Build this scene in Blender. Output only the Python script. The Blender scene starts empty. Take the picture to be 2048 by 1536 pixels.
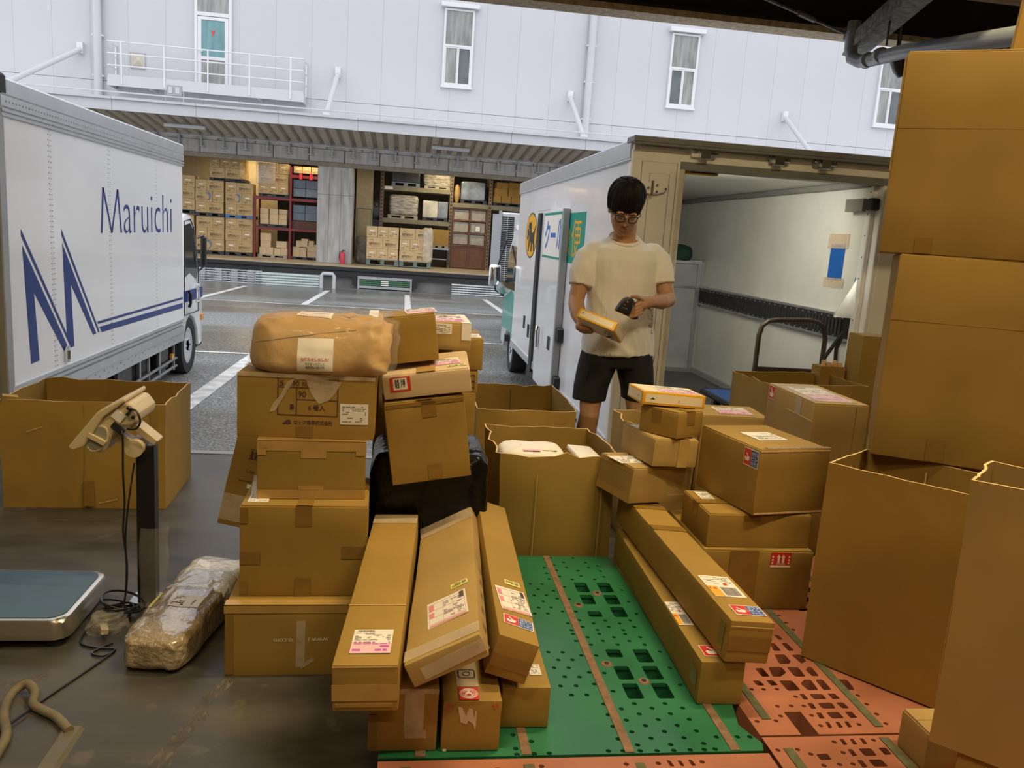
import bpy, bmesh, math, random
from mathutils import Vector, Matrix, Euler, noise

scene = bpy.context.scene
COL = scene.collection
R = math.radians

# ------------------------------------------------------------------ camera
cam_data = bpy.data.cameras.new('camera'); cam = bpy.data.objects.new('camera', cam_data); COL.objects.link(cam)
cam_data.sensor_width = 36.0; cam_data.lens = 1620.0 / 2048.0 * 36.0
cam_data.clip_start = 0.05; cam_data.clip_end = 300
def camera_matrix(loc, yaw, pitch, roll):
    f = Vector((math.sin(yaw)*math.cos(pitch), math.cos(yaw)*math.cos(pitch), math.sin(pitch)))
    r0 = Vector((math.cos(yaw), -math.sin(yaw), 0)); u0 = r0.cross(f)
    r = math.cos(roll)*r0 + math.sin(roll)*u0; u = -math.sin(roll)*r0 + math.cos(roll)*u0
    m = Matrix((r, u, -f)).transposed().to_4x4(); m.translation = loc
    return m
cam.matrix_world = camera_matrix(Vector((0, 0, 1.35)), R(8.05), R(-10.3), R(3.9))
scene.camera = cam

# ------------------------------------------------------------------ sky, exposure
scene.view_settings.view_transform = 'Standard'
try: scene.view_settings.look = 'None'
except Exception: pass
scene.view_settings.gamma = 1.0
scene.view_settings.use_curve_mapping = False
scene.view_settings.exposure = 0.1
world = bpy.data.worlds.new('overcast_sky'); scene.world = world; world.use_nodes = True
wn = world.node_tree.nodes; wl = world.node_tree.links
bg = wn['Background']; bg.inputs['Strength'].default_value = 1.65
tc = wn.new('ShaderNodeTexCoord'); mp = wn.new('ShaderNodeMapping'); mp.inputs['Scale'].default_value = (1, 1, 2.5)
nz = wn.new('ShaderNodeTexNoise'); nz.inputs['Scale'].default_value = 1.6; nz.inputs['Detail'].default_value = 3
rp = wn.new('ShaderNodeValToRGB')
rp.color_ramp.elements[0].position = .3; rp.color_ramp.elements[0].color = (.89, .91, .98, 1)
rp.color_ramp.elements[1].position = .7; rp.color_ramp.elements[1].color = (.99, .99, 1.02, 1)
wl.new(tc.outputs['Generated'], mp.inputs['Vector']); wl.new(mp.outputs['Vector'], nz.inputs['Vector'])
wl.new(nz.outputs['Fac'], rp.inputs['Fac']); wl.new(rp.outputs['Color'], bg.inputs['Color'])

# fluorescent battens of the loading dock: (x, y, z, watts)
WARM = (1.0, .78, .44)
DOCK_LAMPS = [(2.0, .9, 4.1, 76), (-1.2, .2, 4.1, 56), (.5, -2.4, 4.1, 44), (1.3, 2.5, 4.1, 84)]

# ------------------------------------------------------------------ helpers
_bars = [0]
class MB:
    """collects geometry, builds ONE mesh object; o = offset subtracted from every vertex"""
    def __init__(s, o=(0, 0, 0)): s.v = []; s.f = []; s.m = []; s.o = Vector(o)
    def add(s, vs, fs, mi=0):
        b = len(s.v); s.v += [Vector(v) - s.o for v in vs]
        s.f += [tuple(b + i for i in f) for f in fs]; s.m += [mi]*len(fs); return s
    def box(s, c, d, rot=None, mi=0):
        _bars[0] += 1; g = .00022*(_bars[0] % 7)   # a hair of difference so crossing bars never share a plane
        c = Vector(c); hx, hy, hz = d[0]/2 + g, d[1]/2 + g, d[2]/2 + g
        vs = [Vector((x, y, z)) for z in (-hz, hz) for y in (-hy, hy) for x in (-hx, hx)]
        if rot is not None:
            mt = rot if isinstance(rot, Matrix) else Euler([R(a) for a in rot]).to_matrix()
            vs = [mt @ v for v in vs]
        return s.add([c + v for v in vs], [(0, 2, 3, 1), (4, 5, 7, 6), (0, 1, 5, 4), (2, 6, 7, 3), (0, 4, 6, 2), (1, 3, 7, 5)], mi)
    def b2(s, x0, x1, y0, y1, z0, z1, mi=0):
        return s.box(((x0+x1)/2, (y0+y1)/2, (z0+z1)/2), (abs(x1-x0), abs(y1-y0), abs(z1-z0)), None, mi)
    def bar(s, p0, p1, w, h=None, mi=0):
        p0, p1 = Vector(p0), Vector(p1); d = p1 - p0; L = d.length
        q = d.to_track_quat('Y', 'Z').to_matrix()
        return s.box((p0+p1)/2, (w, L, h or w), q, mi)
    def tube(s, pts, r, n=8, mi=0, cap=True, closed=False):
        pts = [Vector(p) for p in pts]; rs = r if isinstance(r, (list, tuple)) else [r]*len(pts)
        N = len(pts); vs = []; up = None
        for i, p in enumerate(pts):
            if closed: t = pts[(i+1) % N] - pts[i-1]
            else: t = pts[min(i+1, N-1)] - pts[max(i-1, 0)]
            t = t.normalized() if t.length > 1e-9 else Vector((0, 0, 1))
            if up is None: up = Vector((0, 0, 1)) if abs(t.z) < .9 else Vector((1, 0, 0))
            a = t.cross(up)
            if a.length < 1e-6: a = t.orthogonal()
            a.normalize(); b = a.cross(t).normalized(); up = b
            vs += [p + (a*math.cos(2*math.pi*k/n) + b*math.sin(2*math.pi*k/n))*rs[i] for k in range(n)]
        fs = []
        for i in range(N if closed else N-1):
            j = (i+1) % N
            fs += [(i*n+k, i*n+(k+1) % n, j*n+(k+1) % n, j*n+k) for k in range(n)]
        if cap and not closed: fs += [tuple(range(n))[::-1], tuple((N-1)*n+k for k in range(n))]
        return s.add(vs, fs, mi)
    def cyl(s, p0, p1, r, n=16, mi=0): return s.tube([p0, p1], r, n, mi)
    def loft(s, rings, mi=0, cap=True):
        n = len(rings[0]); vs = [v for r in rings for v in r]; fs = []
        for i in range(len(rings)-1):
            fs += [(i*n+k, i*n+(k+1) % n, (i+1)*n+(k+1) % n, (i+1)*n+k) for k in range(n)]
        if cap: fs += [tuple(range(n))[::-1], tuple((len(rings)-1)*n+k for k in range(n))]
        return s.add(vs, fs, mi)
    def prism(s, poly, fn, t0, t1, mi=0):
        """2-D polygon poly mapped by fn(a, b, t) -> xyz, between t0 and t1"""
        n = len(poly); vs = [fn(a, b, t0) for a, b in poly] + [fn(a, b, t1) for a, b in poly]
        fs = [tuple(range(n))[::-1], tuple(n+i for i in range(n))] + [(i, (i+1) % n, n+(i+1) % n, n+i) for i in range(n)]
        return s.add(vs, fs, mi)
    def build(s, name, mats, parent=None, smooth=None, bevel=0, seg=1):
        me = bpy.data.meshes.new(name); me.from_pydata([tuple(v) for v in s.v], [], s.f)
        mats = mats if isinstance(mats, (list, tuple)) else [mats]
        for m in mats: me.materials.append(m)
        if len(mats) > 1: me.polygons.foreach_set('material_index', s.m)
        bm = bmesh.new(); bm.from_mesh(me)
        bmesh.ops.recalc_face_normals(bm, faces=bm.faces[:])
        if bevel:
            es = [e for e in bm.edges if len(e.link_faces) == 2 and e.calc_face_angle(0) > .5]
            bmesh.ops.bevel(bm, geom=es, offset=bevel, segments=seg, affect='EDGES', profile=.5, clamp_overlap=True)
        bm.to_mesh(me); bm.free()
        if smooth is not None:
            me.polygons.foreach_set('use_smooth', [True]*len(me.polygons))
            me.set_sharp_from_angle(angle=R(smooth))
        return link(name, me, parent)

def link(name, me, parent=None, loc=None):
    o = bpy.data.objects.new(name, me); COL.objects.link(o)
    if parent is not None: o.parent = parent
    if loc is not None: o.location = loc
    return o
def tag(o, label=None, cat=None, group=None, kind=None):
    if label: o['label'] = label
    if cat: o['category'] = cat
    if group: o['group'] = group
    if kind: o['kind'] = kind
    return o
def thing(name, label, cat, loc=(0, 0, 0), rot=(0, 0, 0), group=None):
    o = bpy.data.objects.new(name, None); COL.objects.link(o); o.empty_display_size = .05
    o.location = loc; o.rotation_euler = [R(a) for a in rot]
    return tag(o, label, cat, group)
def struct(o): o['kind'] = 'structure'; return o
def stuff(o): o['kind'] = 'stuff'; return o
def copy_tree(o, parent=None):
    c = o.copy(); COL.objects.link(c)
    if parent is not None: c.parent = parent
    for ch in list(o.children): copy_tree(ch, c)
    return c

# ------------------------------------------------------------------ materials
def S(r, g, b):
    return tuple(((c/255)/12.92 if c/255 <= .04045 else ((c/255+.055)/1.055)**2.4) for c in (r, g, b))
def mat(name, col, rough=.6, metal=0, vary=.12, vscale=6, bump=0, bscale=80, coat=0, spec=.5, trans=0, alpha=1, emit=None, estr=0, rvary=0, stretch=(1, 1, 1), col2=None):
    m = bpy.data.materials.new(name); m.use_nodes = True
    nt = m.node_tree; n = nt.nodes; l = nt.links; p = n['Principled BSDF']
    p.inputs['Roughness'].default_value = rough; p.inputs['Metallic'].default_value = metal
    p.inputs['Specular IOR Level'].default_value = spec
    p.inputs['Coat Weight'].default_value = coat
    p.inputs['Transmission Weight'].default_value = trans
    p.inputs['Alpha'].default_value = alpha
    if emit: p.inputs['Emission Color'].default_value = (*emit, 1); p.inputs['Emission Strength'].default_value = estr
    tcn = n.new('ShaderNodeTexCoord'); mpn = n.new('ShaderNodeMapping'); mpn.inputs['Scale'].default_value = stretch
    l.new(tcn.outputs['Object'], mpn.inputs['Vector'])
    if vary or col2:
        no = n.new('ShaderNodeTexNoise'); no.inputs['Scale'].default_value = vscale; no.inputs['Detail'].default_value = 5
        l.new(mpn.outputs['Vector'], no.inputs['Vector'])
        cr = n.new('ShaderNodeValToRGB')
        a = [max(0, c*(1-vary)) for c in col]; b = col2 or [min(1, c*(1+vary)) for c in col]
        cr.color_ramp.elements[0].position = .32; cr.color_ramp.elements[0].color = (*a, 1)
        cr.color_ramp.elements[1].position = .68; cr.color_ramp.elements[1].color = (*b, 1)
        l.new(no.outputs['Fac'], cr.inputs['Fac']); l.new(cr.outputs['Color'], p.inputs['Base Color'])
        if rvary:
            mr = n.new('ShaderNodeMapRange'); mr.inputs['From Min'].default_value = .35; mr.inputs['From Max'].default_value = .65
            mr.inputs['To Min'].default_value = max(.03, rough-rvary); mr.inputs['To Max'].default_value = min(1, rough+rvary)
            l.new(no.outputs['Fac'], mr.inputs['Value']); l.new(mr.outputs['Result'], p.inputs['Roughness'])
    else: p.inputs['Base Color'].default_value = (*col, 1)
    if bump:
        nb = n.new('ShaderNodeTexNoise'); nb.inputs['Scale'].default_value = bscale; nb.inputs['Detail'].default_value = 4
        l.new(mpn.outputs['Vector'], nb.inputs['Vector'])
        bp = n.new('ShaderNodeBump'); bp.inputs['Strength'].default_value = bump; bp.inputs['Distance'].default_value = .01
        l.new(nb.outputs['Fac'], bp.inputs['Height']); l.new(bp.outputs['Normal'], p.inputs['Normal'])
    return m

def cardboard(name, col):
    """kraft board: colour mottling, faint flute lines, scuffs"""
    m = mat(name, col, .72, vary=.09, vscale=4, spec=.25)
    nt = m.node_tree; n = nt.nodes; l = nt.links; p = n['Principled BSDF']
    tcn = [x for x in n if x.type == 'TEX_COORD'][0]
    w = n.new('ShaderNodeTexWave'); w.bands_direction = 'X'; w.inputs['Scale'].default_value = 45; w.inputs['Distortion'].default_value = .6
    l.new(tcn.outputs['Object'], w.inputs['Vector'])
    nb = n.new('ShaderNodeTexNoise'); nb.inputs['Scale'].default_value = 12; nb.inputs['Detail'].default_value = 6
    l.new(tcn.outputs['Object'], nb.inputs['Vector'])
    ad = n.new('ShaderNodeMath'); ad.operation = 'MULTIPLY_ADD'; ad.inputs[1].default_value = .05
    l.new(w.outputs['Fac'], ad.inputs[0]); l.new(nb.outputs['Fac'], ad.inputs[2])
    bp = n.new('ShaderNodeBump'); bp.inputs['Strength'].default_value = .16; bp.inputs['Distance'].default_value = .004
    l.new(ad.outputs[0], bp.inputs['Height']); l.new(bp.outputs['Normal'], p.inputs['Normal'])
    return m
KRAFT = (.330, .203, .046)
CB = [cardboard('kraft_board', KRAFT), cardboard('kraft_board_pale', (.405, .270, .095)), cardboard('kraft_board_olive', (.300, .192, .044)),
      cardboard('kraft_board_warm', (.340, .200, .050))]
CBPALE = cardboard('pale_carton_board', (.60, .45, .28))
M = {}
M['tape'] = mat('brown_tape', (.25, .142, .032), .22, vary=.06, vscale=20, spec=.5)
M['tape_tan'] = mat('tan_paper_tape', (.45, .275, .085), .35, vary=.08, vscale=14)  # paper tape, tan in its own colour
M['tape_clear'] = mat('clear_tape', (.75, .62, .45), .15, vary=.1, vscale=25, alpha=.38)
M['edge'] = mat('raw_board_edge', (.72, .50, .24), .8, vary=.15, vscale=60)
M['paper'] = mat('white_label_paper', (.82, .78, .72), .5, vary=.03)
M['paper_yellow'] = mat('yellow_label_paper', (.80, .74, .22), .5, vary=.03)
M['ink'] = mat('black_ink', (.03, .025, .025), .6, vary=0)
M['ink_grey'] = mat('grey_ink', (.25, .23, .22), .6, vary=0)
M['ink_pink'] = mat('pink_ink', (.72, .26, .30), .6, vary=0)
M['ink_magenta'] = mat('magenta_ink', (.55, .10, .42), .6, vary=0)
M['ink_red'] = mat('red_ink', (.58, .03, .02), .5, vary=0)
M['ink_brown'] = mat('dark_purple_brown_ink', (.09, .035, .04), .6, vary=0)
M['ink_orange'] = mat('orange_ink', (.80, .38, .03), .6, vary=0)
M['pink_wash'] = mat('pale_pink_print', (.80, .52, .60), .55, vary=.04)
M['sticker_red'] = mat('red_sticker', (.62, .035, .025), .4, vary=.03)
M['sticker_blue'] = mat('blue_sticker', (.02, .09, .36), .4, vary=.03)
M['white'] = mat('white_paint', (.80, .80, .80), .45, vary=.02)
M['black'] = mat('black_plastic', (.015, .015, .016), .35, vary=0)
M['black_rub'] = mat('black_rubber', (.02, .02, .021), .75, vary=.2, vscale=30)
M['steel'] = mat('galvanised_steel', (.45, .47, .48), .38, .8, vary=.15, vscale=12)
M['dark_steel'] = mat('dark_painted_steel', (.03, .028, .026), .55, vary=.2)
M['grey_metal'] = mat('grey_painted_metal', (.34, .35, .36), .5, vary=.06)
M['chrome'] = mat('chrome', (.75, .76, .78), .12, 1.0, vary=0)
M['glass_dark'] = mat('dark_vehicle_glass', (.03, .04, .045), .06, vary=0, spec=.8)
M['yellow_paint'] = mat('yellow_paint', (.62, .36, .02), .5, vary=.25, vscale=9)

# ------------------------------------------------------------------ decals and lettering
def frames(w, d, h):
    V = Vector
    return {'front': (V((0, -d/2, h/2)), V((1, 0, 0)), V((0, 0, 1)), V((0, -1, 0))),
            'back': (V((0, d/2, h/2)), V((-1, 0, 0)), V((0, 0, 1)), V((0, 1, 0))),
            'left': (V((-w/2, 0, h/2)), V((0, -1, 0)), V((0, 0, 1)), V((-1, 0, 0))),
            'right': (V((w/2, 0, h/2)), V((0, 1, 0)), V((0, 0, 1)), V((1, 0, 0))),
            'top': (V((0, 0, h)), V((1, 0, 0)), V((0, 1, 0)), V((0, 0, 1)))}
def turned(fr, cu, cv, ang=0):
    o, u, v, n = fr; c, s = math.cos(R(ang)), math.sin(R(ang))
    return (o + u*cu + v*cv, u*c + v*s, -u*s + v*c, n)
def patch(mb, fr, x0, x1, y0, y1, off=.0012, th=.0005, mi=0):
    o, u, v, n = fr
    vs = [o + u*x + v*y + n*t for t in (off, off+th) for x, y in ((x0, y0), (x1, y0), (x1, y1), (x0, y1))]
    return mb.add(vs, [(3, 2, 1, 0), (4, 5, 6, 7), (0, 1, 5, 4), (1, 2, 6, 5), (2, 3, 7, 6), (3, 0, 4, 7)], mi)
def poly_patch(mb, fr, poly, off=.0012, th=.0005, mi=0):
    o, u, v, n = fr
    return mb.prism(poly, lambda a, b, t: o + u*a + v*b + n*t, off, off+th, mi)
def decal(parent, fr, cu, cv, w, h, m, name='tape', ang=0, off=.0018, th=.0006, label=None):
    mb = MB(); patch(mb, turned(fr, cu, cv, ang), -w/2, w/2, -h/2, h/2, off, th)
    o = mb.build(name, m, parent)
    if label: o['label'] = label
    return o
_txt = {}
def text_mesh(s, bold=0.0):
    k = (s, bold)
    if k not in _txt:
        c = bpy.data.curves.new('lettering', 'FONT'); c.body = s; c.size = 1; c.align_x = 'CENTER'; c.align_y = 'CENTER'
        c.resolution_u = 3; c.offset = bold; c.fill_mode = 'FRONT'
        o = bpy.data.objects.new('lettering', c); COL.objects.link(o)
        bpy.context.view_layer.update()
        me = bpy.data.meshes.new_from_object(o.evaluated_get(bpy.context.evaluated_depsgraph_get()))
        bpy.data.objects.remove(o); _txt[k] = me
    return _txt[k]
def text(parent, fr, cu, cv, s, width, height, m, name='lettering', ang=0, off=.0026, bold=0.0, label=None):
    """s fitted into width x height (either may be None) on frame fr"""
    src = text_mesh(s, bold); xs = [v.co.x for v in src.vertices]; ys = [v.co.y for v in src.vertices]
    if not xs: return None
    w0, h0 = max(xs)-min(xs), max(ys)-min(ys); cx, cy = (max(xs)+min(xs))/2, (max(ys)+min(ys))/2
    sx = width/w0 if width else height/h0; sy = height/h0 if height else sx
    o, u, v, n = turned(fr, cu, cv, ang)
    me = src.copy(); me.name = name
    for q in me.vertices: q.co = o + u*((q.co.x-cx)*sx) + v*((q.co.y-cy)*sy) + n*off
    me.materials.clear(); me.materials.append(m)
    ob = link(name, me, parent)
    if label: ob['label'] = label
    return ob
def print_lines(mb, fr, x0, x1, y0, y1, rows, rnd, mi=0, fill=.7, off=.0026, hh=.5):
    dy = (y1-y0)/rows
    for i in range(rows):
        y = y1 - (i+.5)*dy; x = x0
        while x < x1:
            L = rnd.uniform(.06, .26)*(x1-x0)
            if rnd.random() < fill: patch(mb, fr, x, min(x1, x+L), y-dy*hh/2, y+dy*hh/2, off, .0002, mi)
            x += L + .035*(x1-x0)
def barcode(mb, fr, x0, x1, y0, y1, rnd, mi=0, off=.0026):
    x = x0
    while x < x1:
        w = rnd.choice((.006, .011, .017))*(x1-x0)*1.6
        patch(mb, fr, x, min(x1, x+w), y0, y1, off, .0002, mi); x += w + rnd.choice((.008, .014))*(x1-x0)*1.6
def ship_label(parent, fr, cu, cv, w, h, style='white', ang=0, seed=1, label=None):
    """printed address label: part 'shipping_label', its print a sub-part"""
    rnd = random.Random(seed); f = turned(fr, cu, cv, ang)
    mb = MB(); patch(mb, f, -w/2, w/2, -h/2, h/2, .0018, .0005)
    base = mb.build('shipping_label', M['paper_yellow'] if style == 'yellow' else M['paper'], parent)
    if label: base['label'] = label
    p = MB()
    if style == 'white':
        barcode(p, f, -.45*w, -.05*w, .32*h, .43*h, rnd)
        print_lines(p, f, -.45*w, .45*w, -.05*h, .28*h, 7, rnd, 1, .6)
        print_lines(p, f, -.45*w, .2*w, -.42*h, -.1*h, 5, rnd, 0, .5)
    elif style == 'pink':
        for y in (.40, .12, -.16, -.40): patch(p, f, -.46*w, .46*w, y*h, y*h+.012*h, .0025, .0002, 2)
        for x in (-.46, -.1, .15, .45): patch(p, f, x*w, x*w+.008*w, -.40*h, .41*h, .0025, .0002, 2)
        patch(p, f, -.45*w, -.33*w, .14*h, .38*h, .0025, .0002, 2); patch(p, f, -.45*w, -.33*w, -.14*h, .05*h, .0025, .0002, 2)
        patch(p, f, -.46*w, .46*w, -.485*h, -.43*h, .0025, .0002, 2)
        print_lines(p, f, -.08*w, .42*w, -.36*h, .34*h, 10, rnd, 1, .5)
        barcode(p, f, .34*w, .45*w, .2*h, .46*h, rnd)
    elif style == 'magenta':
        patch(p, f, -.5*w, .5*w, -.5*h, -.08*h, .0024, .0002, 4)
        barcode(p, f, -.40*w, .02*w, .40*h, .46*h, rnd)
        print_lines(p, f, -.45*w, .45*w, .02*h, .36*h, 8, rnd, 1, .45)
        print_lines(p, f, -.45*w, .45*w, -.16*h, -.02*h, 2, rnd, 3, .8)
        patch(p, f, .22*w, .44*w, -.27*h, -.19*h, .0027, .0002, 3)
        print_lines(p, f, -.45*w, .45*w, -.44*h, -.32*h, 1, rnd, 3, .85, hh=.7)
    elif style == 'orange':
        patch(p, f, -.5*w, -.16*w, -.48*h, -.02*h, .0024, .0002, 5)
        print_lines(p, f, -.45*w, .45*w, .06*h, .44*h, 9, rnd, 1, .45)
        print_lines(p, f, -.46*w, -.2*w, -.2*h, -.06*h, 1, rnd, 6, .8, off=.0028)
        barcode(p, f, -.1*w, .4*w, -.44*h, -.06*h, rnd, 1)
        patch(p, f, .1*w, .22*w, .04*h, .14*h, .0027, .0002, 6)
    elif style == 'yellow':
        print_lines(p, f, -.42*w, .1*w, -.35*h, .35*h, 3, rnd, 0, .8)
        patch(p, f, .16*w, .4*w, -.25*h, .3*h, .0026, .0002, 1)
    elif style == 'plain':
        print_lines(p, f, -.42*w, .42*w, -.4*h, .4*h, 9, rnd, 1, .42)
    q = p.build('print', [M['ink'], M['ink_grey'], M['ink_pink'], M['ink_magenta'], M['pink_wash'], M['ink_orange'], M['ink_red']], base)
    return base
def fragile(parent, fr, cu, cv, w, h, ang=0, both=True, flip=False):
    """red half with a white glass-in-hand pictogram, blue half with lettering"""
    f = turned(fr, cu, cv, ang)
    mb = MB(); patch(mb, f, -w/2, w/2, -h/2, h/2, .0018, .0004)
    base = mb.build('fragile_sticker', M['paper'], parent); base['label'] = 'red and blue fragile sticker' if both else 'red fragile sticker'
    xr = 0 if both else w/2*.94
    p = MB(); patch(p, f, -w/2*.94, xr, -h/2*.9, h/2*.9, .0024, .0002, 0)
    if both: patch(p, f, .01*w, w/2*.94, -h/2*.9, h/2*.9, .0024, .0002, 1)
    p.build('print', [M['sticker_red'], M['sticker_blue']], base)
    g = MB(); cx = (-w/2*.94 + xr)/2; s = min(h, xr + w/2*.94)
    o, u, v, n = f
    poly_patch(g, f, [(cx-.30*s, -.34*s), (cx+.16*s, -.36*s), (cx+.34*s, -.16*s), (cx+.30*s, .02*s), (cx+.08*s, .02*s), (cx-.12*s, -.08*s), (cx-.26*s, .04*s), (cx-.36*s, -.08*s)], .0028, .0002)
    poly_patch(g, f, [(cx+.02*s, .02*s), (cx-.22*s, .30*s), (cx-.15*s, .36*s), (cx+.10*s, .10*s), (cx+.16*s, .02*s)], .0028, .0002)
    g.build('pictogram', M['paper'], base)
    if both:
        for i, t in enumerate(('ガラス', 'ビン', 'セトモノ')):
            tt = text(base, f, w*.25, h*(.27-.27*i), t, w*.40, h*.22, M['paper'], off=.0029, bold=.012)
    return base

# ------------------------------------------------------------------ cartons
def carton_mesh(w, d, h, seed=0, cuts=3, bulge=.0012, dent=.0016, bev=.004):
    bm = bmesh.new(); bmesh.ops.create_cube(bm, size=1)
    for v in bm.verts: v.co = Vector((v.co.x*w, v.co.y*d, (v.co.z+.5)*h))
    edges0 = bm.edges[:]
    bmesh.ops.subdivide_edges(bm, edges=bm.edges[:], cuts=cuts, use_grid_fill=True)
    sv = Vector((seed*1.7, seed*.9, seed*2.3))
    for v in bm.verts:
        p = v.co.copy(); a = [2*p.x/w, 2*p.y/d, 2*p.z/h-1]
        nrm = noise.noise_vector(p*5 + sv)
        v.co += nrm*dent
        mx = max(range(3), key=lambda i: abs(a[i])); r = [1-a[i]*a[i] for i in range(3) if i != mx]
        k = bulge*max(0, r[0])*max(0, r[1])
        v.co[mx] += k*(1 if a[mx] > 0 else -1)
    es = [e for e in bm.edges if len(e.link_faces) == 2 and e.calc_face_angle(0) > 1.0]
    bmesh.ops.bevel(bm, geom=es, offset=bev, segments=2, affect='EDGES', profile=.6, clamp_overlap=True)
    bmesh.ops.recalc_face_normals(bm, faces=bm.faces[:])
    me = bpy.data.meshes.new('cardboard_box'); bm.to_mesh(me); bm.free()
    me.polygons.foreach_set('use_smooth', [True]*len(me.polygons)); me.set_sharp_from_angle(angle=R(32))
    return me
def carton(label, pos, dim, rot=(0, 0, 0), m=None, seed=1, name='cardboard_box', flaps='top', group=None, cat='box', dent=.0016, along='x'):
    w, d, h = dim; fl = .0035 if flaps else 0
    me = carton_mesh(w, d, h-fl, seed, dent=dent); me.materials.append(m or CB[0])
    o = link(name, me); o.location = pos; o.rotation_euler = [R(a) for a in rot]; tag(o, label, cat, group)
    if flaps:
        e = .004
        for s in (-1, 1):
            mb = MB()
            if along == 'x': mb.b2(-w/2+e, w/2-e, (.0015 if s > 0 else -d/2+e), (d/2-e if s > 0 else -.0015), h-fl-.0005, h)
            else: mb.b2((.0015 if s > 0 else -w/2+e), (w/2-e if s > 0 else -.0015), -d/2+e, d/2-e, h-fl-.0005, h)
            mb.build('flap', m or CB[0], o, bevel=.0012)
    return o, frames(w, d, h)
def seam_tape(o, dim, along='x', tw=.05, drop=.06, m=None, ends=('front', 'back', 'left', 'right')):
    w, d, h = dim; m = m or M['tape']; F = frames(w, d, h)
    if along == 'x':
        decal(o, F['top'], 0, 0, w+.004, tw, m); dd = ('left', 'right')
    else:
        decal(o, F['top'], 0, 0, tw, d+.004, m); dd = ('front', 'back')
    for k in dd:
        if k in ends: decal(o, F[k], 0, h/2-drop/2, tw, drop, m)
def open_carton(label, pos, rot, w, d, h, m, seed=1, name='open_carton', flare=0.0, wave=.012, t=.006, wall=None, bulge=.012, base=True, corner=.03):
    rnd = random.Random(seed); N = 9
    out = []
    for (x0, y0, x1, y1) in ((-1, -1, 1, -1), (1, -1, 1, 1), (1, 1, -1, 1), (-1, 1, -1, -1)):
        for i in range(N): a = i/N; out.append((x0+(x1-x0)*a, y0+(y1-y0)*a))
    Z = [0, .15, .4, .7, .9, 1.0]; rings_o, rings_i = [], []
    sv = Vector((seed*3.1, seed, 0))
    for z in Z:
        ro, ri = [], []
        for k, (a, b) in enumerate(out):
            mx = max(abs(a), abs(b)); nx, ny = (a if abs(a) >= .999 else 0, b if abs(b) >= .999 else 0)
            bl = bulge*math.sin(math.pi*min(1, z*.9+.05))*(1-min(abs(a), abs(b))**2) + flare*z*z
            n1 = noise.noise(Vector((a*2.2, b*2.2, z*1.5))+sv)*wave*z
            hz = h*z + (noise.noise(Vector((a*3, b*3, 7))+sv)*wave*.8 if z == 1.0 else 0)
            X = a*w/2 + nx*(bl+n1); Y = b*d/2 + ny*(bl+n1)
            ro.append(Vector((X, Y, hz))); ri.append(Vector((X-nx*t, Y-ny*t, max(hz, t) if z > 0 else t)))
        rings_o.append(ro); rings_i.append(ri)
    mb = MB(); n = len(out)
    vs = [v for r in rings_o for v in r] + [v for r in rings_i for v in r]; L = len(Z); off = L*n; fs = []; mi = []
    for i in range(L-1):
        for k in range(n):
            k2 = (k+1) % n
            fs.append((i*n+k, i*n+k2, (i+1)*n+k2, (i+1)*n+k)); mi.append(0)
            fs.append((off+i*n+k2, off+i*n+k, off+(i+1)*n+k, off+(i+1)*n+k2)); mi.append(0)
    T = (L-1)*n
    for k in range(n): fs.append((T+k, T+(k+1) % n, off+T+(k+1) % n, off+T+k)); mi.append(1)
    fs.append(tuple(range(n))[::-1]); mi.append(0); fs.append(tuple(off+k for k in range(n))); mi.append(0)
    me = bpy.data.meshes.new(name); me.from_pydata([tuple(v) for v in vs], [], fs)
    me.materials.append(m); me.materials.append(M['edge']); me.polygons.foreach_set('material_index', mi)
    me.polygons.foreach_set('use_smooth', [True]*len(fs)); me.set_sharp_from_angle(angle=R(35))
    o = link(name, me); o.location = pos; o.rotation_euler = [R(a) for a in rot]; tag(o, label, 'box')
    return o, frames(w, d, h)
def blob_mesh(w, d, h, e=.35, amp=.008, nscale=14, seed=0, nu=64, nv=36, ridge=False):
    """rounded, wrinkled parcel (base at z 0)"""
    vs, fs = [], []; sv = Vector((seed*2.1, seed*.7, seed*1.3))
    sg = lambda a, k: math.copysign(abs(a)**k, a)
    for j in range(nv+1):
        ph = -math.pi/2 + math.pi*j/nv
        for i in range(nu):
            th = 2*math.pi*i/nu
            p = Vector((w/2*sg(math.cos(ph), e)*sg(math.cos(th), e), d/2*sg(math.cos(ph), e)*sg(math.sin(th), e), h/2*sg(math.sin(ph), e)))
            q = noise.noise(p*nscale+sv); q2 = noise.noise(p*nscale*2.7+sv*2)
            if ridge: q = (1-abs(q)*2); q2 = (1-abs(q2)*2)
            nrm = p.normalized(); p += nrm*(q*amp + q2*amp*.45)
            vs.append(p + Vector((0, 0, h/2)))
    for j in range(nv):
        for i in range(nu): fs.append((j*nu+i, j*nu+(i+1) % nu, (j+1)*nu+(i+1) % nu, (j+1)*nu+i))
    me = bpy.data.meshes.new('parcel'); me.from_pydata([tuple(v) for v in vs], [], fs)
    bm = bmesh.new(); bm.from_mesh(me); bmesh.ops.remove_doubles(bm, verts=bm.verts[:], dist=.0004)
    bmesh.ops.recalc_face_normals(bm, faces=bm.faces[:]); bm.to_mesh(me); bm.free()
    me.polygons.foreach_set('use_smooth', [True]*len(me.polygons))
    return me
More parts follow.
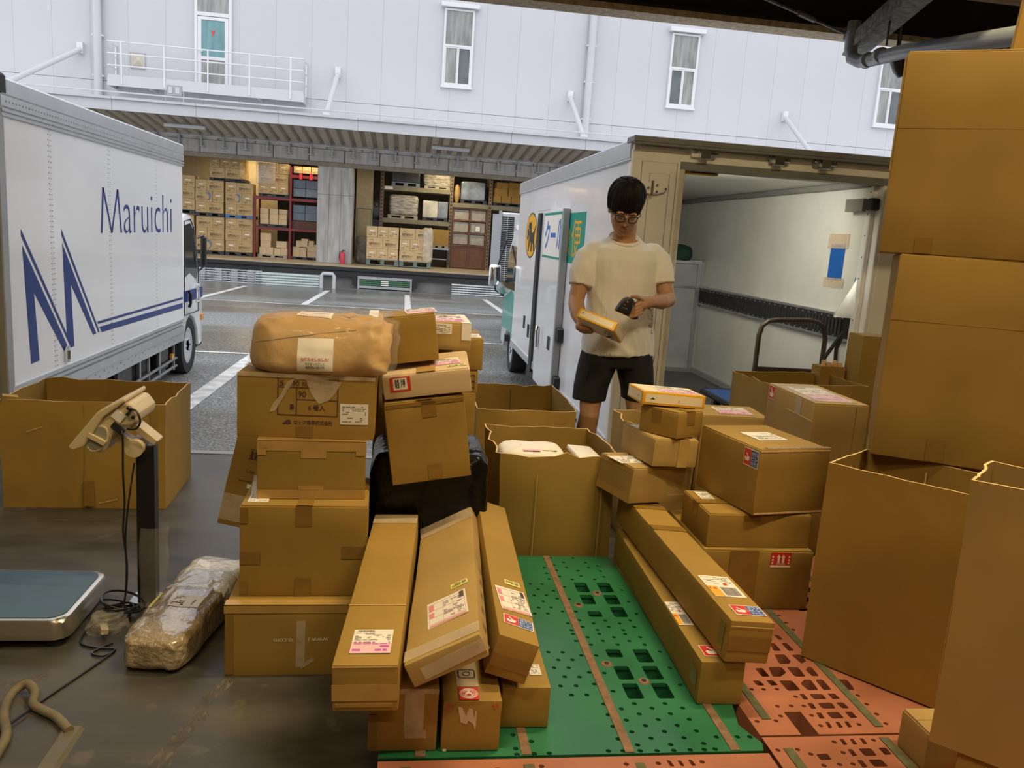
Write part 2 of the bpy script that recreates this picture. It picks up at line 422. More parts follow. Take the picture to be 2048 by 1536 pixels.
def plate(name, outline, holes, z0, z1, mats, parent, bevel=0):
    """flat plate with holes (2-D curve fill), between z0 and z1"""
    c = bpy.data.curves.new(name, 'CURVE'); c.dimensions = '2D'; c.fill_mode = 'BOTH'; c.extrude = (z1-z0)/2
    for pl in [outline]+holes:
        sp = c.splines.new('POLY'); sp.points.add(len(pl)-1); sp.use_cyclic_u = True
        for q, (x, y) in zip(sp.points, pl): q.co = (x, y, 0, 1)
    o = bpy.data.objects.new(name, c); COL.objects.link(o); bpy.context.view_layer.update()
    me = bpy.data.meshes.new_from_object(o.evaluated_get(bpy.context.evaluated_depsgraph_get())); bpy.data.objects.remove(o)
    for v in me.vertices: v.co.z += (z0+z1)/2
    me.materials.clear(); me.materials.append(mats)
    return link(name, me, parent)
def smooth_path(pts, k=6, closed=False):
    """Catmull-Rom through pts"""
    P = [Vector(p) for p in pts]; n = len(P); out = []
    for i in range(n if closed else n-1):
        g = (lambda j: P[j % n]) if closed else (lambda j: P[max(0, min(n-1, j))])
        a, b, c, d = g(i-1), g(i), g(i+1), g(i+2)
        for q in range(k):
            t = q/k; out.append(.5*((2*b) + (c-a)*t + (2*a-5*b+4*c-d)*t*t + (3*b-a-3*c+d)*t**3))
    if not closed: out.append(P[-1])
    return out
from mathutils.bvhtree import BVHTree
def drape(parent, fr, cu, cv, w, h, m, name, ang=0, off=.001, nx=14, ny=14, reach=.06):
    """a sheet laid on the uneven mesh of parent; returns it with its frame"""
    me = parent.data; bv = BVHTree.FromPolygons([v.co for v in me.vertices], [p.vertices[:] for p in me.polygons])
    o, u, v, n = turned(fr, cu, cv, ang); vs = []
    def fall(x, y, lift):
        p = o + u*x + v*y; hit = bv.ray_cast(p + n*reach, -n, reach*2)
        return (hit[0] if hit[0] is not None else p) + n*lift
    for lift in (off, off+.0007):
        for j in range(ny+1):
            for i in range(nx+1): vs.append(fall(-w/2+w*i/nx, -h/2+h*j/ny, lift))
    N = (nx+1)*(ny+1); fs = []
    for j in range(ny):
        for i in range(nx):
            a = j*(nx+1)+i; fs.append((N+a, N+a+1, N+a+nx+2, N+a+nx+1)); fs.append((a+nx+1, a+nx+2, a+1, a))
    mb = MB(); mb.add(vs, fs); ob = mb.build(name, m, parent, smooth=60)
    return ob, fall
def lay(ob, fall_parent, fr, lift, cu=0, cv=0, ang=0, reach=.06):
    """drops the vertices of a flat print child onto the mesh of fall_parent"""
    me = fall_parent.data; bv = BVHTree.FromPolygons([v.co for v in me.vertices], [p.vertices[:] for p in me.polygons]); n = fr[3]
    for q in ob.data.vertices:
        hit = bv.ray_cast(q.co + n*reach, -n, reach*2)
        if hit[0] is not None: q.co = hit[0] + n*lift
ORD = ['first', 'second', 'third', 'fourth', 'fifth', 'sixth', 'seventh', 'eighth', 'ninth', 'tenth']
# ------------------------------------------------------------------ lamps of the loading dock (battens under the roof; scale and inner ones are added unseen fill)
M['tube_on'] = mat('lit_fluorescent_tube', (1, .9, .7), .4, vary=0, emit=WARM, estr=6)
for i, (x, y, z, wt) in enumerate(DOCK_LAMPS):
    t = thing('fluorescent_batten', ['white ceiling batten nearest the eave, over the right hand cartons', 'added unseen fill batten over the platform scale', 'added unseen fill batten deep inside the dock', 'white ceiling batten just behind the roof upstand'][i], 'lamp', (x, y, z), group='ceiling battens')
    MB().b2(-.62, .62, -.06, .06, .02, .098).build('housing', M['white'], t, bevel=.008)
    for s in (-1, 1):
        MB().cyl((-.6, s*.03, .002), (.6, s*.03, .002), .013, 10).build('tube', M['tube_on'], t)
    ld = bpy.data.lights.new('batten_light', 'AREA'); ld.shape = 'RECTANGLE'; ld.size = 1.2; ld.size_y = .1; ld.energy = wt; ld.color = WARM
    lo = bpy.data.objects.new('batten_light', ld); COL.objects.link(lo); lo.parent = t; lo.location = (0, 0, -.02)

# ------------------------------------------------------------------ floor, yard, dock shell
def asphalt_material():
    m = bpy.data.materials.new('wet_asphalt'); m.use_nodes = True; nt = m.node_tree; n = nt.nodes; l = nt.links; p = n['Principled BSDF']
    g = n.new('ShaderNodeNewGeometry')
    n1 = n.new('ShaderNodeTexNoise'); n1.inputs['Scale'].default_value = 45; n1.inputs['Detail'].default_value = 3
    n2 = n.new('ShaderNodeTexNoise'); n2.inputs['Scale'].default_value = .35; n2.inputs['Detail'].default_value = 5
    mp = n.new('ShaderNodeMapping'); mp.inputs['Scale'].default_value = (.5, 1.3, 1)
    l.new(g.outputs['Position'], n1.inputs['Vector']); l.new(g.outputs['Position'], mp.inputs['Vector']); l.new(mp.outputs['Vector'], n2.inputs['Vector'])
    c1 = n.new('ShaderNodeValToRGB'); c1.color_ramp.elements[0].position = .42; c1.color_ramp.elements[0].color = (.095, .10, .10, 1)
    c1.color_ramp.elements[1].position = .72; c1.color_ramp.elements[1].color = (.42, .44, .44, 1)
    l.new(n1.outputs['Fac'], c1.inputs['Fac'])
    c2 = n.new('ShaderNodeValToRGB'); c2.color_ramp.elements[0].position = .38; c2.color_ramp.elements[0].color = (.72, .70, .66, 1)
    c2.color_ramp.elements[1].position = .62; c2.color_ramp.elements[1].color = (1.1, 1.1, 1.1, 1)
    l.new(n2.outputs['Fac'], c2.inputs['Fac'])
    mx = n.new('ShaderNodeMix'); mx.data_type = 'RGBA'; mx.blend_type = 'MULTIPLY'; mx.inputs[0].default_value = 1
    l.new(c1.outputs['Color'], mx.inputs[6]); l.new(c2.outputs['Color'], mx.inputs[7]); l.new(mx.outputs[2], p.inputs['Base Color'])
    mr = n.new('ShaderNodeMapRange'); mr.inputs['From Min'].default_value = .4; mr.inputs['From Max'].default_value = .6
    mr.inputs['To Min'].default_value = .22; mr.inputs['To Max'].default_value = .55
    l.new(n2.outputs['Fac'], mr.inputs['Value']); l.new(mr.outputs['Result'], p.inputs['Roughness'])
    bp = n.new('ShaderNodeBump'); bp.inputs['Strength'].default_value = .35; bp.inputs['Distance'].default_value = .01
    l.new(n1.outputs['Fac'], bp.inputs['Height']); l.new(bp.outputs['Normal'], p.inputs['Normal'])
    return m
def concrete_floor():
    m = bpy.data.materials.new('worn_dock_concrete'); m.use_nodes = True; nt = m.node_tree; n = nt.nodes; l = nt.links; p = n['Principled BSDF']
    g = n.new('ShaderNodeNewGeometry')
    mp = n.new('ShaderNodeMapping'); mp.inputs['Scale'].default_value = (.9, 2.6, 1)
    n1 = n.new('ShaderNodeTexNoise'); n1.inputs['Scale'].default_value = 1.7; n1.inputs['Detail'].default_value = 8; n1.inputs['Roughness'].default_value = .62
    l.new(g.outputs['Position'], mp.inputs['Vector']); l.new(mp.outputs['Vector'], n1.inputs['Vector'])
    c1 = n.new('ShaderNodeValToRGB'); e = c1.color_ramp.elements
    e[0].position = .3; e[0].color = (.032, .029, .024, 1); e[1].position = .72; e[1].color = (.115, .104, .083, 1)
    x = e.new(.5); x.color = (.068, .062, .051, 1)
    l.new(n1.outputs['Fac'], c1.inputs['Fac'])
    n2 = n.new('ShaderNodeTexNoise'); n2.inputs['Scale'].default_value = 9; n2.inputs['Detail'].default_value = 6
    l.new(g.outputs['Position'], n2.inputs['Vector'])
    c2 = n.new('ShaderNodeValToRGB'); c2.color_ramp.elements[0].position = .62; c2.color_ramp.elements[0].color = (0, 0, 0, 1); c2.color_ramp.elements[1].position = .74; c2.color_ramp.elements[1].color = (1, 1, 1, 1)
    l.new(n2.outputs['Fac'], c2.inputs['Fac'])
    mx = n.new('ShaderNodeMix'); mx.data_type = 'RGBA'; mx.inputs[7].default_value = (.13, .112, .08, 1)
    l.new(c2.outputs['Color'], mx.inputs[0]); l.new(c1.outputs['Color'], mx.inputs[6]); l.new(mx.outputs[2], p.inputs['Base Color'])
    mr = n.new('ShaderNodeMapRange'); mr.inputs['From Min'].default_value = .3; mr.inputs['From Max'].default_value = .7; mr.inputs['To Min'].default_value = .36; mr.inputs['To Max'].default_value = .62
    l.new(n1.outputs['Fac'], mr.inputs['Value']); l.new(mr.outputs['Result'], p.inputs['Roughness'])
    bp = n.new('ShaderNodeBump'); bp.inputs['Strength'].default_value = .25; bp.inputs['Distance'].default_value = .01
    l.new(n2.outputs['Fac'], bp.inputs['Height']); l.new(bp.outputs['Normal'], p.inputs['Normal'])
    return m
def AZ(y): return -.17 - .0196*y            # the yard falls gently towards the far dock
M['asphalt'] = asphalt_material(); M['floor'] = concrete_floor()
M['line'] = mat('worn_white_road_paint', (.62, .62, .60), .55, vary=.30, vscale=7)
M['seal'] = mat('worn_floor_filler', (.125, .108, .08), .7, vary=.4, vscale=10, bump=.3)
_m = M['seal']; _m.node_tree.nodes['Principled BSDF'].inputs['Alpha'].default_value = 1
_n = _m.node_tree.nodes.new('ShaderNodeTexNoise'); _n.inputs['Scale'].default_value = 16; _n.inputs['Detail'].default_value = 6
_r = _m.node_tree.nodes.new('ShaderNodeValToRGB'); _r.color_ramp.elements[0].position = .42; _r.color_ramp.elements[1].position = .62
_m.node_tree.links.new(_n.outputs['Fac'], _r.inputs['Fac']); _m.node_tree.links.new(_r.outputs['Color'], _m.node_tree.nodes['Principled BSDF'].inputs['Alpha'])
M['concrete'] = mat('grey_board_marked_concrete', (.40, .388, .365), .8, vary=.22, vscale=2.2, stretch=(3, 1, .5), bump=.2, bscale=12)
M['dark_concrete'] = mat('stained_concrete', (.13, .125, .12), .75, vary=.3, vscale=1.5, stretch=(1, 1, 2))
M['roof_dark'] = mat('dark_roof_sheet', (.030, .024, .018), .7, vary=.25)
M['wall_in'] = mat('dock_inner_wall', (.32, .26, .18), .8, vary=.1)

fl = MB().b2(-6, 7, -5, 4.74, -.9, 0).build('floor', M['floor']); struct(fl)
MB().b2(-6, 7, 4.70, 4.752, -.05, .004).build('edge_angle', M['grey_metal'], fl)
e = MB()
rnd = random.Random(5)
def worn_strip(x0, y0, x1, y1, w, n=14):
    mb = MB(); L = []; Rr = []
    d = Vector((x1-x0, y1-y0)); q = Vector((-d.y, d.x)).normalized()
    for i in range(n+1):
        p = Vector((x0, y0)) + d*i/n
        L.append(p + q*w*(.5+rnd.uniform(-.3, .3))); Rr.append(p - q*w*(.5+rnd.uniform(-.3, .3)))
    for i in range(n):
        mb.add([(L[i].x, L[i].y, .0012), (L[i+1].x, L[i+1].y, .0012), (Rr[i+1].x, Rr[i+1].y, .0012), (Rr[i].x, Rr[i].y, .0012)], [(0, 1, 2, 3)])
    return mb
worn_strip(-.58, 1.75, -.47, 2.30, .045).build('filled_crack', M['seal'], fl)
worn_strip(-1.9, 3.55, -1.05, 3.62, .03).build('filled_crack', M['seal'], fl)
worn_strip(-1.3, 2.15, -.98, 2.32, .03).build('filled_crack', M['seal'], fl)

yard = MB()
yard.add([(-30, 4.75, AZ(4.75)), (40, 4.75, AZ(4.75)), (40, 40, AZ(40)), (-30, 40, AZ(40))], [(0, 1, 2, 3)])
yo = yard.build('ground', M['asphalt']); struct(yo)
def road_line(x0, y0, x1, y1, w):
    d = Vector((x1-x0, y1-y0)).normalized(); q = Vector((-d.y, d.x))*w/2
    P = [(x0+q.x, y0+q.y), (x1+q.x, y1+q.y), (x1-q.x, y1-q.y), (x0-q.x, y0-q.y)]
    mb = MB(); mb.add([(x, y, AZ(y)+.004) for x, y in P], [(3, 2, 1, 0)])
    o = mb.build('parking_line', M['line'], yo); return o
road_line(-1.86, 5.2, -1.86, 10.85, .17)
road_line(-3.9, 10.80, -1.78, 10.80, .10)
road_line(-9, 19.5, 3.6, 19.5, .12)
for x in (-4.75, -2.30, .13, 2.55): road_line(x, 19.5, x, 25.6, .16)
road_line(1.0, 13.35, 4, 13.35, .10)

# shell of our own dock
struct(MB().b2(-6.2, 7.2, -5.2, -5, 0, 4.3).build('wall_back', M['wall_in']))
struct(MB().b2(-6.2, -6, -5, 4.74, 0, 4.3).build('wall_left', M['wall_in']))
struct(MB().b2(7, 7.2, -5, 4.74, 0, 4.3).build('wall_right', M['wall_in']))
M['eave_face'] = mat('rough_plaster_lip', (.50, .42, .30), .85, vary=.3, vscale=30, bump=.4)
M['speckle'] = mat('galvanised_spangle_steel', (.20, .20, .175), .55, .3, vary=.55, vscale=38)
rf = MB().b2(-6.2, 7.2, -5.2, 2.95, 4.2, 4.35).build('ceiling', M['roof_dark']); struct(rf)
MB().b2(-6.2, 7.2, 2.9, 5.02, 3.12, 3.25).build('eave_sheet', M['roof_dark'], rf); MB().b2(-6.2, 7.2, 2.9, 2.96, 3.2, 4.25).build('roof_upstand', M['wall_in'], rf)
MB().b2(-6.2, 7.2, 4.94, 4.98, 2.70, 3.12).build('eave_beam', M['dark_steel'], rf)
MB().b2(-6.2, 7.2, 4.84, 5.0, 2.665, 2.70).build('eave_lip', M['eave_face'], rf)
for y in (4.45, 3.7):
    mb = MB(); mb.b2(-6.2, 7.2, y-.04, y+.04, 3.03, 3.045); mb.b2(-6.2, 7.2, y-.008, y+.008, 3.03, 3.12); mb.build('purlin', M['dark_steel'], rf)
MB().b2(1.9, 6.5, 3.28, 3.42, 2.47, 2.68).build('timber_beam', mat('weathered_timber', (.30, .19, .07), .8, vary=.4, vscale=9, stretch=(.4, 3, 3)), rf)
mb = MB(); mb.bar((2.62, 4.86, 2.56), (2.49, 3.86, 2.70), .125, .012); mb.bar((2.565, 4.86, 2.60), (2.435, 3.86, 2.74), .012, .09)
mb.build('diagonal_brace', M['speckle'], rf)
mb = MB(); mb.tube([(2.56, 4.84, 2.665), (2.19, 4.62, 2.675), (1.80, 4.39, 2.685)], .008, 8); mb.tube([(2.25, 4.655, 2.673), (2.11, 4.572, 2.678)], .015, 8)
mb.b2(2.53, 2.70, 4.80, 4.83, 2.63, 2.70); mb.build('tie_rod', M['speckle'], rf)
M['pvc'] = mat('grey_pvc', (.24, .27, .31), .35, vary=.05)
dp = thing('drain_pipe', 'grey plastic drain pipe with an elbow hanging under the eave', 'pipe', (2.58, 4.7, 2.48))
o3 = (2.58, 4.7, 2.48); mb = MB(o3)
mb.tube([(2.55, 4.76, 2.72), (2.55, 4.76, 2.56), (2.555, 4.745, 2.515), (2.58, 4.70, 2.49), (2.60, 4.62, 2.482), (2.50, 4.12, 2.42), (2.325, 3.2, 2.265), (2.2, 2.4, 2.14)], .037, 16); mb.build('pipe', M['pvc'], dp, smooth=50)
mb = MB(o3); mb.tube([(2.585, 4.61, 2.482), (2.595, 4.66, 2.484)], .042, 16); mb.build('coupling', M['pvc'], dp, smooth=50)
mb = MB(o3); mb.tube([(2.545, 4.41, 2.464), (2.552, 4.45, 2.467)], .042, 16); mb.build('coupling', M['pvc'], dp, smooth=50)
mb = MB(o3); mb.cyl((2.53, 4.35, 2.50), (2.53, 4.35, 2.68), .006, 8); mb.build('hanger', M['dark_steel'], dp)
sc = thing('security_camera', 'small black security camera hanging under the eave pipe', 'camera', (2.815, 4.66, 2.56))
mb = MB(); mb.tube([(-.03, 0, 0), (-.03, 0, -.02), (0, -.01, -.10), (.015, -.015, -.14)], [.035, .05, .045, .028], 14); mb.build('housing', M['black'], sc, smooth=40)
mb = MB(); mb.cyl((.006, -.05, -.09), (.008, -.062, -.092), .017, 12); mb.build('lens', M['glass_dark'], sc)
MB().cyl((-.03, 0, 0), (-.03, 0, .47), .012, 8).build('bracket', M['black'], sc)
yp = thing('bumper_post', 'yellow painted steel post at the dock edge behind the open carton', 'post', (-2.31, 4.62, 0))
MB().b2(-.09, .09, -.09, .09, 0, .86).build('post', M['yellow_paint'], yp, bevel=.01)
MB().b2(-.14, .14, -.11, .11, 0, .012).build('foot_plate', M['yellow_paint'], yp)

# ------------------------------------------------------------------ white building across the yard
M['clad'] = mat('pale_cladding', (.505, .512, .54), .5, vary=.03, vscale=.4)
M['clad_frame'] = mat('white_window_frame', (.66, .66, .68), .4, vary=0)
M['curtain'] = mat('pale_curtain_behind_glass', (.24, .25, .235), .25, vary=.35, vscale=2.5, stretch=(3, 1, .4))
M['glass_grey'] = mat('reflecting_window_glass', (.10, .115, .12), .08, vary=.3, vscale=1.2)
M['deck_under'] = mat('canopy_deck_underside', (.50, .48, .43), .6, vary=.1)
bw = MB().b2(-19, 29, 29.56, 30.1, 3.9, 13).build('wall_front', mat('cladding_joint', (.44, .45, .49), .7, vary=0)); struct(bw)
x = -18.6; k = 0
pm = {}
while x < 28:
    for (z0, z1) in ((3.95, 5.475), (5.49, 12.9)):
        key = (z0, z1)
        if key not in pm:
            pm[key] = MB().b2(.0025, 1.1675, 29.5, 29.56, z0, z1).build('cladding_panel', M['clad'], bw, bevel=.003); pm[key].location = (x, 0, 0)
        else:
            c = pm[key].copy(); COL.objects.link(c); c.location = (x, 0, 0)
    x += 1.17; k += 1
def window(n, x0, x1, z0, z1, zm, blind=False):
    w = struct(thing('window_%d' % n, None, None, ((x0+x1)/2, 29.5, z0))); o = ((x0+x1)/2, 29.5, z0)
    f = .07; mb = MB(o)
    for a in ((x0, x0+f, z0, z1), (x1-f, x1, z0, z1), (x0, x1, z0, z0+f), (x0, x1, z1-f, z1), (x0, x1, zm-f/2, zm+f/2)): mb.b2(a[0], a[1], 29.40, 29.52, a[2], a[3])
    mb.build('window_frame', M['clad_frame'], w, bevel=.008)
    MB(o).b2(x0+f, x1-f, 29.455, 29.47, zm+f/2, z1-f).build('pane', M['curtain'], w)
    xm = (x0+x1)/2
    for i, (a, b) in enumerate(((x0+f, xm), (xm, x1-f))):
        mb = MB(o); g = .04
        for q in ((a, a+g, zm-f/2, z0+f), (b-g, b, zm-f/2, z0+f), (a, b, z0+f, z0+f+g), (a, b, zm-f/2-g, zm-f/2)): mb.b2(q[0], q[1], 29.42-.015*i, 29.45-.015*i, min(q[2:]), max(q[2:]))
        mb.build('sash', M['clad_frame'], w)
        MB(o).b2(a+g, b-g, 29.445, 29.455, z0+f+g, zm-f/2-g).build('pane', M['curtain'] if (i+n) % 2 else M['glass_grey'], w)
    MB(o).b2(x0-.12, x1+.14, 29.25, 29.52, z1+.02, z1+.16).build('window_hood', M['clad_frame'], w)
    MB(o).b2(x0-.03, x1+.03, 29.36, 29.52, z0-.06, z0).build('window_sill', M['clad_frame'], w)
window(1, 1.0, 2.03, 6.30, 8.82, 7.62); window(2, 9.03, 10.06, 6.30, 8.80, 7.62); window(3, 17.02, 18.05, 6.30, 8.80, 7.62)
dw = struct(thing('door_1', None, None, (-6.56, 29.5, 5.46))); o = (-6.56, 29.5, 5.46)
mb = MB(o)
for a in ((-7.15, -7.06, 5.46, 9.2), (-6.06, -5.97, 5.46, 9.2), (-7.15, -5.97, 7.78, 7.9)): mb.b2(a[0], a[1], 29.40, 29.52, a[2], a[3])
mb.build('door_frame', M['clad_frame'], dw, bevel=.008)
mb = MB(o)
for a in ((-7.05, -6.93, 5.48, 7.76), (-6.19, -6.07, 5.48, 7.76), (-7.05, -6.07, 7.66, 7.76), (-7.05, -6.07, 6.42, 6.52), (-7.05, -6.07, 5.48, 5.58)): mb.b2(a[0], a[1], 29.40, 29.46, a[2], a[3])
mb.build('door_leaf', M['clad_frame'], dw, bevel=.008)
MB(o).b2(-6.93, -6.19, 29.43, 29.45, 6.52, 7.66).build('pane', mat('teal_curtained_glass', (.13, .27, .29), .3, vary=.2, vscale=2, stretch=(3, 1, .5)), dw)
MB(o).b2(-6.93, -6.19, 29.43, 29.45, 5.58, 6.42).build('pane', M['curtain'], dw)
MB(o).b2(-7.06, -6.06, 29.44, 29.46, 7.9, 9.2).build('transom_pane', M['curtain'], dw)
MB(o).prism([(-6.62, 7.34), (-6.50, 7.34), (-6.56, 7.15)], lambda a, b, t: (a, t, b), 29.42, 29.43).build('red_triangle', M['sticker_red'], dw)
mb = MB(o); mb.bar((-7.0, 29.36, 6.66), (-6.87, 29.36, 6.66), .03); mb.build('door_handle', M['steel'], dw)

bal = thing('balcony', 'white steel balcony with three rail bars under the teal curtained door', 'balcony', (-6.57, 29.5, 5.25)); o = (-6.57, 29.5, 5.25)
mb = MB(o); mb.b2(-9.62, -3.54, 28.68, 29.5, 5.38, 5.42); mb.b2(-9.62, -3.54, 28.66, 28.70, 5.24, 5.58); mb.b2(-9.64, -9.60, 28.66, 29.5, 5.24, 5.50); mb.b2(-3.56, -3.52, 28.66, 29.5, 5.24, 5.50); mb.build('platform', M['clad'], bal)
for xx in (-9.2, -7.9, -6.55, -5.25, -3.95): MB(o).b2(xx-.02, xx+.02, 28.63, 28.67, 5.3, 6.58).build('rail_post', M['clad_frame'], bal)
for zz in (5.86, 6.22, 6.58):
    mb = MB(o); mb.tube([(-9.62, 29.48, zz), (-9.62, 28.65, zz), (-3.54, 28.65, zz), (-3.54, 29.48, zz)], .022, 8); mb.build('rail_bar', M['clad_frame'], bal)
for xx in (-9.62, -3.54): MB(o).b2(xx-.02, xx+.02, 29.40, 29.46, 5.3, 6.58).build('rail_post', M['clad_frame'], bal)
for xx in (-8.4, -5.0): MB(o).b2(xx-.04, xx+.04, 28.75, 29.5, 5.24, 5.38).build('bracket', M['clad_frame'], bal)
vb = thing('vent_box', 'small square beige vent box on the white wall behind the balcony rail', 'vent', (-8.95, 29.5, 6.19))
MB().b2(-.24, .24, -.03, 0, -.25, .25).build('box_frame', M['grey_metal'], vb)
MB().add([(-.21, -.03, -.22), (.21, -.03, -.22), (.21, -.03, .22), (-.21, -.03, .22), (.03, -.09, .02)], [(0, 1, 4), (1, 2, 4), (2, 3, 4), (3, 0, 4)]).build('louvre', mat('beige_vent_cover', (.50, .46, .38), .35, vary=.1), vb)
for i, (xx, lb) in enumerate(((-10.14, 'white downpipe on the pale wall left of the balcony'), (6.14, 'white downpipe on the pale wall right of the middle window'))):
    t = thing('downpipe', lb, 'pipe', (xx, 29.32, 4.65))
    MB().cyl((0, 0, 0), (0, 0, 6.5), .13, 14).build('pipe', M['clad'], t, smooth=40)
    for zz in (.95, 2.2, 3.4, 4.8): MB().b2(-.17, .17, -.02, .148, zz-.025, zz+.025).build('pipe_clip', M['clad_frame'], t)
STR = [((-10.70, 29.45, 6.45), (-12.0, 26.9, 4.75), 'left end, beyond the left truck'), ((-2.50, 29.45, 6.42), (-2.6, 26.9, 4.72), 'between the balcony and the left window'),
       ((5.53, 29.45, 6.36), (5.6, 26.9, 4.68), 'beside the right downpipe'), ((13.55, 29.45, 6.36), (13.6, 26.9, 4.68), 'above the right truck, beside the right window')]
for a, b, lb in STR:
    t = thing('canopy_strut', 'slanting white canopy strut, ' + lb, 'strut', a); mb = MB(a)
    mb.tube([(a[0], a[1]-.1, a[2]-.1), b], .085, 12); mb.build('tube', M['clad'], t, smooth=40)
    mb = MB(a); mb.b2(a[0]-.09, a[0]+.09, 29.35, 29.5, a[2]-.2, a[2]+.14); mb.build('wall_plate', M['clad_frame'], t)
    mb = MB(a); mb.b2(b[0]-.10, b[0]+.10, b[1]-.12, b[1]+.12, b[2]-.14, b[2]+.06); mb.build('foot_plate', M['clad_frame'], t)
fl2 = thing('flood_light', 'small pale twin floodlight on the canopy edge below the balcony', 'lamp', (-7.15, 27.0, 4.75))
MB().b2(-.22, .22, -.06, .06, .12, .42).build('lamp_head', M['grey_metal'], fl2, bevel=.01)
for s in (-1, 1): MB().b2(s*.1-.06, s*.1+.06, -.075, -.06, .18, .36).build('lens', M['clad'], fl2)
mb = MB(); mb.tube([(-.26, 0, -.12), (-.26, 0, .25)], .02, 6); mb.tube([(.26, 0, -.12), (.26, 0, .25)], .02, 6); mb.build('bracket', M['grey_metal'], fl2)

# canopy
cn = struct(thing('canopy', None, None, (0, 29.5, 4.25))); o = (0, 29.5, 4.25)
x = -16.0; k = 0; first = None
while x < 22:
    mb = MB(o); mb.b2(x+.005, x+2.395, 26.5, 26.56, 4.25, 4.60); mb.b2(x+.005, x+2.395, 26.42, 26.5, 4.56, 4.63); fo = mb.build('fascia_panel', M['clad'], cn); x += 2.4
MB(o).b2(-16, 22, 26.5, 29.5, 4.60, 4.64).build('roof_deck', M['clad_frame'], cn)
mb = MB(o); mb.tube([(-16, 26.75, 4.80), (22, 26.75, 4.80)], .022, 8); mb.build('conduit', M['clad'], cn)
rib = None; x = -16.0; k = 0
while x < 21.6:
    if rib is None:
        mb = MB(); W = .36
        prof = [(0, 0), (.05, .14), (.13, .14), (.18, 0), (.36, 0)]
        for (a, b), (c, d) in zip(prof[:-1], prof[1:]):
            mb.add([(a, -3.0, b), (c, -3.0, d), (c, 0, d-.28), (a, 0, b-.28)], [(0, 1, 2, 3)])
            mb.add([(a, -3.0, b+.01), (c, -3.0, d+.01), (c, 0, d-.27), (a, 0, b-.27)], [(3, 2, 1, 0)])
        rib = mb.build('deck_rib', M['deck_under'], cn); rib.location = (x, 0, .02)
    else:
        c = rib.copy(); COL.objects.link(c); c.location = (x, 0, .02)
    x += .36; k += 1
for i, (xa, ya, lb) in enumerate(((-7.0, 27.6, 'white batten lamp under the far canopy, above the nori cartons'), (1.36, 27.8, 'white batten lamp under the far canopy, above the brown rack'))):
    t = thing('canopy_lamp', lb, 'lamp', (xa, ya, 4.05)); MB().b2(-.62, .62, -.07, .07, -.05, .05).build('housing', M['clad'], t, bevel=.01)
    for s in (-.5, .5): MB().cyl((s, 0, .04), (s, 0, .22), .012, 6).build('drop_rod', M['grey_metal'], t)

# block band and openings of the far dock
bb = MB().b2(-17, 22, 29.62, 29.9, 3.42, 3.95).build('wall_band', M['dark_concrete']); struct(bb)
for r_, (z0, hb) in enumerate(((3.45, .415), (3.875, .13))):
    x = -16.6 + .6*r_; first = None
    while x < 21:
        if first is None: first = MB().b2(.012, 1.19, 29.5, 29.64, z0, z0+hb).build('concrete_block', M['concrete'], bb, bevel=.01); first.location = (x, 0, 0)
        else: c = first.copy(); COL.objects.link(c); c.location = (x, 0, 0)
        x += 1.2
x = -16.3
first = None
while x < 21:
    if first is None:
        mb = MB(); mb.b2(-.03, .03, 29.38, 29.5, 3.66, 3.98); mb.b2(-.10, .10, 29.36, 29.5, 3.62, 3.66); first = mb.build('deck_bracket', M['grey_metal'], bb); first.location = (x, 0, 0)
    else: c = first.copy(); COL.objects.link(c); c.location = (x, 0, 0)
    x += .72
MB().b2(-17, 22, 29.45, 29.62, 3.30, 3.44).build('lintel', mat('brown_grey_lintel', (.22, .19, .14), .7, vary=.15), bb)
co = MB().b2(-3.09, -1.88, 29.5, 30.3, 0, 3.32).build('column_1', M['concrete'], bevel=.012); struct(co)
for i, xx in enumerate((-2.69, -2.29)):
    MB().b2(xx-.004, xx+.004, 29.494, 29.5, .1, 3.2).build('formwork_joint', M['dark_concrete'], co)
MB().b2(-3.08, -1.89, 29.494, 29.5, 2.35, 2.36).build('formwork_joint', M['dark_concrete'], co)
struct(MB().b2(-12.6, -11.4, 29.5, 30.3, 0, 3.32).build('column_2', M['concrete'])); struct(MB().b2(6.2, 7.4, 29.5, 30.3, 0, 3.32).build('column_3', M['concrete']))
M['dock_floor'] = mat('tan_dock_floor', (.42, .33, .20), .45, vary=.12, vscale=1)
M['inner_tan'] = mat('tan_inner_wall', (.36, .29, .17), .8, vary=.08)
ds = MB().b2(-19, 24, 27.86, 37, -.35, 0).build('floor_far', M['dock_floor']); struct(ds)
df = MB().b2(-19, 24, 27.95, 28.3, -1.0, -.3).build('wall_dock_face', mat('stained_dock_face', (.20, .195, .185), .7, vary=.35, vscale=1.2, stretch=(1, 1, .4))); struct(df)
MB().b2(-19, 24, 27.80, 27.9, -.03, .02).build('edge_strip', M['dock_floor'], ds)
mb = MB(); mb.b2(-19, 24, 27.74, 27.86, -.14, -.03); mb.b2(-19, 24, 27.76, 27.86, -.34, -.19); mb.b2(-19, 24, 27.80, 27.86, -.2, -.13); mb.build('rubber_fender', M['black_rub'], ds)
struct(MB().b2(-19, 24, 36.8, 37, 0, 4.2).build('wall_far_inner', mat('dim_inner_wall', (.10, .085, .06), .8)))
struct(MB().b2(-19, 24, 30, 37, 3.95, 4.1).build('ceiling_far', M['inner_tan']))
struct(MB().b2(-19, -18.8, 28, 37, 0, 4.2).build('wall_far_left', M['inner_tan'])); struct(MB().b2(24, 24.2, 28, 37, 0, 4.2).build('wall_far_right', M['inner_tan']))
struct(MB().b2(-8.6, -4.9, 32.6, 32.75, 0, 3.95).build('wall_partition', M['inner_tan']))
struct(MB().b2(-1.85, -1.25, 31.0, 31.1, 0, 3.95).build('wall_stub', M['inner_tan']))
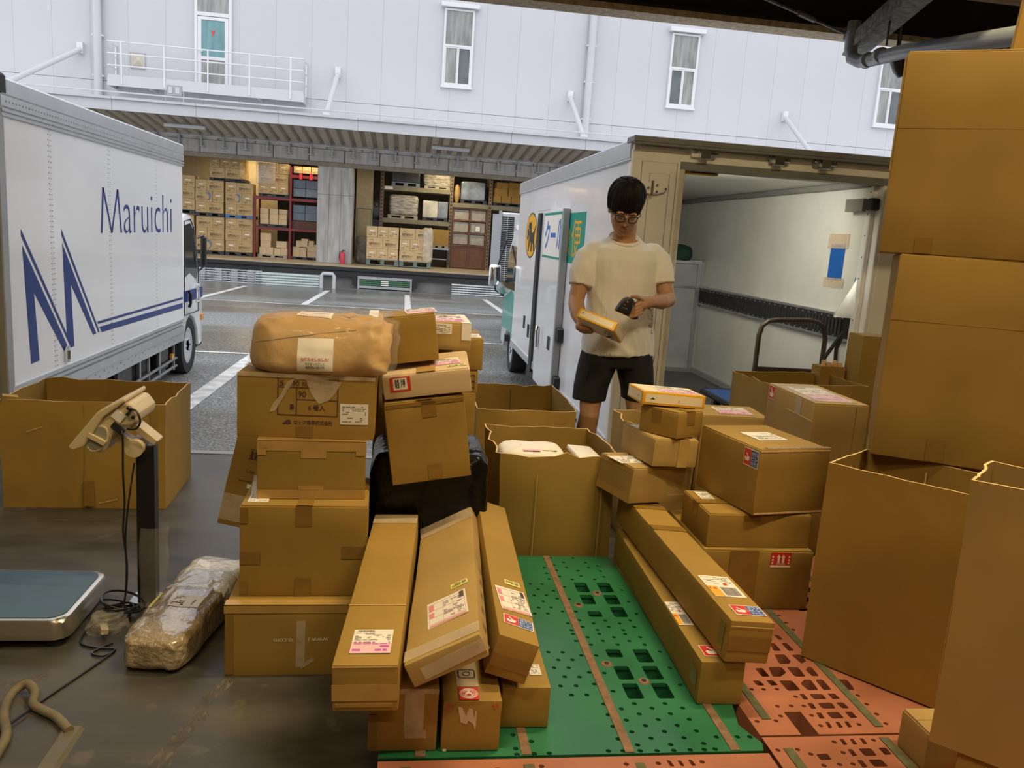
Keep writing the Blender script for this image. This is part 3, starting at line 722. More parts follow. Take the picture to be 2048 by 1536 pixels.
for xx, yy, zz, wt in ((-5.6, 31.7, 3.75, 60), (1.5, 30.4, 3.8, 60), (-3.5, 30.1, 3.8, 25)):
    t = thing('warehouse_lamp', 'warm batten hanging inside the far warehouse, ' + ('over the nori stacks' if xx < -5 else 'over the brown rack' if xx > 0 else 'over the red rack'), 'lamp', (xx, yy, zz))
    for s in (-.4, .4): MB().cyl((s, 0, .1), (s, 0, 3.95-zz), .012, 6).build('drop_rod', M['white'], t)
    MB().b2(-.5, .5, -.06, .06, .02, .1).build('housing', M['white'], t); MB().cyl((-.48, 0, 0), (.48, 0, 0), .02, 8).build('tube', M['tube_on'], t)
    ld = bpy.data.lights.new('warehouse_light', 'AREA'); ld.shape = 'RECTANGLE'; ld.size = 1.0; ld.size_y = .15; ld.energy = wt; ld.color = (1, .80, .48)
    lo = bpy.data.objects.new('warehouse_light', ld); COL.objects.link(lo); lo.parent = t; lo.location = (0, 0, -.04)
# ------------------------------------------------------------------ left box truck
M['truck_white'] = mat('glossy_white_truck_panel', (.90, .905, .915), .16, vary=.015, vscale=1, coat=.4)
M['alu'] = mat('ribbed_aluminium', (.62, .64, .66), .3, .55, vary=.05)
M['navy'] = mat('dark_blue_vinyl', (.020, .045, .21), .3, vary=.05)
M['tyre'] = mat('tyre_rubber', (.022, .022, .023), .8, vary=.2, vscale=20)
M['wheel_paint'] = mat('silver_wheel', (.60, .61, .63), .35, .3, vary=.05)
M['under'] = mat('black_chassis', (.018, .018, .02), .5, vary=.2)
M['amber'] = mat('amber_lens', (.75, .30, .03), .25, vary=0)

def wheel(parent, o, c, r, wd, sgn):
    """c centre, axis along x; sgn = side the rim faces"""
    mb = MB(o); x, y, z = c; n = 28; rings = []
    for dx, rr in ((-wd/2, r*.80), (-wd/2, r*.97), (-wd*.35, r), (wd*.35, r), (wd/2, r*.97), (wd/2, r*.66), (wd*.30, r*.62)):
        rings.append([Vector((x+sgn*dx, y+rr*math.cos(2*math.pi*k/n), z+rr*math.sin(2*math.pi*k/n))) for k in range(n)])
    mb.loft(rings); t = mb.build('tyre', M['tyre'], parent, smooth=40)
    mb = MB(o); rings = []
    for dx, rr in ((wd*.44, r*.66), (wd*.40, r*.60), (wd*.18, r*.52), (wd*.22, r*.30), (wd*.40, r*.26), (wd*.44, r*.20), (wd*.44, r*.02)):
        rings.append([Vector((x+sgn*dx, y+rr*math.cos(2*math.pi*k/n), z+rr*math.sin(2*math.pi*k/n))) for k in range(n)])
    mb.loft(rings); t2 = mb.build('wheel_rim', M['wheel_paint'], parent, smooth=40)
    mb = MB(o)
    for k in range(8):
        a = 2*math.pi*(k+.5)/8; mb.cyl((x+sgn*wd*.195, y+r*.42*math.cos(a), z+r*.42*math.sin(a)), (x+sgn*wd*.235, y+r*.42*math.cos(a), z+r*.42*math.sin(a)), r*.075, 10)
    mb.build('vent_hole', M['under'], t2)
    mb = MB(o)
    for k in range(6):
        a = 2*math.pi*k/6; mb.cyl((x+sgn*wd*.40, y+r*.23*math.cos(a), z+r*.23*math.sin(a)), (x+sgn*wd*.5, y+r*.23*math.cos(a), z+r*.23*math.sin(a)), r*.03, 6)
    mb.build('wheel_nut', M['chrome'], t2)

LT = (-3.2, 7.2, AZ(7.2)); XL = -2.25
lt = thing('box_truck', 'white box truck with dark blue lettering parked backed up on the left', 'truck', LT)
body = MB(LT).b2(-4.2, XL-.012, 5.02, 8.76, .16, 1.98).build('cargo_box', M['truck_white'], lt)
ys = [5.03, 5.63, 6.68, 7.86, 8.75]
for a, b in zip(ys[:-1], ys[1:]): MB(LT).b2(XL-.012, XL, a+.002, b-.002, .28, 1.86).build('side_panel', M['truck_white'], body, bevel=.002)
for yy in ys[1:-1]:
    mb = MB(LT)
    for k in range(46):
        for s in (-.018, .018) if k % 1 == 0 else (0,):
            zz = .31 + k*.0335; mb.cyl((XL, yy+s, zz), (XL+.003, yy+s, zz), .0045, 6)
    stuff(mb.build('rivets', M['steel'], body))
mb = MB(LT); mb.b2(-4.22, XL+.012, 5.0, 8.77, 1.93, 2.03); mb.build('roof_cap', M['alu'], lt, bevel=.012)
mb = MB(LT); mb.b2(XL-.02, XL+.010, 5.0, 8.77, 1.875, 1.93); mb.b2(XL-.02, XL+.016, 5.0, 8.77, 1.845, 1.862); mb.b2(XL-.02, XL+.012, 5.0, 8.77, 1.82, 1.836); mb.build('top_rail', M['alu'], lt)
mb = MB(LT)
for k in range(90): mb.cyl((XL+.010, 5.06+k*.041, 1.902), (XL+.014, 5.06+k*.041, 1.902), .006, 6)
stuff(mb.build('rail_rivets', M['steel'], lt))
mb = MB(LT); mb.b2(XL-.03, XL+.012, 5.0, 8.77, .15, .215); mb.b2(XL-.03, XL+.018, 5.0, 8.77, .235, .25); mb.b2(XL-.03, XL+.010, 5.0, 8.77, .262, .285); mb.b2(XL-.05, XL+.004, 5.0, 8.77, .06, .15); mb.build('bottom_rail', M['alu'], lt)
mb = MB(LT)
for k in range(40): mb.cyl((XL+.004, 5.1+k*.092, .10+.03*(k % 2)), (XL+.009, 5.1+k*.092, .10+.03*(k % 2)), .007, 6)
stuff(mb.build('rail_rivets', M['steel'], lt))
mb = MB(LT); mb.b2(-4.2, XL+.008, 4.95, 5.03, .0, 2.0); mb.build('rear_frame', M['grey_metal'], lt, bevel=.006)
mb = MB(LT); mb.b2(-2.33, XL+.015, 4.94, 5.07, 1.93, 2.05); mb.build('corner_casting', M['black_rub'], lt, bevel=.015)
mb = MB(LT); mb.b2(-4.1, -2.36, 4.935, 4.955, .1, 1.9); mb.build('rear_door', M['grey_metal'], lt, bevel=.004)
mb = MB(LT); mb.b2(XL, XL+.02, 5.76, 5.80, .31, .42); mb.cyl((XL+.02, 5.78, .39), (XL+.02, 5.78, .33), .012, 8); mb.build('hook', M['chrome'], lt)
fs = (Vector((XL, 0, 0)) - Vector(LT), Vector((0, 1, 0)), Vector((0, 0, 1)), Vector((1, 0, 0)))
# the big M with its trailing stripes, in metres along the side
LOGO = [[(5.207, 1.103), (5.837, .391), (5.763, .382), (5.336, .816), (5.379, .384), (5.264, .381)],
        [(5.197, 1.199), (5.811, .497), (5.871, .395), (5.197, 1.158)],
        [(5.781, 1.107), (6.342, .434), (6.282, .431), (5.902, .829), (5.929, .397), (5.871, .395), (5.811, .497)],
        [(5.773, 1.199), (6.41, .441), (6.385, .434), (5.773, 1.158)],
        [(6.370, .520), (8.735, .510), (8.735, .488), (6.384, .500)],
        [(6.409, .476), (8.735, .450), (8.735, .397), (6.455, .430)]]
for i, pl in enumerate(LOGO):
    mb = MB(); poly_patch(mb, fs, pl, .0015, .0008); mb.build('stripe', M['navy'], lt)
mb = MB(); W_, B_ = .43, 1.17
for a, b in (((0, 0), (.115, .335)), ((.115, .335), (.5, 0)), ((.5, 0), (.84, .335)), ((.84, .335), (1, 0))):
    (xa, za), (xb, zb_) = (6.50+a[0]*W_, B_+a[1]), (6.50+b[0]*W_, B_+b[1]); t_ = .017
    poly_patch(mb, fs, [(xa-t_, za), (xa+t_, za), (xb+t_, zb_), (xb-t_, zb_)], .0016, .0004)
mb.build('lettering', M['navy'], lt)
text(lt, fs, 7.675, 1.338, 'aruichi', 1.37, .346, M['navy'], off=.0018, bold=-.012)
# cab
cab = MB(LT)
prof = [(8.84, .0), (8.84, 1.30), (8.92, 1.36), (9.15, 1.345), (9.32, 1.25), (9.50, .80), (9.60, .62), (9.66, .30), (9.66, -.08), (9.50, -.10), (9.44, .10), (9.30, .24), (9.12, .28), (8.98, .22)]
cab.prism(prof, lambda a, b, t: (t, a, b), -4.1, -2.27); cb = cab.build('cab', M['truck_white'], lt, bevel=.02, seg=2, smooth=35)
win = [(8.90, .70), (8.90, 1.24), (9.12, 1.26), (9.24, 1.19), (9.42, .72), (9.36, .66), (9.1, .74)]
mb = MB(LT); mb.prism(win, lambda a, b, t: (t, a, b), -2.275, -2.264); mb.build('door_window', M['glass_dark'], cb)
mb = MB(LT); ring = [(8.88, .30), (8.88, 1.28), (9.13, 1.30), (9.26, 1.22), (9.47, .72), (9.47, .30)]
mb.tube([(-2.266, a, b) for a, b in ring], .006, 5, closed=True); mb.build('door_gap', M['under'], cb)
mb = MB(LT); mb.b2(-2.27, -2.262, 8.86, 9.64, .44, .555); mb.build('stripe', M['navy'], cb)
mb = MB(LT); mb.b2(-2.27, -2.259, 9.36, 9.48, .40, .60); mb.build('emblem_panel', M['white'], cb)
mb = MB(LT); mb.tube([(-2.257, 9.42+.028*math.cos(a*.5), .55+.028*math.sin(a*.5)) for a in range(13)], .005, 5); mb.tube([(-2.257, 9.42, .52), (-2.257, 9.42, .43)], .004, 5); mb.b2(-2.259, -2.255, 9.375, 9.465, .425, .435); mb.build('emblem', M['ink_grey'], cb)
mb = MB(LT); mb.tube([(-2.25, 9.0, .56), (-2.235, 9.0, .52), (-2.235, 9.0, .42), (-2.25, 9.0, .38)], .016, 8); mb.build('door_handle', M['black'], cb)
mb = MB(LT); mb.b2(-2.255, -2.195, 9.50, 9.56, .80, 1.12); m_ = mb.build('mirror', M['black'], cb, bevel=.02, seg=2)
mb = MB(LT); mb.tube([(-2.27, 9.45, 1.1), (-2.225, 9.53, 1.13)], .01, 6); mb.tube([(-2.27, 9.52, .74), (-2.225, 9.53, .79)], .01, 6); mb.build('mirror_arm', M['black'], cb)
mb = MB(LT); mb.b2(-2.275, -2.255, 9.56, 9.66, .18, .25); mb.build('turn_signal', M['amber'], cb, bevel=.006)
mb = MB(LT); mb.b2(-4.05, -2.29, 9.5, 9.72, -.12, .04); mb.build('bumper', M['under'], cb, bevel=.01)
mb = MB(LT)
for k in range(13):
    a0 = math.pi*k/12; a1 = math.pi*(k+1)/12
    if k < 12: mb.bar((-2.36, 9.12+.36*math.cos(a0), -.07+.34*math.sin(a0)), (-2.36, 9.12+.36*math.cos(a1), -.07+.34*math.sin(a1)), .02, .2)
mb.build('wheel_arch', M['under'], cb)
wheel(lt, LT, (-2.38, 9.10, AZ(9.1)+.305), .305, .2, 1); wheel(lt, LT, (-3.95, 9.10, AZ(9.1)+.305), .305, .2, -1)
wheel(lt, LT, (-2.45, 6.1, AZ(6.1)+.27), .27, .2, 1); wheel(lt, LT, (-3.9, 6.1, AZ(6.1)+.27), .27, .2, -1)
mb = MB(LT); mb.b2(-3.6, -3.45, 5.1, 9.2, -.05, .1); mb.b2(-2.75, -2.6, 5.1, 9.2, -.05, .1); mb.build('chassis_rail', M['under'], lt)
for yy in (5.3, 6.0, 6.7, 7.4, 8.1, 8.7): MB(LT).b2(-4.1, -2.32, yy-.03, yy+.03, .03, .12).build('cross_member', M['under'], lt)
mb = MB(LT); mb.b2(-2.7, -2.36, 7.55, 8.05, -.24, .05); ft = mb.build('fuel_tank', M['under'], lt, bevel=.05, seg=3, smooth=40)
for yy in (7.66, 7.93): MB(LT).b2(-2.71, -2.345, yy-.015, yy+.015, -.25, .07).build('tank_strap', M['grey_metal'], ft)
mb = MB(LT); mb.b2(-2.6, -2.34, 8.18, 8.55, -.20, .06); bx = mb.build('battery_box', M['black'], lt, bevel=.015)
for k in range(3): MB(LT).b2(-2.345, -2.33, 8.22+.1*k, 8.28+.1*k, .0, .05).build('box_latch', M['grey_metal'], bx)
mb = MB(LT); mb.b2(-2.55, -2.33, 7.0, 7.4, -.20, .05); mb.build('tool_box', M['black'], lt, bevel=.02)
mb = MB(LT); mb.tube([(-2.32, 7.45, -.23), (-2.32, 8.75, -.21)], .014, 8); mb.tube([(-2.32, 7.45, -.15), (-2.32, 8.75, -.13)], .014, 8)
for yy in (7.6, 8.2, 8.7): mb.b2(-2.34, -2.325, yy-.02, yy+.02, -.25, .08)
mb.build('side_guard', M['steel'], lt)
mb = MB(LT); mb.cyl((-2.34, 8.62, -.10), (-2.315, 8.62, -.10), .035, 12); mb.build('marker_lamp', M['amber'], lt)
mb = MB(LT); mb.cyl((-2.40, 8.48, .06), (-2.36, 8.48, .06), .045, 14); mb.build('filler_cap', mat('lime_plastic', (.45, .55, .03), .4), lt)
mb = MB(LT); mb.b2(-2.5, -2.34, 7.16, 7.32, -.30, -.22); mb.build('reflector', M['sticker_red'], lt)

# ------------------------------------------------------------------ right refrigerated truck
XR = 1.36; RT = (2.2, 7.5, AZ(7.5))
M['cream'] = mat('cream_painted_frame', (.86, .83, .74), .35, vary=.03, coat=.2)
M['inner_white'] = mat('scuffed_white_liner', (.66, .67, .63), .33, vary=.07, vscale=3, bump=.04, bscale=9)
M['grey_trim'] = mat('grey_trim_strip', (.20, .20, .19), .5, vary=.1)
M['bed'] = mat('dark_grey_bed_floor', (.075, .072, .075), .5, vary=.2)
rt = thing('refrigerated_truck', 'white refrigerated truck with open rear and green yellow side sign', 'truck', RT)
mb = MB(RT); mb.b2(XR, 1.45, 5.08, 9.95, .02, 1.90); mb.build('side_wall', M['truck_white'], rt)
mb = MB(RT); mb.b2(3.0, 3.12, 5.08, 9.95, .02, 1.90); iw = mb.build('inner_wall', M['inner_white'], rt)
mb = MB(RT); mb.b2(1.45, 1.47, 5.08, 9.9, .1, 1.88); mb.build('inner_wall', M['inner_white'], rt)
mb = MB(RT); mb.b2(1.47, 3.0, 9.80, 9.95, .02, 1.90); mb.build('front_wall', M['inner_white'], rt)
mb = MB(RT); mb.b2(1.45, 3.0, 5.06, 9.9, -.02, .10); mb.build('bed_floor', M['bed'], rt)
mb = MB(RT); mb.b2(1.45, 3.0, 5.06, 9.9, 1.865, 1.93); mb.build('inner_ceiling', M['inner_white'], rt)
mb = MB(RT); mb.b2(1.36, 3.14, 5.06, 9.97, 1.93, 1.975); mb.build('roof', M['truck_white'], rt, bevel=.01)
mb = MB(RT); mb.b2(XR-.014, XR+.02, 5.02, 9.98, 1.87, 1.985); mb.b2(XR-.018, XR, 5.02, 9.98, 1.855, 1.872); mb.build('roof_rail', M['alu'], rt, bevel=.008)
mb = MB(RT); mb.b2(2.965, 3.0, 5.08, 9.8, 1.82, 1.866); mb.build('ceiling_trim', M['grey_trim'], rt, bevel=.008)
mb = MB(RT); mb.b2(2.97, 3.0, 5.1, 7.95, .1, .15); mb.build('skirting_trim', M['grey_metal'], rt)
mb = MB(RT); mb.b2(XR-.012, XR, 5.03, 9.95, .02, .09); mb.build('bottom_rail', M['alu'], rt)
# partition
mb = MB(RT); mb.b2(1.47, 3.0, 7.95, 7.99, .1, 1.22); pt = mb.build('load_partition', M['grey_metal'], rt)
mb = MB(RT); mb.b2(2.93, 2.965, 7.93, 7.955, .1, 1.22); mb.b2(1.47, 2.965, 7.93, 7.955, .1, .14); mb.b2(1.47, 2.965, 7.93, 7.955, .96, .98); mb.b2(1.47, 2.965, 7.93, 7.955, 1.2, 1.235); mb.build('partition_frame', M['steel'], pt)
# lashing rail on the right inner wall
mb = MB(RT); mb.b2(2.975, 3.0, 5.12, 7.93, .81, .965); lr = mb.build('lashing_rail', M['black'], rt)
mb = MB(RT)
for k in range(58): mb.b2(2.966, 2.978, 5.18+k*.0475, 5.205+k*.0475, .835, .94)
stuff(mb.build('rail_ribs', M['black_rub'], lr))
mb = MB(RT)
for zz in (.802, .968): mb.b2(2.968, 3.0, 5.12, 7.93, zz, zz+.014)
mb.build('rail_edge', M['steel'], lr)
mb = MB(RT)
for k in range(29):
    for zz in (.825, .952): mb.cyl((2.968, 5.17+k*.095, zz), (2.973, 5.17+k*.095, zz), .008, 6)
stuff(mb.build('rail_screws', M['steel'], lr))
mb = MB(RT); mb.b2(2.996, 2.9995, 5.31, 5.50, 1.20, 1.45); bp_ = mb.build('blue_sheet', mat('blue_plastic_sheet', (.01, .10, .40), .4, vary=.05), rt)
for z0, z1 in ((1.42, 1.52), (1.15, 1.215)): MB(RT).b2(2.992, 2.9955, 5.27, 5.54, z0, z1).build('clear_tape', M['tape_clear'], bp_)
mb = MB(RT); mb.b2(2.996, 2.9995, 5.09, 5.13, 1.19, 1.235); mb.build('blue_patch', M['sticker_blue'], rt)
mb = MB(RT); mb.b2(2.94, 3.0, 4.96, 5.03, 1.67, 1.745); lb_ = mb.build('door_catch', M['black'], rt, bevel=.01)
mb = MB(RT); mb.b2(2.93, 2.955, 5.05, 5.26, 1.665, 1.745); mb.build('catch_plate', M['grey_trim'], lb_)
mb = MB(RT); ps = [(2.99, 5.10, 1.22), (2.93, 5.23, .97), (2.86, 5.10, .965), (2.94, 4.98, .97), (2.985, 5.02, 1.1)]
mb.add(ps + [(2.996, 5.24, .968)], [(0, 1, 2), (0, 2, 3), (0, 3, 4), (0, 5, 1)]); mb.build('plastic_flap', mat('milky_plastic_film', (.7, .7, .66), .15, vary=.05, alpha=.40), rt)
# rear frame
mb = MB(RT); mb.b2(XR-.005, 1.67, 5.0, 5.08, -.05, 1.93); rp_ = mb.build('rear_pillar', M['cream'], rt, bevel=.008)
mb = MB(RT); mb.tube([(1.42, 4.998, -.02), (1.42, 4.998, 1.86), (1.645, 4.998, 1.86), (1.645, 4.998, -.02)], .0020, 5)
mb.tube([(1.475, 4.998, .2), (1.475, 4.998, 1.79), (1.60, 4.998, 1.79), (1.60, 4.998, .2)], .0018, 5); mb.build('panel_gap', M['grey_trim'], rp_)
mb = MB(RT); mb.b2(1.67, 1.70, 5.0, 5.1, .05, 1.87); mb.build('door_seal', mat('pale_rubber_seal', (.62, .57, .47), .6), rp_, bevel=.006)
mb = MB(RT); mb.prism([(-.10, .035), (.03, .035), (.075, .018), (.09, 0), (.075, -.018), (.03, -.035), (-.10, -.035)], lambda a, b, t: (1.50+a, t, 1.70+b), 4.975, 4.992); hg = mb.build('hinge', M['cream'], rp_, bevel=.004)
mb = MB(RT); mb.cyl((1.49, 4.972, 1.655), (1.49, 4.972, 1.745), .010, 8)
for a, b in ((.02, .02), (.02, -.02), (.075, .0), (-.035, .0)): mb.cyl((1.50+a, 4.975, 1.70+b), (1.50+a, 4.966, 1.70+b), .008, 8)
mb.build('hinge_pin', M['chrome'], hg)
mb = MB(RT); mb.cyl((1.585, 4.975, .18), (1.585, 4.975, .34), .02, 10); mb.b2(1.56, 1.61, 4.97, 4.995, .2, .24); mb.build('lock_rod', M['chrome'], rp_)
mb = MB(RT); mb.b2(1.36, 3.2, 5.0, 5.08, 1.87, 1.965); hd = mb.build('rear_header', M['cream'], rt, bevel=.006)
mb = MB(RT); mb.b2(1.34, 3.22, 4.93, 5.1, 1.965, 2.0); mb.b2(1.34, 3.22, 4.93, 4.945, 1.95, 1.965); mb.build('drip_rail', M['grey_trim'], hd, bevel=.004)
mb = MB(RT); mb.b2(1.66, 3.1, 5.0, 5.1, 1.830, 1.872); mb.build('header_seal', M['grey_trim'], hd)
for a, b in ((1.40, 1.68), (1.90, 2.20), (2.34, 2.50), (2.68, 3.15)):
    MB(RT).b2(a, b, 4.985, 5.0, 1.925, 1.945).build('trim_strip', M['cream'], hd)
for xx, wd, m_ in ((1.80, .16, 'cream'), (2.28, .10, 'steel'), (2.59, .14, 'steel')):
    mb = MB(RT); mb.b2(xx-wd/2, xx+wd/2, 4.975, 5.0, 1.905, 1.95); lt_ = mb.build('latch', M[m_], hd, bevel=.004)
    mb = MB(RT); mb.b2(xx-.03, xx+.03, 4.94, 4.98, 1.895, 1.955); mb.cyl((xx+.03, 4.96, 1.925), (xx+.075, 4.96, 1.925), .012, 8); mb.cyl((xx-.055, 4.96, 1.94), (xx-.055, 4.975, 1.94), .012, 8); mb.build('latch_block', M['chrome'], lt_, bevel=.003)
mb = MB(RT); mb.b2(3.06, 3.2, 5.0, 5.08, -.05, 1.87); rj = mb.build('rear_pillar', M['cream'], rt, bevel=.008)
mb = MB(RT); mb.b2(3.03, 3.06, 5.0, 5.1, .05, 1.87); mb.b2(2.995, 3.03, 5.06, 5.12, .05, 1.87); mb.build('door_seal', M['white'], rj, bevel=.005)
mb = MB(RT)
for k in range(12): mb.cyl((2.994, 5.085, .25+k*.14), (2.998, 5.085, .25+k*.14), .006, 6)
stuff(mb.build('screws', M['under'], rj))
mb = MB(RT); mb.b2(1.71, 1.95, 5.09, 5.16, 1.815, 1.865); wl_ = mb.build('work_lamp', mat('amber_lamp_body', (.50, .25, .03), .4), rt, bevel=.006)
mb = MB(RT); mb.b2(1.76, 1.93, 5.083, 5.092, 1.822, 1.85); mb.cyl((1.78, 5.082, 1.836), (1.78, 5.076, 1.836), .012, 8); mb.cyl((1.86, 5.082, 1.836), (1.86, 5.076, 1.836), .009, 8); mb.build('lamp_strip', M['black'], wl_)
mb = MB(RT); mb.b2(1.36, 3.2, 4.98, 5.08, -.12, -.03); mb.build('rear_bumper', M['under'], rt, bevel=.01)
il = MB(RT).b2(1.7, 2.6, 5.105, 5.17, 1.8535, 1.864).build('interior_fill_lamp', M['tube_on'], rt)  # added strip, hidden behind the header, to brighten the truck interior
ld = bpy.data.lights.new('interior_fill_light', 'AREA'); ld.shape = 'RECTANGLE'; ld.size = .9; ld.size_y = .06; ld.energy = 42; ld.color = (1, .94, .80)
lo = bpy.data.objects.new('interior_fill_light', ld); COL.objects.link(lo); lo.parent = rt; lo.location = Vector((1.95, 5.14, 1.850)) - Vector(RT); lo.rotation_euler = (R(62), 0, 0)
# left side details: u runs along -y seen from the left
fr = (Vector((XR, 0, 0)) - Vector(RT), Vector((0, -1, 0)), Vector((0, 0, 1)), Vector((-1, 0, 0)))
mb = MB(RT); mb.b2(1.335, XR, 8.20, 8.36, -.02, 1.60); mb.build('door_track', M['under'], rt)
mb = MB(RT); mb.b2(1.30, 1.352, 6.84, 7.78, -.02, 1.60); sd = mb.build('sliding_door', M['truck_white'], rt, bevel=.006)
mb = MB(RT); mb.b2(1.297, 1.354, 6.79, 6.84, -.02, 1.61); mb.build('door_edge', M['grey_metal'], sd, bevel=.004)
for zz in (.13, .55): MB(RT).b2(1.31, 1.40, 6.70, 6.805, zz-.06, zz+.06).build('door_roller', M['black'], sd, bevel=.01)
fd = (Vector((1.30, 0, 0)) - Vector(RT), Vector((0, -1, 0)), Vector((0, 0, 1)), Vector((-1, 0, 0)))
MB(RT).b2(1.292, 1.30, 7.0, 7.10, .38, .50).build('door_grip', M['under'], sd, bevel=.003)
mb = MB(RT); mb.tube([(1.288, 7.58, .33), (1.28, 7.58, .37), (1.28, 7.58, .49), (1.288, 7.58, .53)], .02, 8); mb.build('door_handle', M['chrome'], sd)
M['teal'] = mat('teal_vinyl', (.0, .30, .22), .35, vary=.03); M['sky_blue'] = mat('bright_blue_vinyl', (.015, .15, .55), .35, vary=.02); M['sun_yellow'] = mat('sunflower_vinyl', (.85, .42, .01), .35, vary=.02)
mb = MB(); patch(mb, fd, -7.74, -6.85, 1.18, 1.585, .001, .001); sg = mb.build('sign_panel', M['teal'], sd)
mb = MB(); patch(mb, fd, -7.72, -6.86, 1.20, 1.562, .002, .001); mb.build('sign_face', M['paper'], sg)
text(sg, fd, -7.36, 1.385, 'クー', .55, .26, M['sky_blue'], off=.0034, bold=.025)
mb = MB(); poly_patch(mb, fd, [(-7.02, 1.27), (-6.97, 1.30), (-6.94, 1.51), (-6.97, 1.51), (-6.98, 1.38)], .0032, .001); poly_patch(mb, fd, [(-6.91, 1.26), (-6.875, 1.28), (-6.875, 1.52), (-6.91, 1.52)], .0032, .001); mb.build('lettering', M['sky_blue'], sg)
mb = MB(); patch(mb, fr, -7.3, -6.18, 1.165, 1.575, .001, .001); sg2 = mb.build('sign_panel', M['teal'], rt)
text(sg2, fr, -6.50, 1.37, '便', .36, .31, M['sun_yellow'], off=.0024, bold=.0)
text(sg2, fr, -6.90, 1.37, '急', .36, .31, M['sun_yellow'], off=.0024, bold=.0)
# round yellow emblem: cat carrying a kitten
mb = MB(); ec = (-8.90, 1.375)
poly_patch(mb, fr, [(ec[0]+.40*math.cos(a*math.pi/20), ec[1]+.245*math.sin(a*math.pi/20)) for a in range(40)], .001, .001); em = mb.build('emblem', M['under'], rt)
mb = MB(); poly_patch(mb, fr, [(ec[0]+.375*math.cos(a*math.pi/20), ec[1]+.228*math.sin(a*math.pi/20)) for a in range(40)], .0022, .001); mb.build('emblem_disc', M['sun_yellow'], em)
CAT = [(-.16, .14), (-.14, .165), (-.10, .145), (-.04, .15), (0, .17), (.01, .13), (.02, .08), (.03, .03), (.10, .03), (.18, .06), (.25, .12), (.28, .11), (.22, .03), (.20, -.02), (.22, -.10), (.25, -.17), (.19, -.175), (.14, -.08), (.10, -.10), (.09, -.19), (.03, -.19), (.02, -.10), (-.03, -.06), (-.06, -.12), (-.10, -.19), (-.16, -.19), (-.12, -.10), (-.10, -.02), (-.08, .05), (-.14, .08), (-.18, .10)]
KIT = [(-.20, .08), (-.14, .07), (-.10, .04), (-.12, -.01), (-.18, -.06), (-.24, -.04), (-.22, .02), (-.25, .05)]
mb = MB()
for pl in (CAT, KIT): poly_patch(mb, fr, [(ec[0]+a*1.15, ec[1]+b*.92) for a, b in pl], .0034, .001)
mb.build('cat_silhouette', M['under'], em)
mb = MB()
for (y0, y1, z0, z1) in ((8.58, 9.38, .05, 1.0),):
    mb.tube([(XR-.002, y0, z0), (XR-.002, y0, z1), (XR-.002, y1, z1), (XR-.002, y1, z0)], .004, 4, closed=True)
mb.b2(XR-.006, XR, 8.62, 9.35, .92, 1.0); mb.build('side_hatch', M['grey_metal'], rt)
for yy, zz in ((8.95, .42), (8.62, .36)): MB(RT).b2(XR-.012, XR, yy-.04, yy+.04, zz-.07, zz+.07).build('hatch_grip', M['under'], rt, bevel=.003)
mb = MB(RT); mb.b2(XR-.004, XR, 7.55, 8.55, 1.63, 1.76); mb.build('rating_plate', M['truck_white'], rt)
# cab and running gear
cab = MB(RT); prof = [(10.02, -.02), (10.02, 1.25), (10.15, 1.36), (10.75, 1.33), (11.0, 1.18), (11.25, .62), (11.36, .42), (11.40, -.1), (11.15, -.16), (10.85, .1), (10.45, .1), (10.2, -.1)]
cab.prism(prof, lambda a, b, t: (t, a, b), 1.40, 3.1); cb = cab.build('cab', mat('white_cab_paint', (.68, .70, .70), .3, coat=.3), rt, bevel=.02, seg=2, smooth=35)
M['cab_teal'] = mat('teal_cab_paint', (.06, .34, .29), .3, coat=.3)
mb = MB(RT); mb.prism([(10.03, .02), (10.03, .60), (10.5, .66), (11.3, .50), (11.36, .1), (10.9, .12), (10.4, .12)], lambda a, b, t: (t, a, b), 1.393, 1.40); mb.build('door_skin', M['cab_teal'], cb)
mb = MB(RT); mb.prism([(10.10, .68), (10.10, 1.22), (10.7, 1.24), (10.92, 1.1), (11.16, .64), (10.9, .66)], lambda a, b, t: (t, a, b), 1.388, 1.394); mb.build('door_window', M['glass_dark'], cb)
mb = MB(RT); mb.b2(1.14, 1.30, 10.98, 11.06, .66, .96); mr_ = mb.build('mirror', M['chrome'], cb, bevel=.04, seg=3, smooth=40)
mb = MB(RT); mb.tube([(1.36, 11.0, 1.30), (1.30, 11.05, 1.1), (1.22, 11.02, .80), (1.24, 11.0, .62), (1.36, 11.05, .55)], .013, 8); mb.build('mirror_arm', M['under'], mr_)
mb = MB(RT); mb.tube([(1.33, 10.93, .66), (1.33, 10.96, .66), (1.33, 11.02, .66)], [.085, .08, .03], 16); mb.build('round_mirror', M['chrome'], mr_, smooth=40)
mb = MB(RT); mb.b2(1.345, 1.395, 10.45, 10.55, .0, .08); mb.build('side_marker', M['under'], cb)
wheel(rt, RT, (1.50, 10.3, AZ(10.3)+.30), .30, .2, -1); wheel(rt, RT, (2.98, 10.3, AZ(10.3)+.30), .30, .2, 1)
wheel(rt, RT, (1.52, 6.3, AZ(6.3)+.26), .26, .2, -1); wheel(rt, RT, (2.95, 6.3, AZ(6.3)+.26), .26, .2, 1)
mb = MB(RT); mb.b2(1.65, 1.8, 5.1, 11.0, -.12, .0); mb.b2(2.6, 2.75, 5.1, 11.0, -.12, .0); mb.build('chassis_rail', M['under'], rt)
mb = MB(RT); mb.b2(1.45, 1.8, 7.2, 9.2, -.3, -.02); mb.build('under_tank', M['under'], rt, bevel=.03)
gc = link('green_cloth', blob_mesh(.34, .2, .15, .6, .03, 9, 4, 40, 20)); gc.location = (2.70, 8.0, 1.225); gc.data.materials.append(mat('dark_green_cloth', (.006, .035, .02), .85, vary=.3)); tag(gc, 'dark green cloth bundle on top of the grey partition inside the truck', 'cloth')

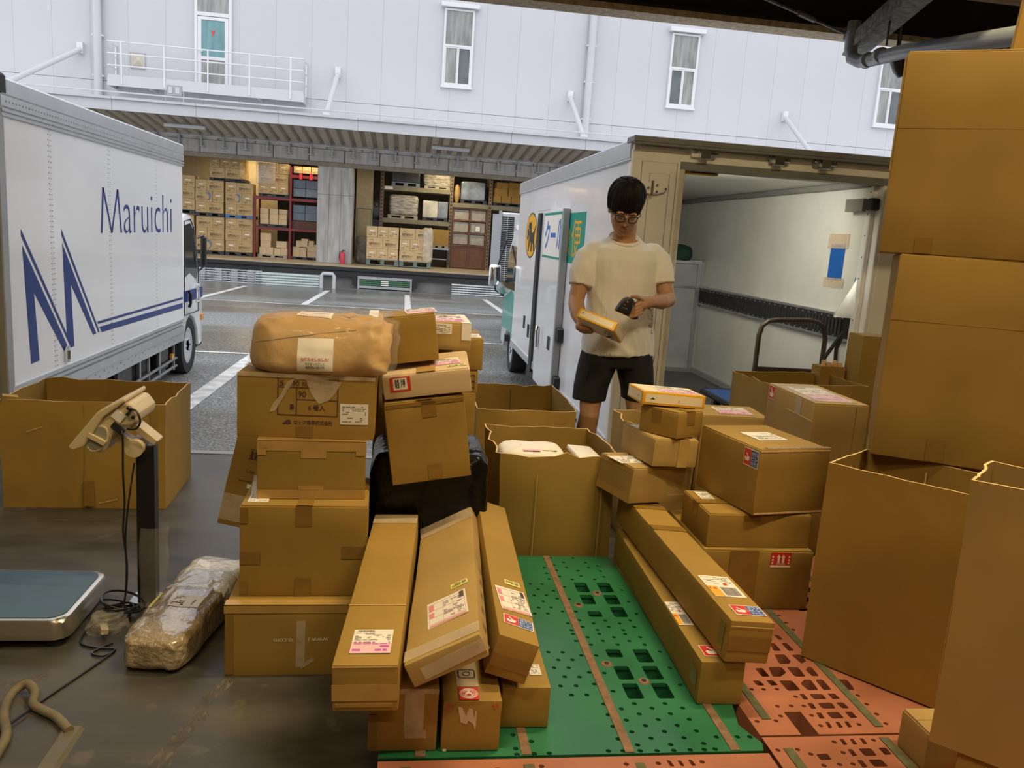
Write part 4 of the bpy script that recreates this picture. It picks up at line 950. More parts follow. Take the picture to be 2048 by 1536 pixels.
# ------------------------------------------------------------------ third truck, mostly hidden beyond the right one
TT = (2.6, 14.2, AZ(14.2)); pk = thing('parked_truck', 'pale grey truck with louvred side parked beyond the right truck cab', 'truck', TT)
mb = MB(TT); mb.b2(1.90, 3.6, 13.1, 16.0, .56, 1.72); mb.b2(1.50, 1.9, 13.09, 13.2, .56, 1.72); pb = mb.build('cargo_box', M['alu'], pk, bevel=.02)
mb = MB(TT); mb.b2(1.47, 1.5, 13.07, 13.2, .54, 1.74); mb.b2(1.36, 1.50, 13.02, 13.06, .72, 1.68); mb.build('corner_post', M['grey_metal'], pk)
for k in range(40): pass
lv = None
for k in range(34):
    if lv is None:
        mb = MB(); mb.box((0, 0, 0), (.10, .012, .02), (25, 0, 0)); mb.box((.11, 0, 0), (.10, .012, .02), (25, 0, 0)); lv = mb.build('louvre_slat', M['dark_steel'], pk)
        lv.location = (1.52-TT[0]+.03, 13.085-TT[1], .62-TT[2])
    else: c = lv.copy(); COL.objects.link(c); c.location = (1.52-TT[0]+.03, 13.085-TT[1], .62-TT[2]+k*.031)
mb = MB(TT); mb.cyl((1.78, 13.06, 1.50), (1.78, 13.09, 1.50), .045, 16); mb.build('round_reflector', M['white'], pk)
mb = MB(TT); mb.b2(2.0, 3.4, 13.3, 16.6, .2, .5); mb.build('chassis_rail', M['under'], pk)
for xx, s in ((2.3, -1), (3.4, 1)):
    for yy in (13.9, 16.2): wheel(pk, TT, (xx, yy, AZ(yy)+.33), .33, .2, s)
mb = MB(TT); mb.prism([(16.05, .1), (16.05, 1.7), (16.8, 1.7), (17.2, 1.0), (17.25, .1)], lambda a, b, t: (t, a, b), 2.2, 3.55); mb.build('cab', M['truck_white'], pk, bevel=.02)
# ------------------------------------------------------------------ goods on the far dock
M['nori'] = cardboard('nori_carton_board', (.50, .35, .17)); M['nori2'] = cardboard('plain_far_carton_board', (.62, .46, .27))
M['nori_ink'] = mat('faded_brown_print', (.13, .075, .035), .7, vary=0); M['nori_logo'] = mat('faded_blue_swoosh', (.16, .20, .26), .7, vary=0)
M['pallet_dark'] = mat('dark_plastic_pallet', (.03, .035, .04), .6, vary=.2); M['pallet_blue'] = mat('blue_plastic_pallet', (.05, .16, .36), .5, vary=.1)
M['pallet_green'] = mat('grey_green_pallet', (.14, .19, .17), .6, vary=.1); M['pallet_wood'] = mat('pale_pallet', (.34, .30, .22), .7, vary=.2)
M['film'] = mat('stretch_film', (.85, .82, .75), .12, vary=.1, vscale=9, alpha=.30, bump=.5, bscale=9)
M['film_silver'] = mat('crumpled_silver_film', (.34, .31, .25), .18, vary=.5, vscale=5, stretch=(1, 1, 4), bump=.9, bscale=7)
M['red_rack'] = mat('red_rack_paint', (.19, .012, .012), .45, vary=.15); M['brown_rack'] = mat('brown_rack_paint', (.17, .12, .06), .55, vary=.2)
M['olive_beam'] = mat('olive_shelf_beam', (.20, .18, .11), .6, vary=.1)
_pal = {}
def far_pallet(x0, x1, y0, z, m, label, d=1.0, h=.14, group=None):
    w = x1-x0; t = thing('pallet', label, 'pallet', (x0+w/2, y0+d/2, z), group=group)
    for zz in (.01, h-.02): MB().b2(-w/2, w/2, -d/2, d/2, zz-.01, zz+.02).build('deck', m, t)
    for xx in (-w/2+.07, 0, w/2-.07): MB().b2(xx-.07, xx+.07, -d/2+.005, d/2-.005, .03, h-.03).build('block', m, t)
    return t
_mesh = {}
def far_carton(x0, x1, y0, z0, z1, label, kind='plain', d=.38, m=None, group=None):
    w, h = x1-x0-.006, z1-z0-.002; key = (round(w, 3), round(h, 3), round(d, 2), m.name if m else '')
    if key not in _mesh:
        mb = MB(); mb.b2(-w/2, w/2, -d/2, d/2, 0, h); o = mb.build('carton', m or M['nori'], None, bevel=.008); _mesh[key] = o.data
    else: o = link('carton', _mesh[key])
    o.location = ((x0+x1)/2 + random.uniform(-.006, .006), y0+d/2+random.uniform(0, .02), z0); o.rotation_euler.z = R(random.uniform(-.8, .8)); tag(o, label, 'carton', group)
    f = frames(w, d, h)['front']
    k2 = (kind, key)
    def kid(name, mats, fn):
        kk = (name, k2)
        if kk not in _mesh:
            mb = MB(); fn(mb); c = mb.build(name, mats, o); _mesh[kk] = c.data
        else: link(name, _mesh[kk], o)
    if kind == 'strip':     # hand hole with white strip
        kid('label_strip', M['paper'], lambda mb: patch(mb, f, -.22*w, .20*w, .06*h, .16*h, .002, .002))
        kid('print', M['nori_ink'], lambda mb: print_lines(mb, f, -.35*w, .35*w, -.36*h, -.05*h, 2, random.Random(3), 0, .5, .003, .35))
    elif kind == 'nori' or kind == 'swoosh':
        kk = ('txt', k2)
        s = '福岡有明のり' if w > .5 else '有明のり'
        if kk not in _mesh: c = text(o, f, 0 if kind == 'nori' else -.18*w, -.08*h, s, w*(.72 if kind == 'nori' else .5), h*.27, M['nori_ink'], off=.003, bold=.02); _mesh[kk] = c.data
        else: link('lettering', _mesh[kk], o)
        kid('print', M['nori_ink'], lambda mb: (patch(mb, f, -.36*w, .36*w, -.30*h, -.275*h, .003, .001), patch(mb, f, -.30*w, -.1*w, .24*h, .28*h, .003, .001)))
        if kind == 'swoosh':
            kid('swoosh', M['nori_logo'], lambda mb: poly_patch(mb, f, [(.08*w, .30*h), (.18*w, .42*h), (.34*w, .40*h), (.44*w, .22*h), (.44*w, -.08*h), (.36*w, -.30*h), (.20*w, -.40*h), (.32*w, -.16*h), (.32*w, .08*h), (.24*w, .22*h)], .003, .001))
    return o
def film(x0, x1, y0, y1, z0, z1, m, label, seed, name='film_wrapped_load', cat='pallet load', e=.22, amp=.02):
    o = link(name, blob_mesh(x1-x0, y1-y0, z1-z0, e, amp, 5, seed, 44, 26, True)); o.location = ((x0+x1)/2, (y0+y1)/2, z0); o.data.materials.append(m); tag(o, label, cat); return o
random.seed(11)
def stack(x0, x1, y0, z0, rows, where, d=.5, m=None, group=None):
    """rows bottom-up: list of (height, [(share, kind), ...])"""
    z = z0; n = len(rows)
    names = ['bottom', 'middle', 'top'] if n == 3 else (['bottom', 'top'] if n == 2 else ['only'])
    for ri, (h, row) in enumerate(rows):
        tot = sum(s for s, _ in row); x = x0
        for ci, (s, k) in enumerate(row):
            w = (x1-x0)*s/tot
            pos = ['left', 'right'] if len(row) == 2 else (['left', 'centre', 'right'] if len(row) == 3 else ['single'])
            far_carton(x, x+w, y0, z, z+h, 'brown carton, %s of the %s row, %s' % (pos[ci], names[ri], where), k, d, m, group)
            x += w
        z += h
A, Bk, W, Nn = (2, 'strip'), (3, 'nori'), (3, 'swoosh'), (2, 'plain')
# two columns of nori cartons, two tiers each, left of the red rack
far_pallet(-7.40, -6.42, 30.5, 0, M['pallet_dark'], 'dark pallet under the lower left nori stack on the far dock')
stack(-7.38, -6.42, 30.5, .14, [(.40, [W, A]), (.40, [A, Bk]), (.38, [Bk, A])], 'lower stack nearest the left truck cab', d=.6)
far_pallet(-7.40, -6.42, 30.5, 1.33, M['pallet_dark'], 'dark pallet between the two leftmost nori stacks', h=.13)
stack(-7.40, -6.44, 30.5, 1.46, [(.37, [A, Bk]), (.38, [W, A]), (.38, [A, Bk])], 'upper stack nearest the left truck cab', d=.6)
far_pallet(-6.38, -5.43, 30.5, 0, M['pallet_dark'], 'dark pallet under the nori stack beside the red rack')
stack(-6.38, -5.43, 30.5, .14, [(.39, [A, Bk]), (.40, [Bk, A]), (.38, [A, Bk])], 'lower stack beside the red rack', d=.6)
far_pallet(-6.38, -5.43, 30.5, 1.32, M['pallet_blue'], 'blue pallet between the nori stacks beside the red rack', h=.12)
stack(-6.38, -5.43, 30.5, 1.44, [(.38, [A, Bk]), (.39, [W, A]), (.36, [A, Bk])], 'upper stack beside the red rack', d=.6)
far_pallet(-6.93, -5.72, 30.55, 2.60, M['pallet_dark'], 'dark pallet on top of the nori stacks', h=.09)
stack(-6.92, -5.90, 30.55, 2.69, [(.36, [Bk, Bk]), (.35, [A, A, A])], 'topmost pallet above the nori stacks', d=.6)
film(-5.92, -5.70, 30.55, 31.2, 2.69, 3.42, mat('amber_lit_film', (.70, .45, .12), .2, vary=.4, bump=.6, bscale=7, alpha=.8), 'glossy film flap on the right end of the topmost nori pallet', 3, 'stretch_film', 'film')  # warm lamplight put into the amber colour of the film
far_pallet(-8.4, -7.42, 30.5, 1.38, M['pallet_dark'], 'dark pallet under the carton stack half hidden by the left truck')
stack(-8.36, -7.42, 30.5, 1.52, [(.40, [(1, 'plain'), (1, 'strip')]), (.38, [(1, 'plain'), (1, 'nori')]), (.40, [(1, 'plain'), (1, 'strip')])], 'upper stack half hidden by the left truck body', d=.6)
far_pallet(-8.4, -7.45, 30.5, 0, M['pallet_dark'], 'dark pallet behind the left truck cab')
stack(-8.36, -7.45, 30.5, .14, [(.40, [(1, 'plain'), (1, 'plain')]), (.40, [(1, 'plain'), (1, 'plain')]), (.40, [(1, 'plain'), (1, 'plain')])], 'lower stack behind the left truck cab', d=.6)
# red rack
RK = (-4.3, 30.9, 0); rk = thing('pallet_rack', 'red steel pallet rack of two bays left of the concrete column', 'rack', RK)
for xx in (-5.36, -4.13, -3.14):
    for yy in (30.5, 31.5): MB(RK).b2(xx-.036, xx+.036, yy-.035, yy+.035, 0, 3.25 if xx > -4.5 else 2.2).build('upright', M['red_rack'], rk)
for zz in (1.06, 2.12):
    for a, b in ((-5.36, -4.13), (-4.13, -3.14)):
        for yy in (30.5, 31.5): MB(RK).b2(a, b, yy-.03, yy+.03, zz-.05, zz+.03).build('beam', M['red_rack'], rk)
for yy in (30.5, 31.5): MB(RK).b2(-4.13, -3.14, yy-.03, yy+.03, 2.88, 2.98).build('beam', M['red_rack'], rk)
for zz in (1.06, 2.12): MB(RK).b2(-5.33, -3.14, 30.53, 31.47, zz+.03, zz+.05).build('shelf_panel', M['dark_steel'], rk)
MB(RK).b2(-4.13, -3.14, 30.53, 31.47, 2.96, 2.98).build('shelf_panel', M['dark_steel'], rk)
far_pallet(-5.25, -4.2, 30.55, 2.17, M['pallet_dark'], 'dark pallet on the top beam of the left red bay', h=.1)
stack(-5.27, -4.22, 30.55, 2.27, [(.36, [A, A, A]), (.35, [Bk, Bk]), (.36, [A, A, A])], 'wrapped load on top of the left red bay', d=.6)
film(-5.33, -4.70, 30.45, 31.2, 2.6, 3.40, M['film'], 'clear stretch film around the load on top of the red rack', 5, 'stretch_film', 'film', .2, .03)
far_pallet(-5.22, -4.25, 30.55, 1.11, M['pallet_dark'], 'dark pallet on the middle shelf of the left red bay', h=.09)
for r_ in range(3):
    for c_ in range(3):
        far_carton(-5.20+c_*.325, -5.20+c_*.325+.30, 30.58, 1.20+r_*.185, 1.20+r_*.185+.183, 'small carton, %s of the %s row, middle shelf of the left red bay' % (['left', 'centre', 'right'][c_], ['bottom', 'middle', 'top'][r_]), 'plain', .4, M['nori2'])
far_pallet(-5.25, -4.22, 30.55, 0, M['pallet_wood'], 'pale pallet on the floor under the left red bay', h=.12)
LOW = [(-5.22, -4.97, .12, .38), (-4.97, -4.72, .12, .38), (-4.70, -4.46, .12, .36), (-4.46, -4.22, .12, .38), (-5.18, -4.82, .38, .60), (-5.18, -4.80, .60, .88), (-4.62, -4.24, .38, .62)]
LOWN = ['far left of the bottom row', 'second from left in the bottom row', 'third from left in the bottom row', 'far right of the bottom row', 'lower of the two stacked on the left', 'top of the two stacked on the left', 'single one on the right pair']
for q, nme in zip(LOW, LOWN): far_carton(q[0], q[1], 30.58, q[2], q[3], 'small carton, %s, floor of the left red bay' % nme, 'plain', .4, M['nori2'])
far_pallet(-4.06, -3.18, 30.6, 0, M['pallet_dark'], 'dark pallet on the floor beside the concrete column', h=.10)
LOW = [(-4.05, -3.80, .10, .46), (-3.80, -3.55, .10, .44), (-3.53, -3.19, .10, .30), (-3.53, -3.19, .30, .50), (-3.93, -3.52, .46, .68), (-3.75, -3.50, .68, .76), (-3.49, -3.30, .50, .70), (-3.28, -3.16, .50, .57)]
LOWN = ['left front', 'centre front', 'lower right', 'upper right', 'wide one in the second row', 'flat one at the very top', 'narrow one right of the top', 'smallest at the right edge']
for q, nme in zip(LOW, LOWN): far_carton(q[0], q[1], 30.62, q[2], q[3], 'tan carton, %s, pile in the right red bay' % nme, 'plain', .4, M['nori2'])
for i in range(3): far_carton(-4.06+i*.31, -4.06+i*.31+.30, 30.6, 3.06, 3.30, 'small brown carton, %s of three on top of the right red bay' % ['left', 'middle', 'right'][i], 'strip', .5)
for i, xx in enumerate((-3.78, -3.42)):
    t = thing('rack_strap', 'bright red strap hook, %s of two under the top shelf of the red rack' % ['left', 'right'][i], 'strap', (xx, 30.44, 2.94)); MB().b2(-.05, .05, -.02, .02, -.1, .1).build('strap', mat('bright_red_plastic', (.55, .01, .02), .4), t)
M['crate_blue'] = mat('grey_blue_crate', (.17, .22, .27), .5, vary=.1)
cr = 0
for z0, z1 in ((1.40, 1.95), (2.24, 2.84)):
    t = thing('plastic_crate_stack', ['grey blue crate load on the middle shelf of the right red bay', 'grey blue crate load on the upper shelf of the right red bay'][cr], 'crate', (-3.62, 30.95, z0)); cr += 1
    for i in range(2):
        for k in range(2):
            h = (z1-z0)/2; mb = MB(); mb.b2(-.44+i*.44, -.02+i*.44, -.3, .3, k*h+.005, (k+1)*h-.01)
            for q in range(7): mb.b2(-.42+i*.44+q*.06, -.40+i*.44+q*.06, -.312, -.3, k*h+.02, (k+1)*h-.02)
            mb.build('crate', M['crate_blue'], t)
t = thing('wooden_case', 'dark reddish wooden case on the middle shelf of the right red bay', 'case', (-3.63, 30.95, 1.11))
MB().b2(-.46, .46, -.35, .35, 0, .27).build('case_body', mat('dark_red_wood', (.10, .035, .02), .6, vary=.3, stretch=(1, 1, 6)), t)
# nori pallets in front, right of the column
far_pallet(-1.36, -.22, 29.62, .02, M['pallet_green'], 'grey green pallet under the left nori pallet load', h=.21)
far_pallet(-.18, .94, 29.62, .02, M['pallet_green'], 'grey green pallet under the right nori pallet load', h=.21)
B1, B2 = (1, 'strip'), (1, 'nori')
M['nori3'] = cardboard('bright_nori_board', (.60, .43, .22))
stack(-1.36, -.24, 29.62, .23, [(.38, [(1, 'strip'), (1, 'strip'), (1, 'strip')]), (.39, [B2, B2]), (.38, [(1, 'strip'), (1, 'strip'), (1, 'strip')])], 'left pallet load right of the column', .55, M['nori3'])
stack(-.20, .90, 29.62, .23, [(.38, [B2, B2]), (.39, [(1, 'strip'), (1, 'strip'), (1, 'strip')]), (.38, [B2, B2])], 'right pallet load right of the column', .55, M['nori3'])
film(.62, .98, 29.55, 30.2, .22, 1.42, mat('bright_film', (.8, .75, .62), .12, vary=.2, bump=.7, bscale=7, alpha=.45), 'shiny stretch film on the right end of the right nori load', 8, 'stretch_film', 'film', .3, .03)
# brown rack
BK = (1.2, 31.9, 0); bk = thing('storage_rack', 'brown steel storage rack with olive beams behind the nori pallets', 'rack', BK)
for xx in (-.94, 1.66, 3.14, 4.4):
    for yy in (31.5, 32.6): 
        mb = MB(BK); mb.b2(xx-.06, xx+.06, yy-.05, yy+.05, 0, 3.6); mb.build('upright', M['brown_rack'], bk)
    mb = MB(BK)
    for k in range(26): mb.b2(xx-.03, xx+.03, 31.445, 31.451, .12+k*.13, .17+k*.13)
    stuff(mb.build('slots', M['under'], bk))
for zz, a, b in ((1.66, -.94, 1.66), (2.85, -.94, 1.66), (2.40, 1.66, 3.14), (2.40, 3.14, 4.4)):
    for yy in (31.47, 32.6): MB(BK).b2(a+.06, b-.06, yy-.03, yy+.03, zz-.10, zz+.06).build('beam', M['olive_beam'], bk)
    MB(BK).b2(a+.06, b-.06, 31.5, 32.57, zz+.02, zz+.05).build('shelf_panel', M['olive_beam'], bk)
MB(BK).b2(-.84, -.55, 31.43, 31.44, 2.78, 2.88).build('shelf_label', M['paper'], bk)
far_pallet(-.70, .42, 31.5, 1.72, M['pallet_wood'], 'pale pallet on the middle shelf of the brown rack, left', h=.14)
film(-.64, .42, 31.5, 32.4, 1.86, 2.60, M['film_silver'], 'silver film wrapped load on the middle shelf, left, of the brown rack', 21)
far_pallet(.60, 1.55, 31.5, 1.72, M['pallet_dark'], 'dark pallet on the middle shelf of the brown rack, right', h=.12)
film(.60, 1.16, 31.5, 32.2, 1.84, 2.46, mat('pale_wrapped_board', (.50, .48, .40), .3, vary=.25, vscale=3), 'pale wrapped block on the middle shelf of the brown rack', 22, e=.1, amp=.006)
film(1.17, 1.55, 31.55, 32.2, 1.84, 2.46, mat('blue_grey_wrapped_block', (.20, .24, .28), .3, vary=.25, vscale=3), 'blue grey wrapped block on the middle shelf of the brown rack', 23, e=.1, amp=.006)
far_pallet(-.60, .45, 31.5, 2.91, M['crate_blue'], 'blue grey pallet on the top shelf of the brown rack', h=.16)
film(-.60, .45, 31.55, 32.3, 3.07, 3.52, mat('dark_wrapped_stock', (.05, .05, .055), .3, vary=.3, vscale=4), 'dark wrapped stock on the top shelf of the brown rack, left', 24, e=.12, amp=.01)
far_pallet(.62, 1.58, 31.5, 2.91, M['pallet_wood'], 'pale pallet on the top shelf of the brown rack, right', h=.1)
film(.60, 1.60, 31.5, 32.3, 3.01, 3.50, M['film_silver'], 'silver film wrapped bags on the top shelf of the brown rack, right', 25, amp=.04)
far_pallet(2.0, 3.0, 31.5, 2.46, M['pallet_dark'], 'dark pallet with white plate on the right bay of the brown rack', h=.14)
film(2.02, 2.92, 31.5, 32.3, 2.60, 3.28, mat('film_over_blue_crates', (.22, .26, .32), .18, vary=.35, vscale=2.5, bump=.3, bscale=6), 'film wrapped blue crates on the right bay of the brown rack', 26, e=.12, amp=.012)
film(1.76, 1.98, 31.55, 31.8, 2.46, 3.15, mat('rolled_ochre_stock', (.46, .30, .10), .6, vary=.3), 'upright ochre roll left of the film wrapped blue crates', 27, 'paper_roll', 'roll', .9, .01)
far_pallet(3.25, 4.35, 31.5, 2.46, M['pallet_dark'], 'dark pallet on the far right bay of the brown rack', h=.12)
for i, (a, b, z0, z1) in enumerate(((3.25, 3.55, 2.58, 2.83), (3.56, 3.94, 2.58, 2.84), (3.95, 4.34, 2.58, 2.85), (3.27, 3.80, 2.83, 3.12), (3.82, 4.34, 2.84, 3.14), (3.35, 3.82, 3.12, 3.34), (3.83, 4.32, 3.14, 3.36))):
    far_carton(a, b, 31.5, z0, z1, 'brown carton, %s, on the far right bay of the brown rack' % ['lower left', 'lower middle', 'lower right', 'left of the second row', 'right of the second row', 'top left', 'top right'][i], 'plain', .6, CB[3])
CBT = (2.42, 31.9, 0); ct = thing('pigeonhole_cabinet', 'brown framed cabinet of pale square compartments beside the brown rack', 'cabinet', CBT)
M['cab_brown'] = mat('red_brown_steel', (.15, .06, .025), .5, vary=.15); M['cab_pale'] = mat('pale_bin_back', (.36, .33, .27), .6, vary=.15)
MB(CBT).b2(1.74, 3.06, 31.55, 32.2, .02, .86).build('base_panel', M['cab_brown'], ct, bevel=.01)
for xx in (1.74, 2.38, 3.02): MB(CBT).b2(xx, xx+.05, 31.50, 32.2, .02, 2.28).build('post', M['cab_brown'], ct)
for zz in (.86, 1.32, 1.80, 2.24): MB(CBT).b2(1.74, 3.07, 31.50, 32.2, zz, zz+.05).build('shelf', M['cab_brown'], ct)
for r_ in range(3):
    for c_ in range(2): MB(CBT).b2(1.80+c_*.64, 2.36+c_*.64, 31.56, 31.58, .93+r_*.46, 1.30+r_*.46).build('bin_front', M['cab_pale'], ct)
MB(CBT).b2(2.62, 2.84, 31.54, 31.56, 1.42, 1.66).build('label_frame', M['ink_grey'], ct); MB(CBT).b2(2.65, 2.81, 31.535, 31.545, 1.45, 1.63).build('label_card', M['paper'], ct)
far_pallet(.98, 1.62, 31.2, .72, M['pallet_wood'], 'pale pallet carrying the big brown carton beside the rack post', h=.12)
far_carton(.62, 1.62, 31.2, .84, 1.42, 'large brown carton behind the right nori load', 'plain', .6, CB[3])
tb = thing('work_table', 'dark steel table under the large brown carton on the far dock', 'table', (1.12, 31.6, 0))
MB().b2(-.52, .52, -.4, .4, .67, .72).build('table_top', M['steel'], tb)
for xx in (-.48, .48):
    for yy in (-.36, .36): MB().b2(xx-.025, xx+.025, yy-.025, yy+.025, 0, .67).build('leg', M['dark_steel'], tb)
MB().b2(-.48, .48, -.36, .36, .3, .33).build('lower_shelf', M['steel'], tb)
film(-1.75, -1.30, 30.4, 30.9, .02, .95, mat('grey_green_sacks', (.22, .20, .16), .7, vary=.4), 'dim stacked sacks behind the column on the far dock', 31, 'sack_pile', 'sacks', .4, .04)
cs = thing('roll_cage', 'grey green roll cage frame beside the concrete column', 'cage', (-1.52, 30.6, 0)); mb = MB()
for xx in (-.25, .25): mb.tube([(xx, 0, .05), (xx, 0, 2.0)], .02, 6)
for zz in (.1, .95, 1.98): mb.tube([(-.25, 0, zz), (.25, 0, zz)], .018, 6)
mb.build('frame', M['pallet_green'], cs)
film(-1.28, -.95, 31.55, 32.0, 1.62, 2.3, mat('dark_twine_heap', (.05, .05, .05), .4, vary=.5, vscale=20), 'dark crumpled bag heap left of the brown rack', 32, 'bag_heap', 'bag', .6, .05)
t = thing('storage_bin', 'dark storage bin under the crumpled bag heap beside the brown rack', 'bin', (-1.15, 31.8, 0)); MB().b2(-.2, .2, -.3, .3, 0, 1.62).build('bin_body', M['dark_steel'], t)
for i, (xx, z1) in enumerate(((3.28, 1.42), (3.42, 1.38))):
    film(xx-.085, xx+.085-.04*i, 30.1+.3*i, 30.27+.3*i, 0, z1, mat('ochre_roll', (.50, .36, .17), .6, vary=.2), 'tall ochre paper roll, %s of two, left of the grey louvred truck' % ['left', 'right'][i], 40+i, 'paper_roll', 'roll', .9, .008)
ex = thing('fire_extinguisher', 'red fire extinguisher at the foot of the concrete column', 'extinguisher', (-2.17, 29.36, 0))
mb = MB(); mb.tube([(0, 0, 0), (0, 0, .03), (0, 0, .34), (0, 0, .40), (0, 0, .43)], [.085, .09, .09, .06, .03], 16); mb.build('cylinder', mat('extinguisher_red', (.60, .03, .06), .3), ex, smooth=40)
mb = MB(); mb.b2(-.02, .10, -.02, .02, .45, .48); mb.b2(-.025, .025, -.025, .025, .43, .46); mb.tube([(0, 0, .45), (-.10, 0, .42), (-.11, 0, .2)], .012, 6); mb.build('valve_hose', M['under'], ex)

# ------------------------------------------------------------------ against the dock face
for i in range(6):
    t = thing('steel_grating', 'galvanised grating, %s from the top of the leaning grid pile' % ORD[i], 'grating', (-5.6, 27.55, AZ(27.5)+.40-.078*i)); mb = MB()
    for k in range(2): mb.tube([(-1.05, -.3+.55*k, 0), (1.05, -.3+.55*k, 0)], .02, 5)
    for k in range(12): mb.tube([(-1.0+k*.18, -.32, (k % 2)*.018), (-1.0+k*.18, .27, (k % 2)*.018)], .013, 5)
    for k in range(4): mb.b2(-.9+.5*k, -.7+.5*k, -.34, -.3, -.03, .03)
    mb.build('bars', M['steel'], t)
M['pale_green'] = mat('pale_green_slat', (.50, .58, .56), .4, vary=.08)
for i in range(5):
    t = thing('shutter_slat', 'pale green metal slat, %s from the top of the pile beside the gratings' % ORD[i], 'slat', (-3.75, 27.5, AZ(27.5)+.34-.085*i)); mb = MB()
    mb.tube([(-1.0, -.2, 0), (1.0, -.2, 0)], .04, 8); mb.b2(-1.0, 1.0, -.2, .25, -.035, .03); mb.build('slat', M['pale_green'], t)
far_pallet(-4.5, -2.9, 27.2, AZ(27.5)-.12, M['pallet_dark'], 'dark pallet under the pale green slats', d=.6, h=.1)
for i in range(5):
    t = thing('shutter_slat', 'silver metal slat, %s from the top of the pile beside the right truck mirror' % ORD[i], 'slat', (2.35, 27.5, AZ(27.5)+.33-.075*i)); mb = MB()
    mb.tube([(-.75, -.2, 0), (1.0, -.2, 0)], .036, 8); mb.b2(-.75, 1.0, -.2, .25, -.03, .028); mb.build('slat', M['steel'], t)
bo = thing('hoop_barrier', 'white steel hoop barrier standing before the dock face', 'barrier', (-2.43, 26.9, AZ(26.9)))
mb = MB(); mb.tube([(-.20, 0, 0), (-.20, 0, .40), (-.15, 0, .47), (.15, 0, .47), (.20, 0, .40), (.20, 0, 0)], .06, 10); mb.build('hoop', M['clad'], bo, smooth=40)
lv = thing('dock_leveller', 'grey dock leveller with green slats under the dock edge', 'leveller', (-.62, 27.6, AZ(27.6)))
mb = MB(); mb.b2(-.9, .9, -.05, .2, .34, .42); mb.b2(-.9, .9, -.05, .2, .04, .12); mb.b2(-.9, -.84, -.05, .2, .0, .42); mb.b2(.84, .9, -.05, .2, .0, .42); mb.build('frame', M['grey_metal'], lv)
for k in range(3): MB().b2(-.84, .84, -.03, .1, .14+k*.065, .19+k*.065).build('slat', mat('green_slat', (.05, .14, .07), .5), lv)
for k in range(3): MB().b2(-.12, .12, -.045, -.03, .15+k*.06, .18+k*.06).build('white_mark', M['paper'], lv)
for s in (-1, 1): MB().b2(s*1.0-.08, s*1.0+.08, 0, .25, .12, .4).build('bumper', M['black_rub'], lv)
# ------------------------------------------------------------------ plastic pallets on the dock floor
M['p_green'] = mat('green_plastic_pallet', (.019, .150, .064), .40, vary=.16, vscale=5, rvary=.08)
M['p_orange'] = mat('brick_orange_pallet', (.37, .135, .075), .50, vary=.14, vscale=6, rvary=.06)
M['grip'] = mat('grey_brown_grip_strip', (.20, .115, .065), .8, vary=.25, vscale=40); M['grip_green'] = mat('olive_grip_strip', (.10, .105, .05), .8, vary=.25, vscale=40)
RP_H=[[(1.149,1.81),(1.159,1.811),(1.156,1.784),(1.145,1.782)],
[(1.177,1.809),(1.188,1.81),(1.186,1.784),(1.174,1.783)],
[(1.203,1.81),(1.214,1.811),(1.212,1.786),(1.2,1.784)],
[(1.146,1.853),(1.16,1.852),(1.157,1.825),(1.142,1.825)],
[(1.175,1.853),(1.211,1.854),(1.212,1.825),(1.176,1.824)],
[(1.229,1.854),(1.25,1.854),(1.251,1.826),(1.23,1.825)],
[(1.144,1.898),(1.159,1.897),(1.157,1.87),(1.142,1.87)],
[(1.173,1.897),(1.215,1.898),(1.213,1.87),(1.174,1.87)],
[(1.228,1.898),(1.25,1.898),(1.252,1.87),(1.231,1.871)],
[(1.143,1.942),(1.157,1.942),(1.157,1.914),(1.142,1.914)],
[(1.172,1.941),(1.21,1.941),(1.211,1.915),(1.173,1.914)],
[(1.227,1.943),(1.249,1.942),(1.252,1.916),(1.228,1.914)],
[(1.116,2.012),(1.155,2.011),(1.157,1.96),(1.117,1.958)],
[(1.195,2.015),(1.215,2.014),(1.211,1.961),(1.178,1.961),(1.173,1.994)],
[(1.228,2.014),(1.252,2.015),(1.251,1.962),(1.225,1.96)],
[(1.036,2.013),(1.057,2.012),(1.061,1.986),(1.039,1.986)],
[(1.078,2.014),(1.098,2.014),(1.102,1.987),(1.08,1.986)],
[(1.117,2.085),(1.159,2.085),(1.159,2.054),(1.13,2.031),(1.107,2.033)],
[(1.174,2.084),(1.211,2.084),(1.208,2.031),(1.175,2.032)],
[(1.241,2.084),(1.253,2.084),(1.251,2.033),(1.229,2.033),(1.226,2.066)],
[(1.072,2.078),(1.097,2.081),(1.098,2.033),(1.075,2.032)],
[(1.17,2.158),(1.204,2.158),(1.204,2.116),(1.19,2.102),(1.161,2.104)],
[(1.224,2.156),(1.257,2.156),(1.253,2.115),(1.231,2.104)],
[(1.188,2.228),(1.204,2.228),(1.204,2.179),(1.178,2.179)],
[(1.227,2.228),(1.245,2.231),(1.247,2.18),(1.226,2.177)],
[(1.225,2.279),(1.241,2.279),(1.244,2.251),(1.229,2.248)],
[(1.296,2.015),(1.327,2.013),(1.321,1.961),(1.294,1.959)]]
RP_R=[(1.014,1.968),(1.049,1.967),(1.089,1.967),(1.126,1.929),(1.051,1.884),(1.091,1.885),(1.127,1.884),(1.039,1.839),(0.963,1.817),(1.016,1.818),(1.127,1.84),(1.128,1.794),(1.237,1.796),(1.313,1.931),(1.314,1.888),(1.315,1.841),(1.315,1.798),(1.308,2.414),(1.309,2.363),(1.31,2.314)]
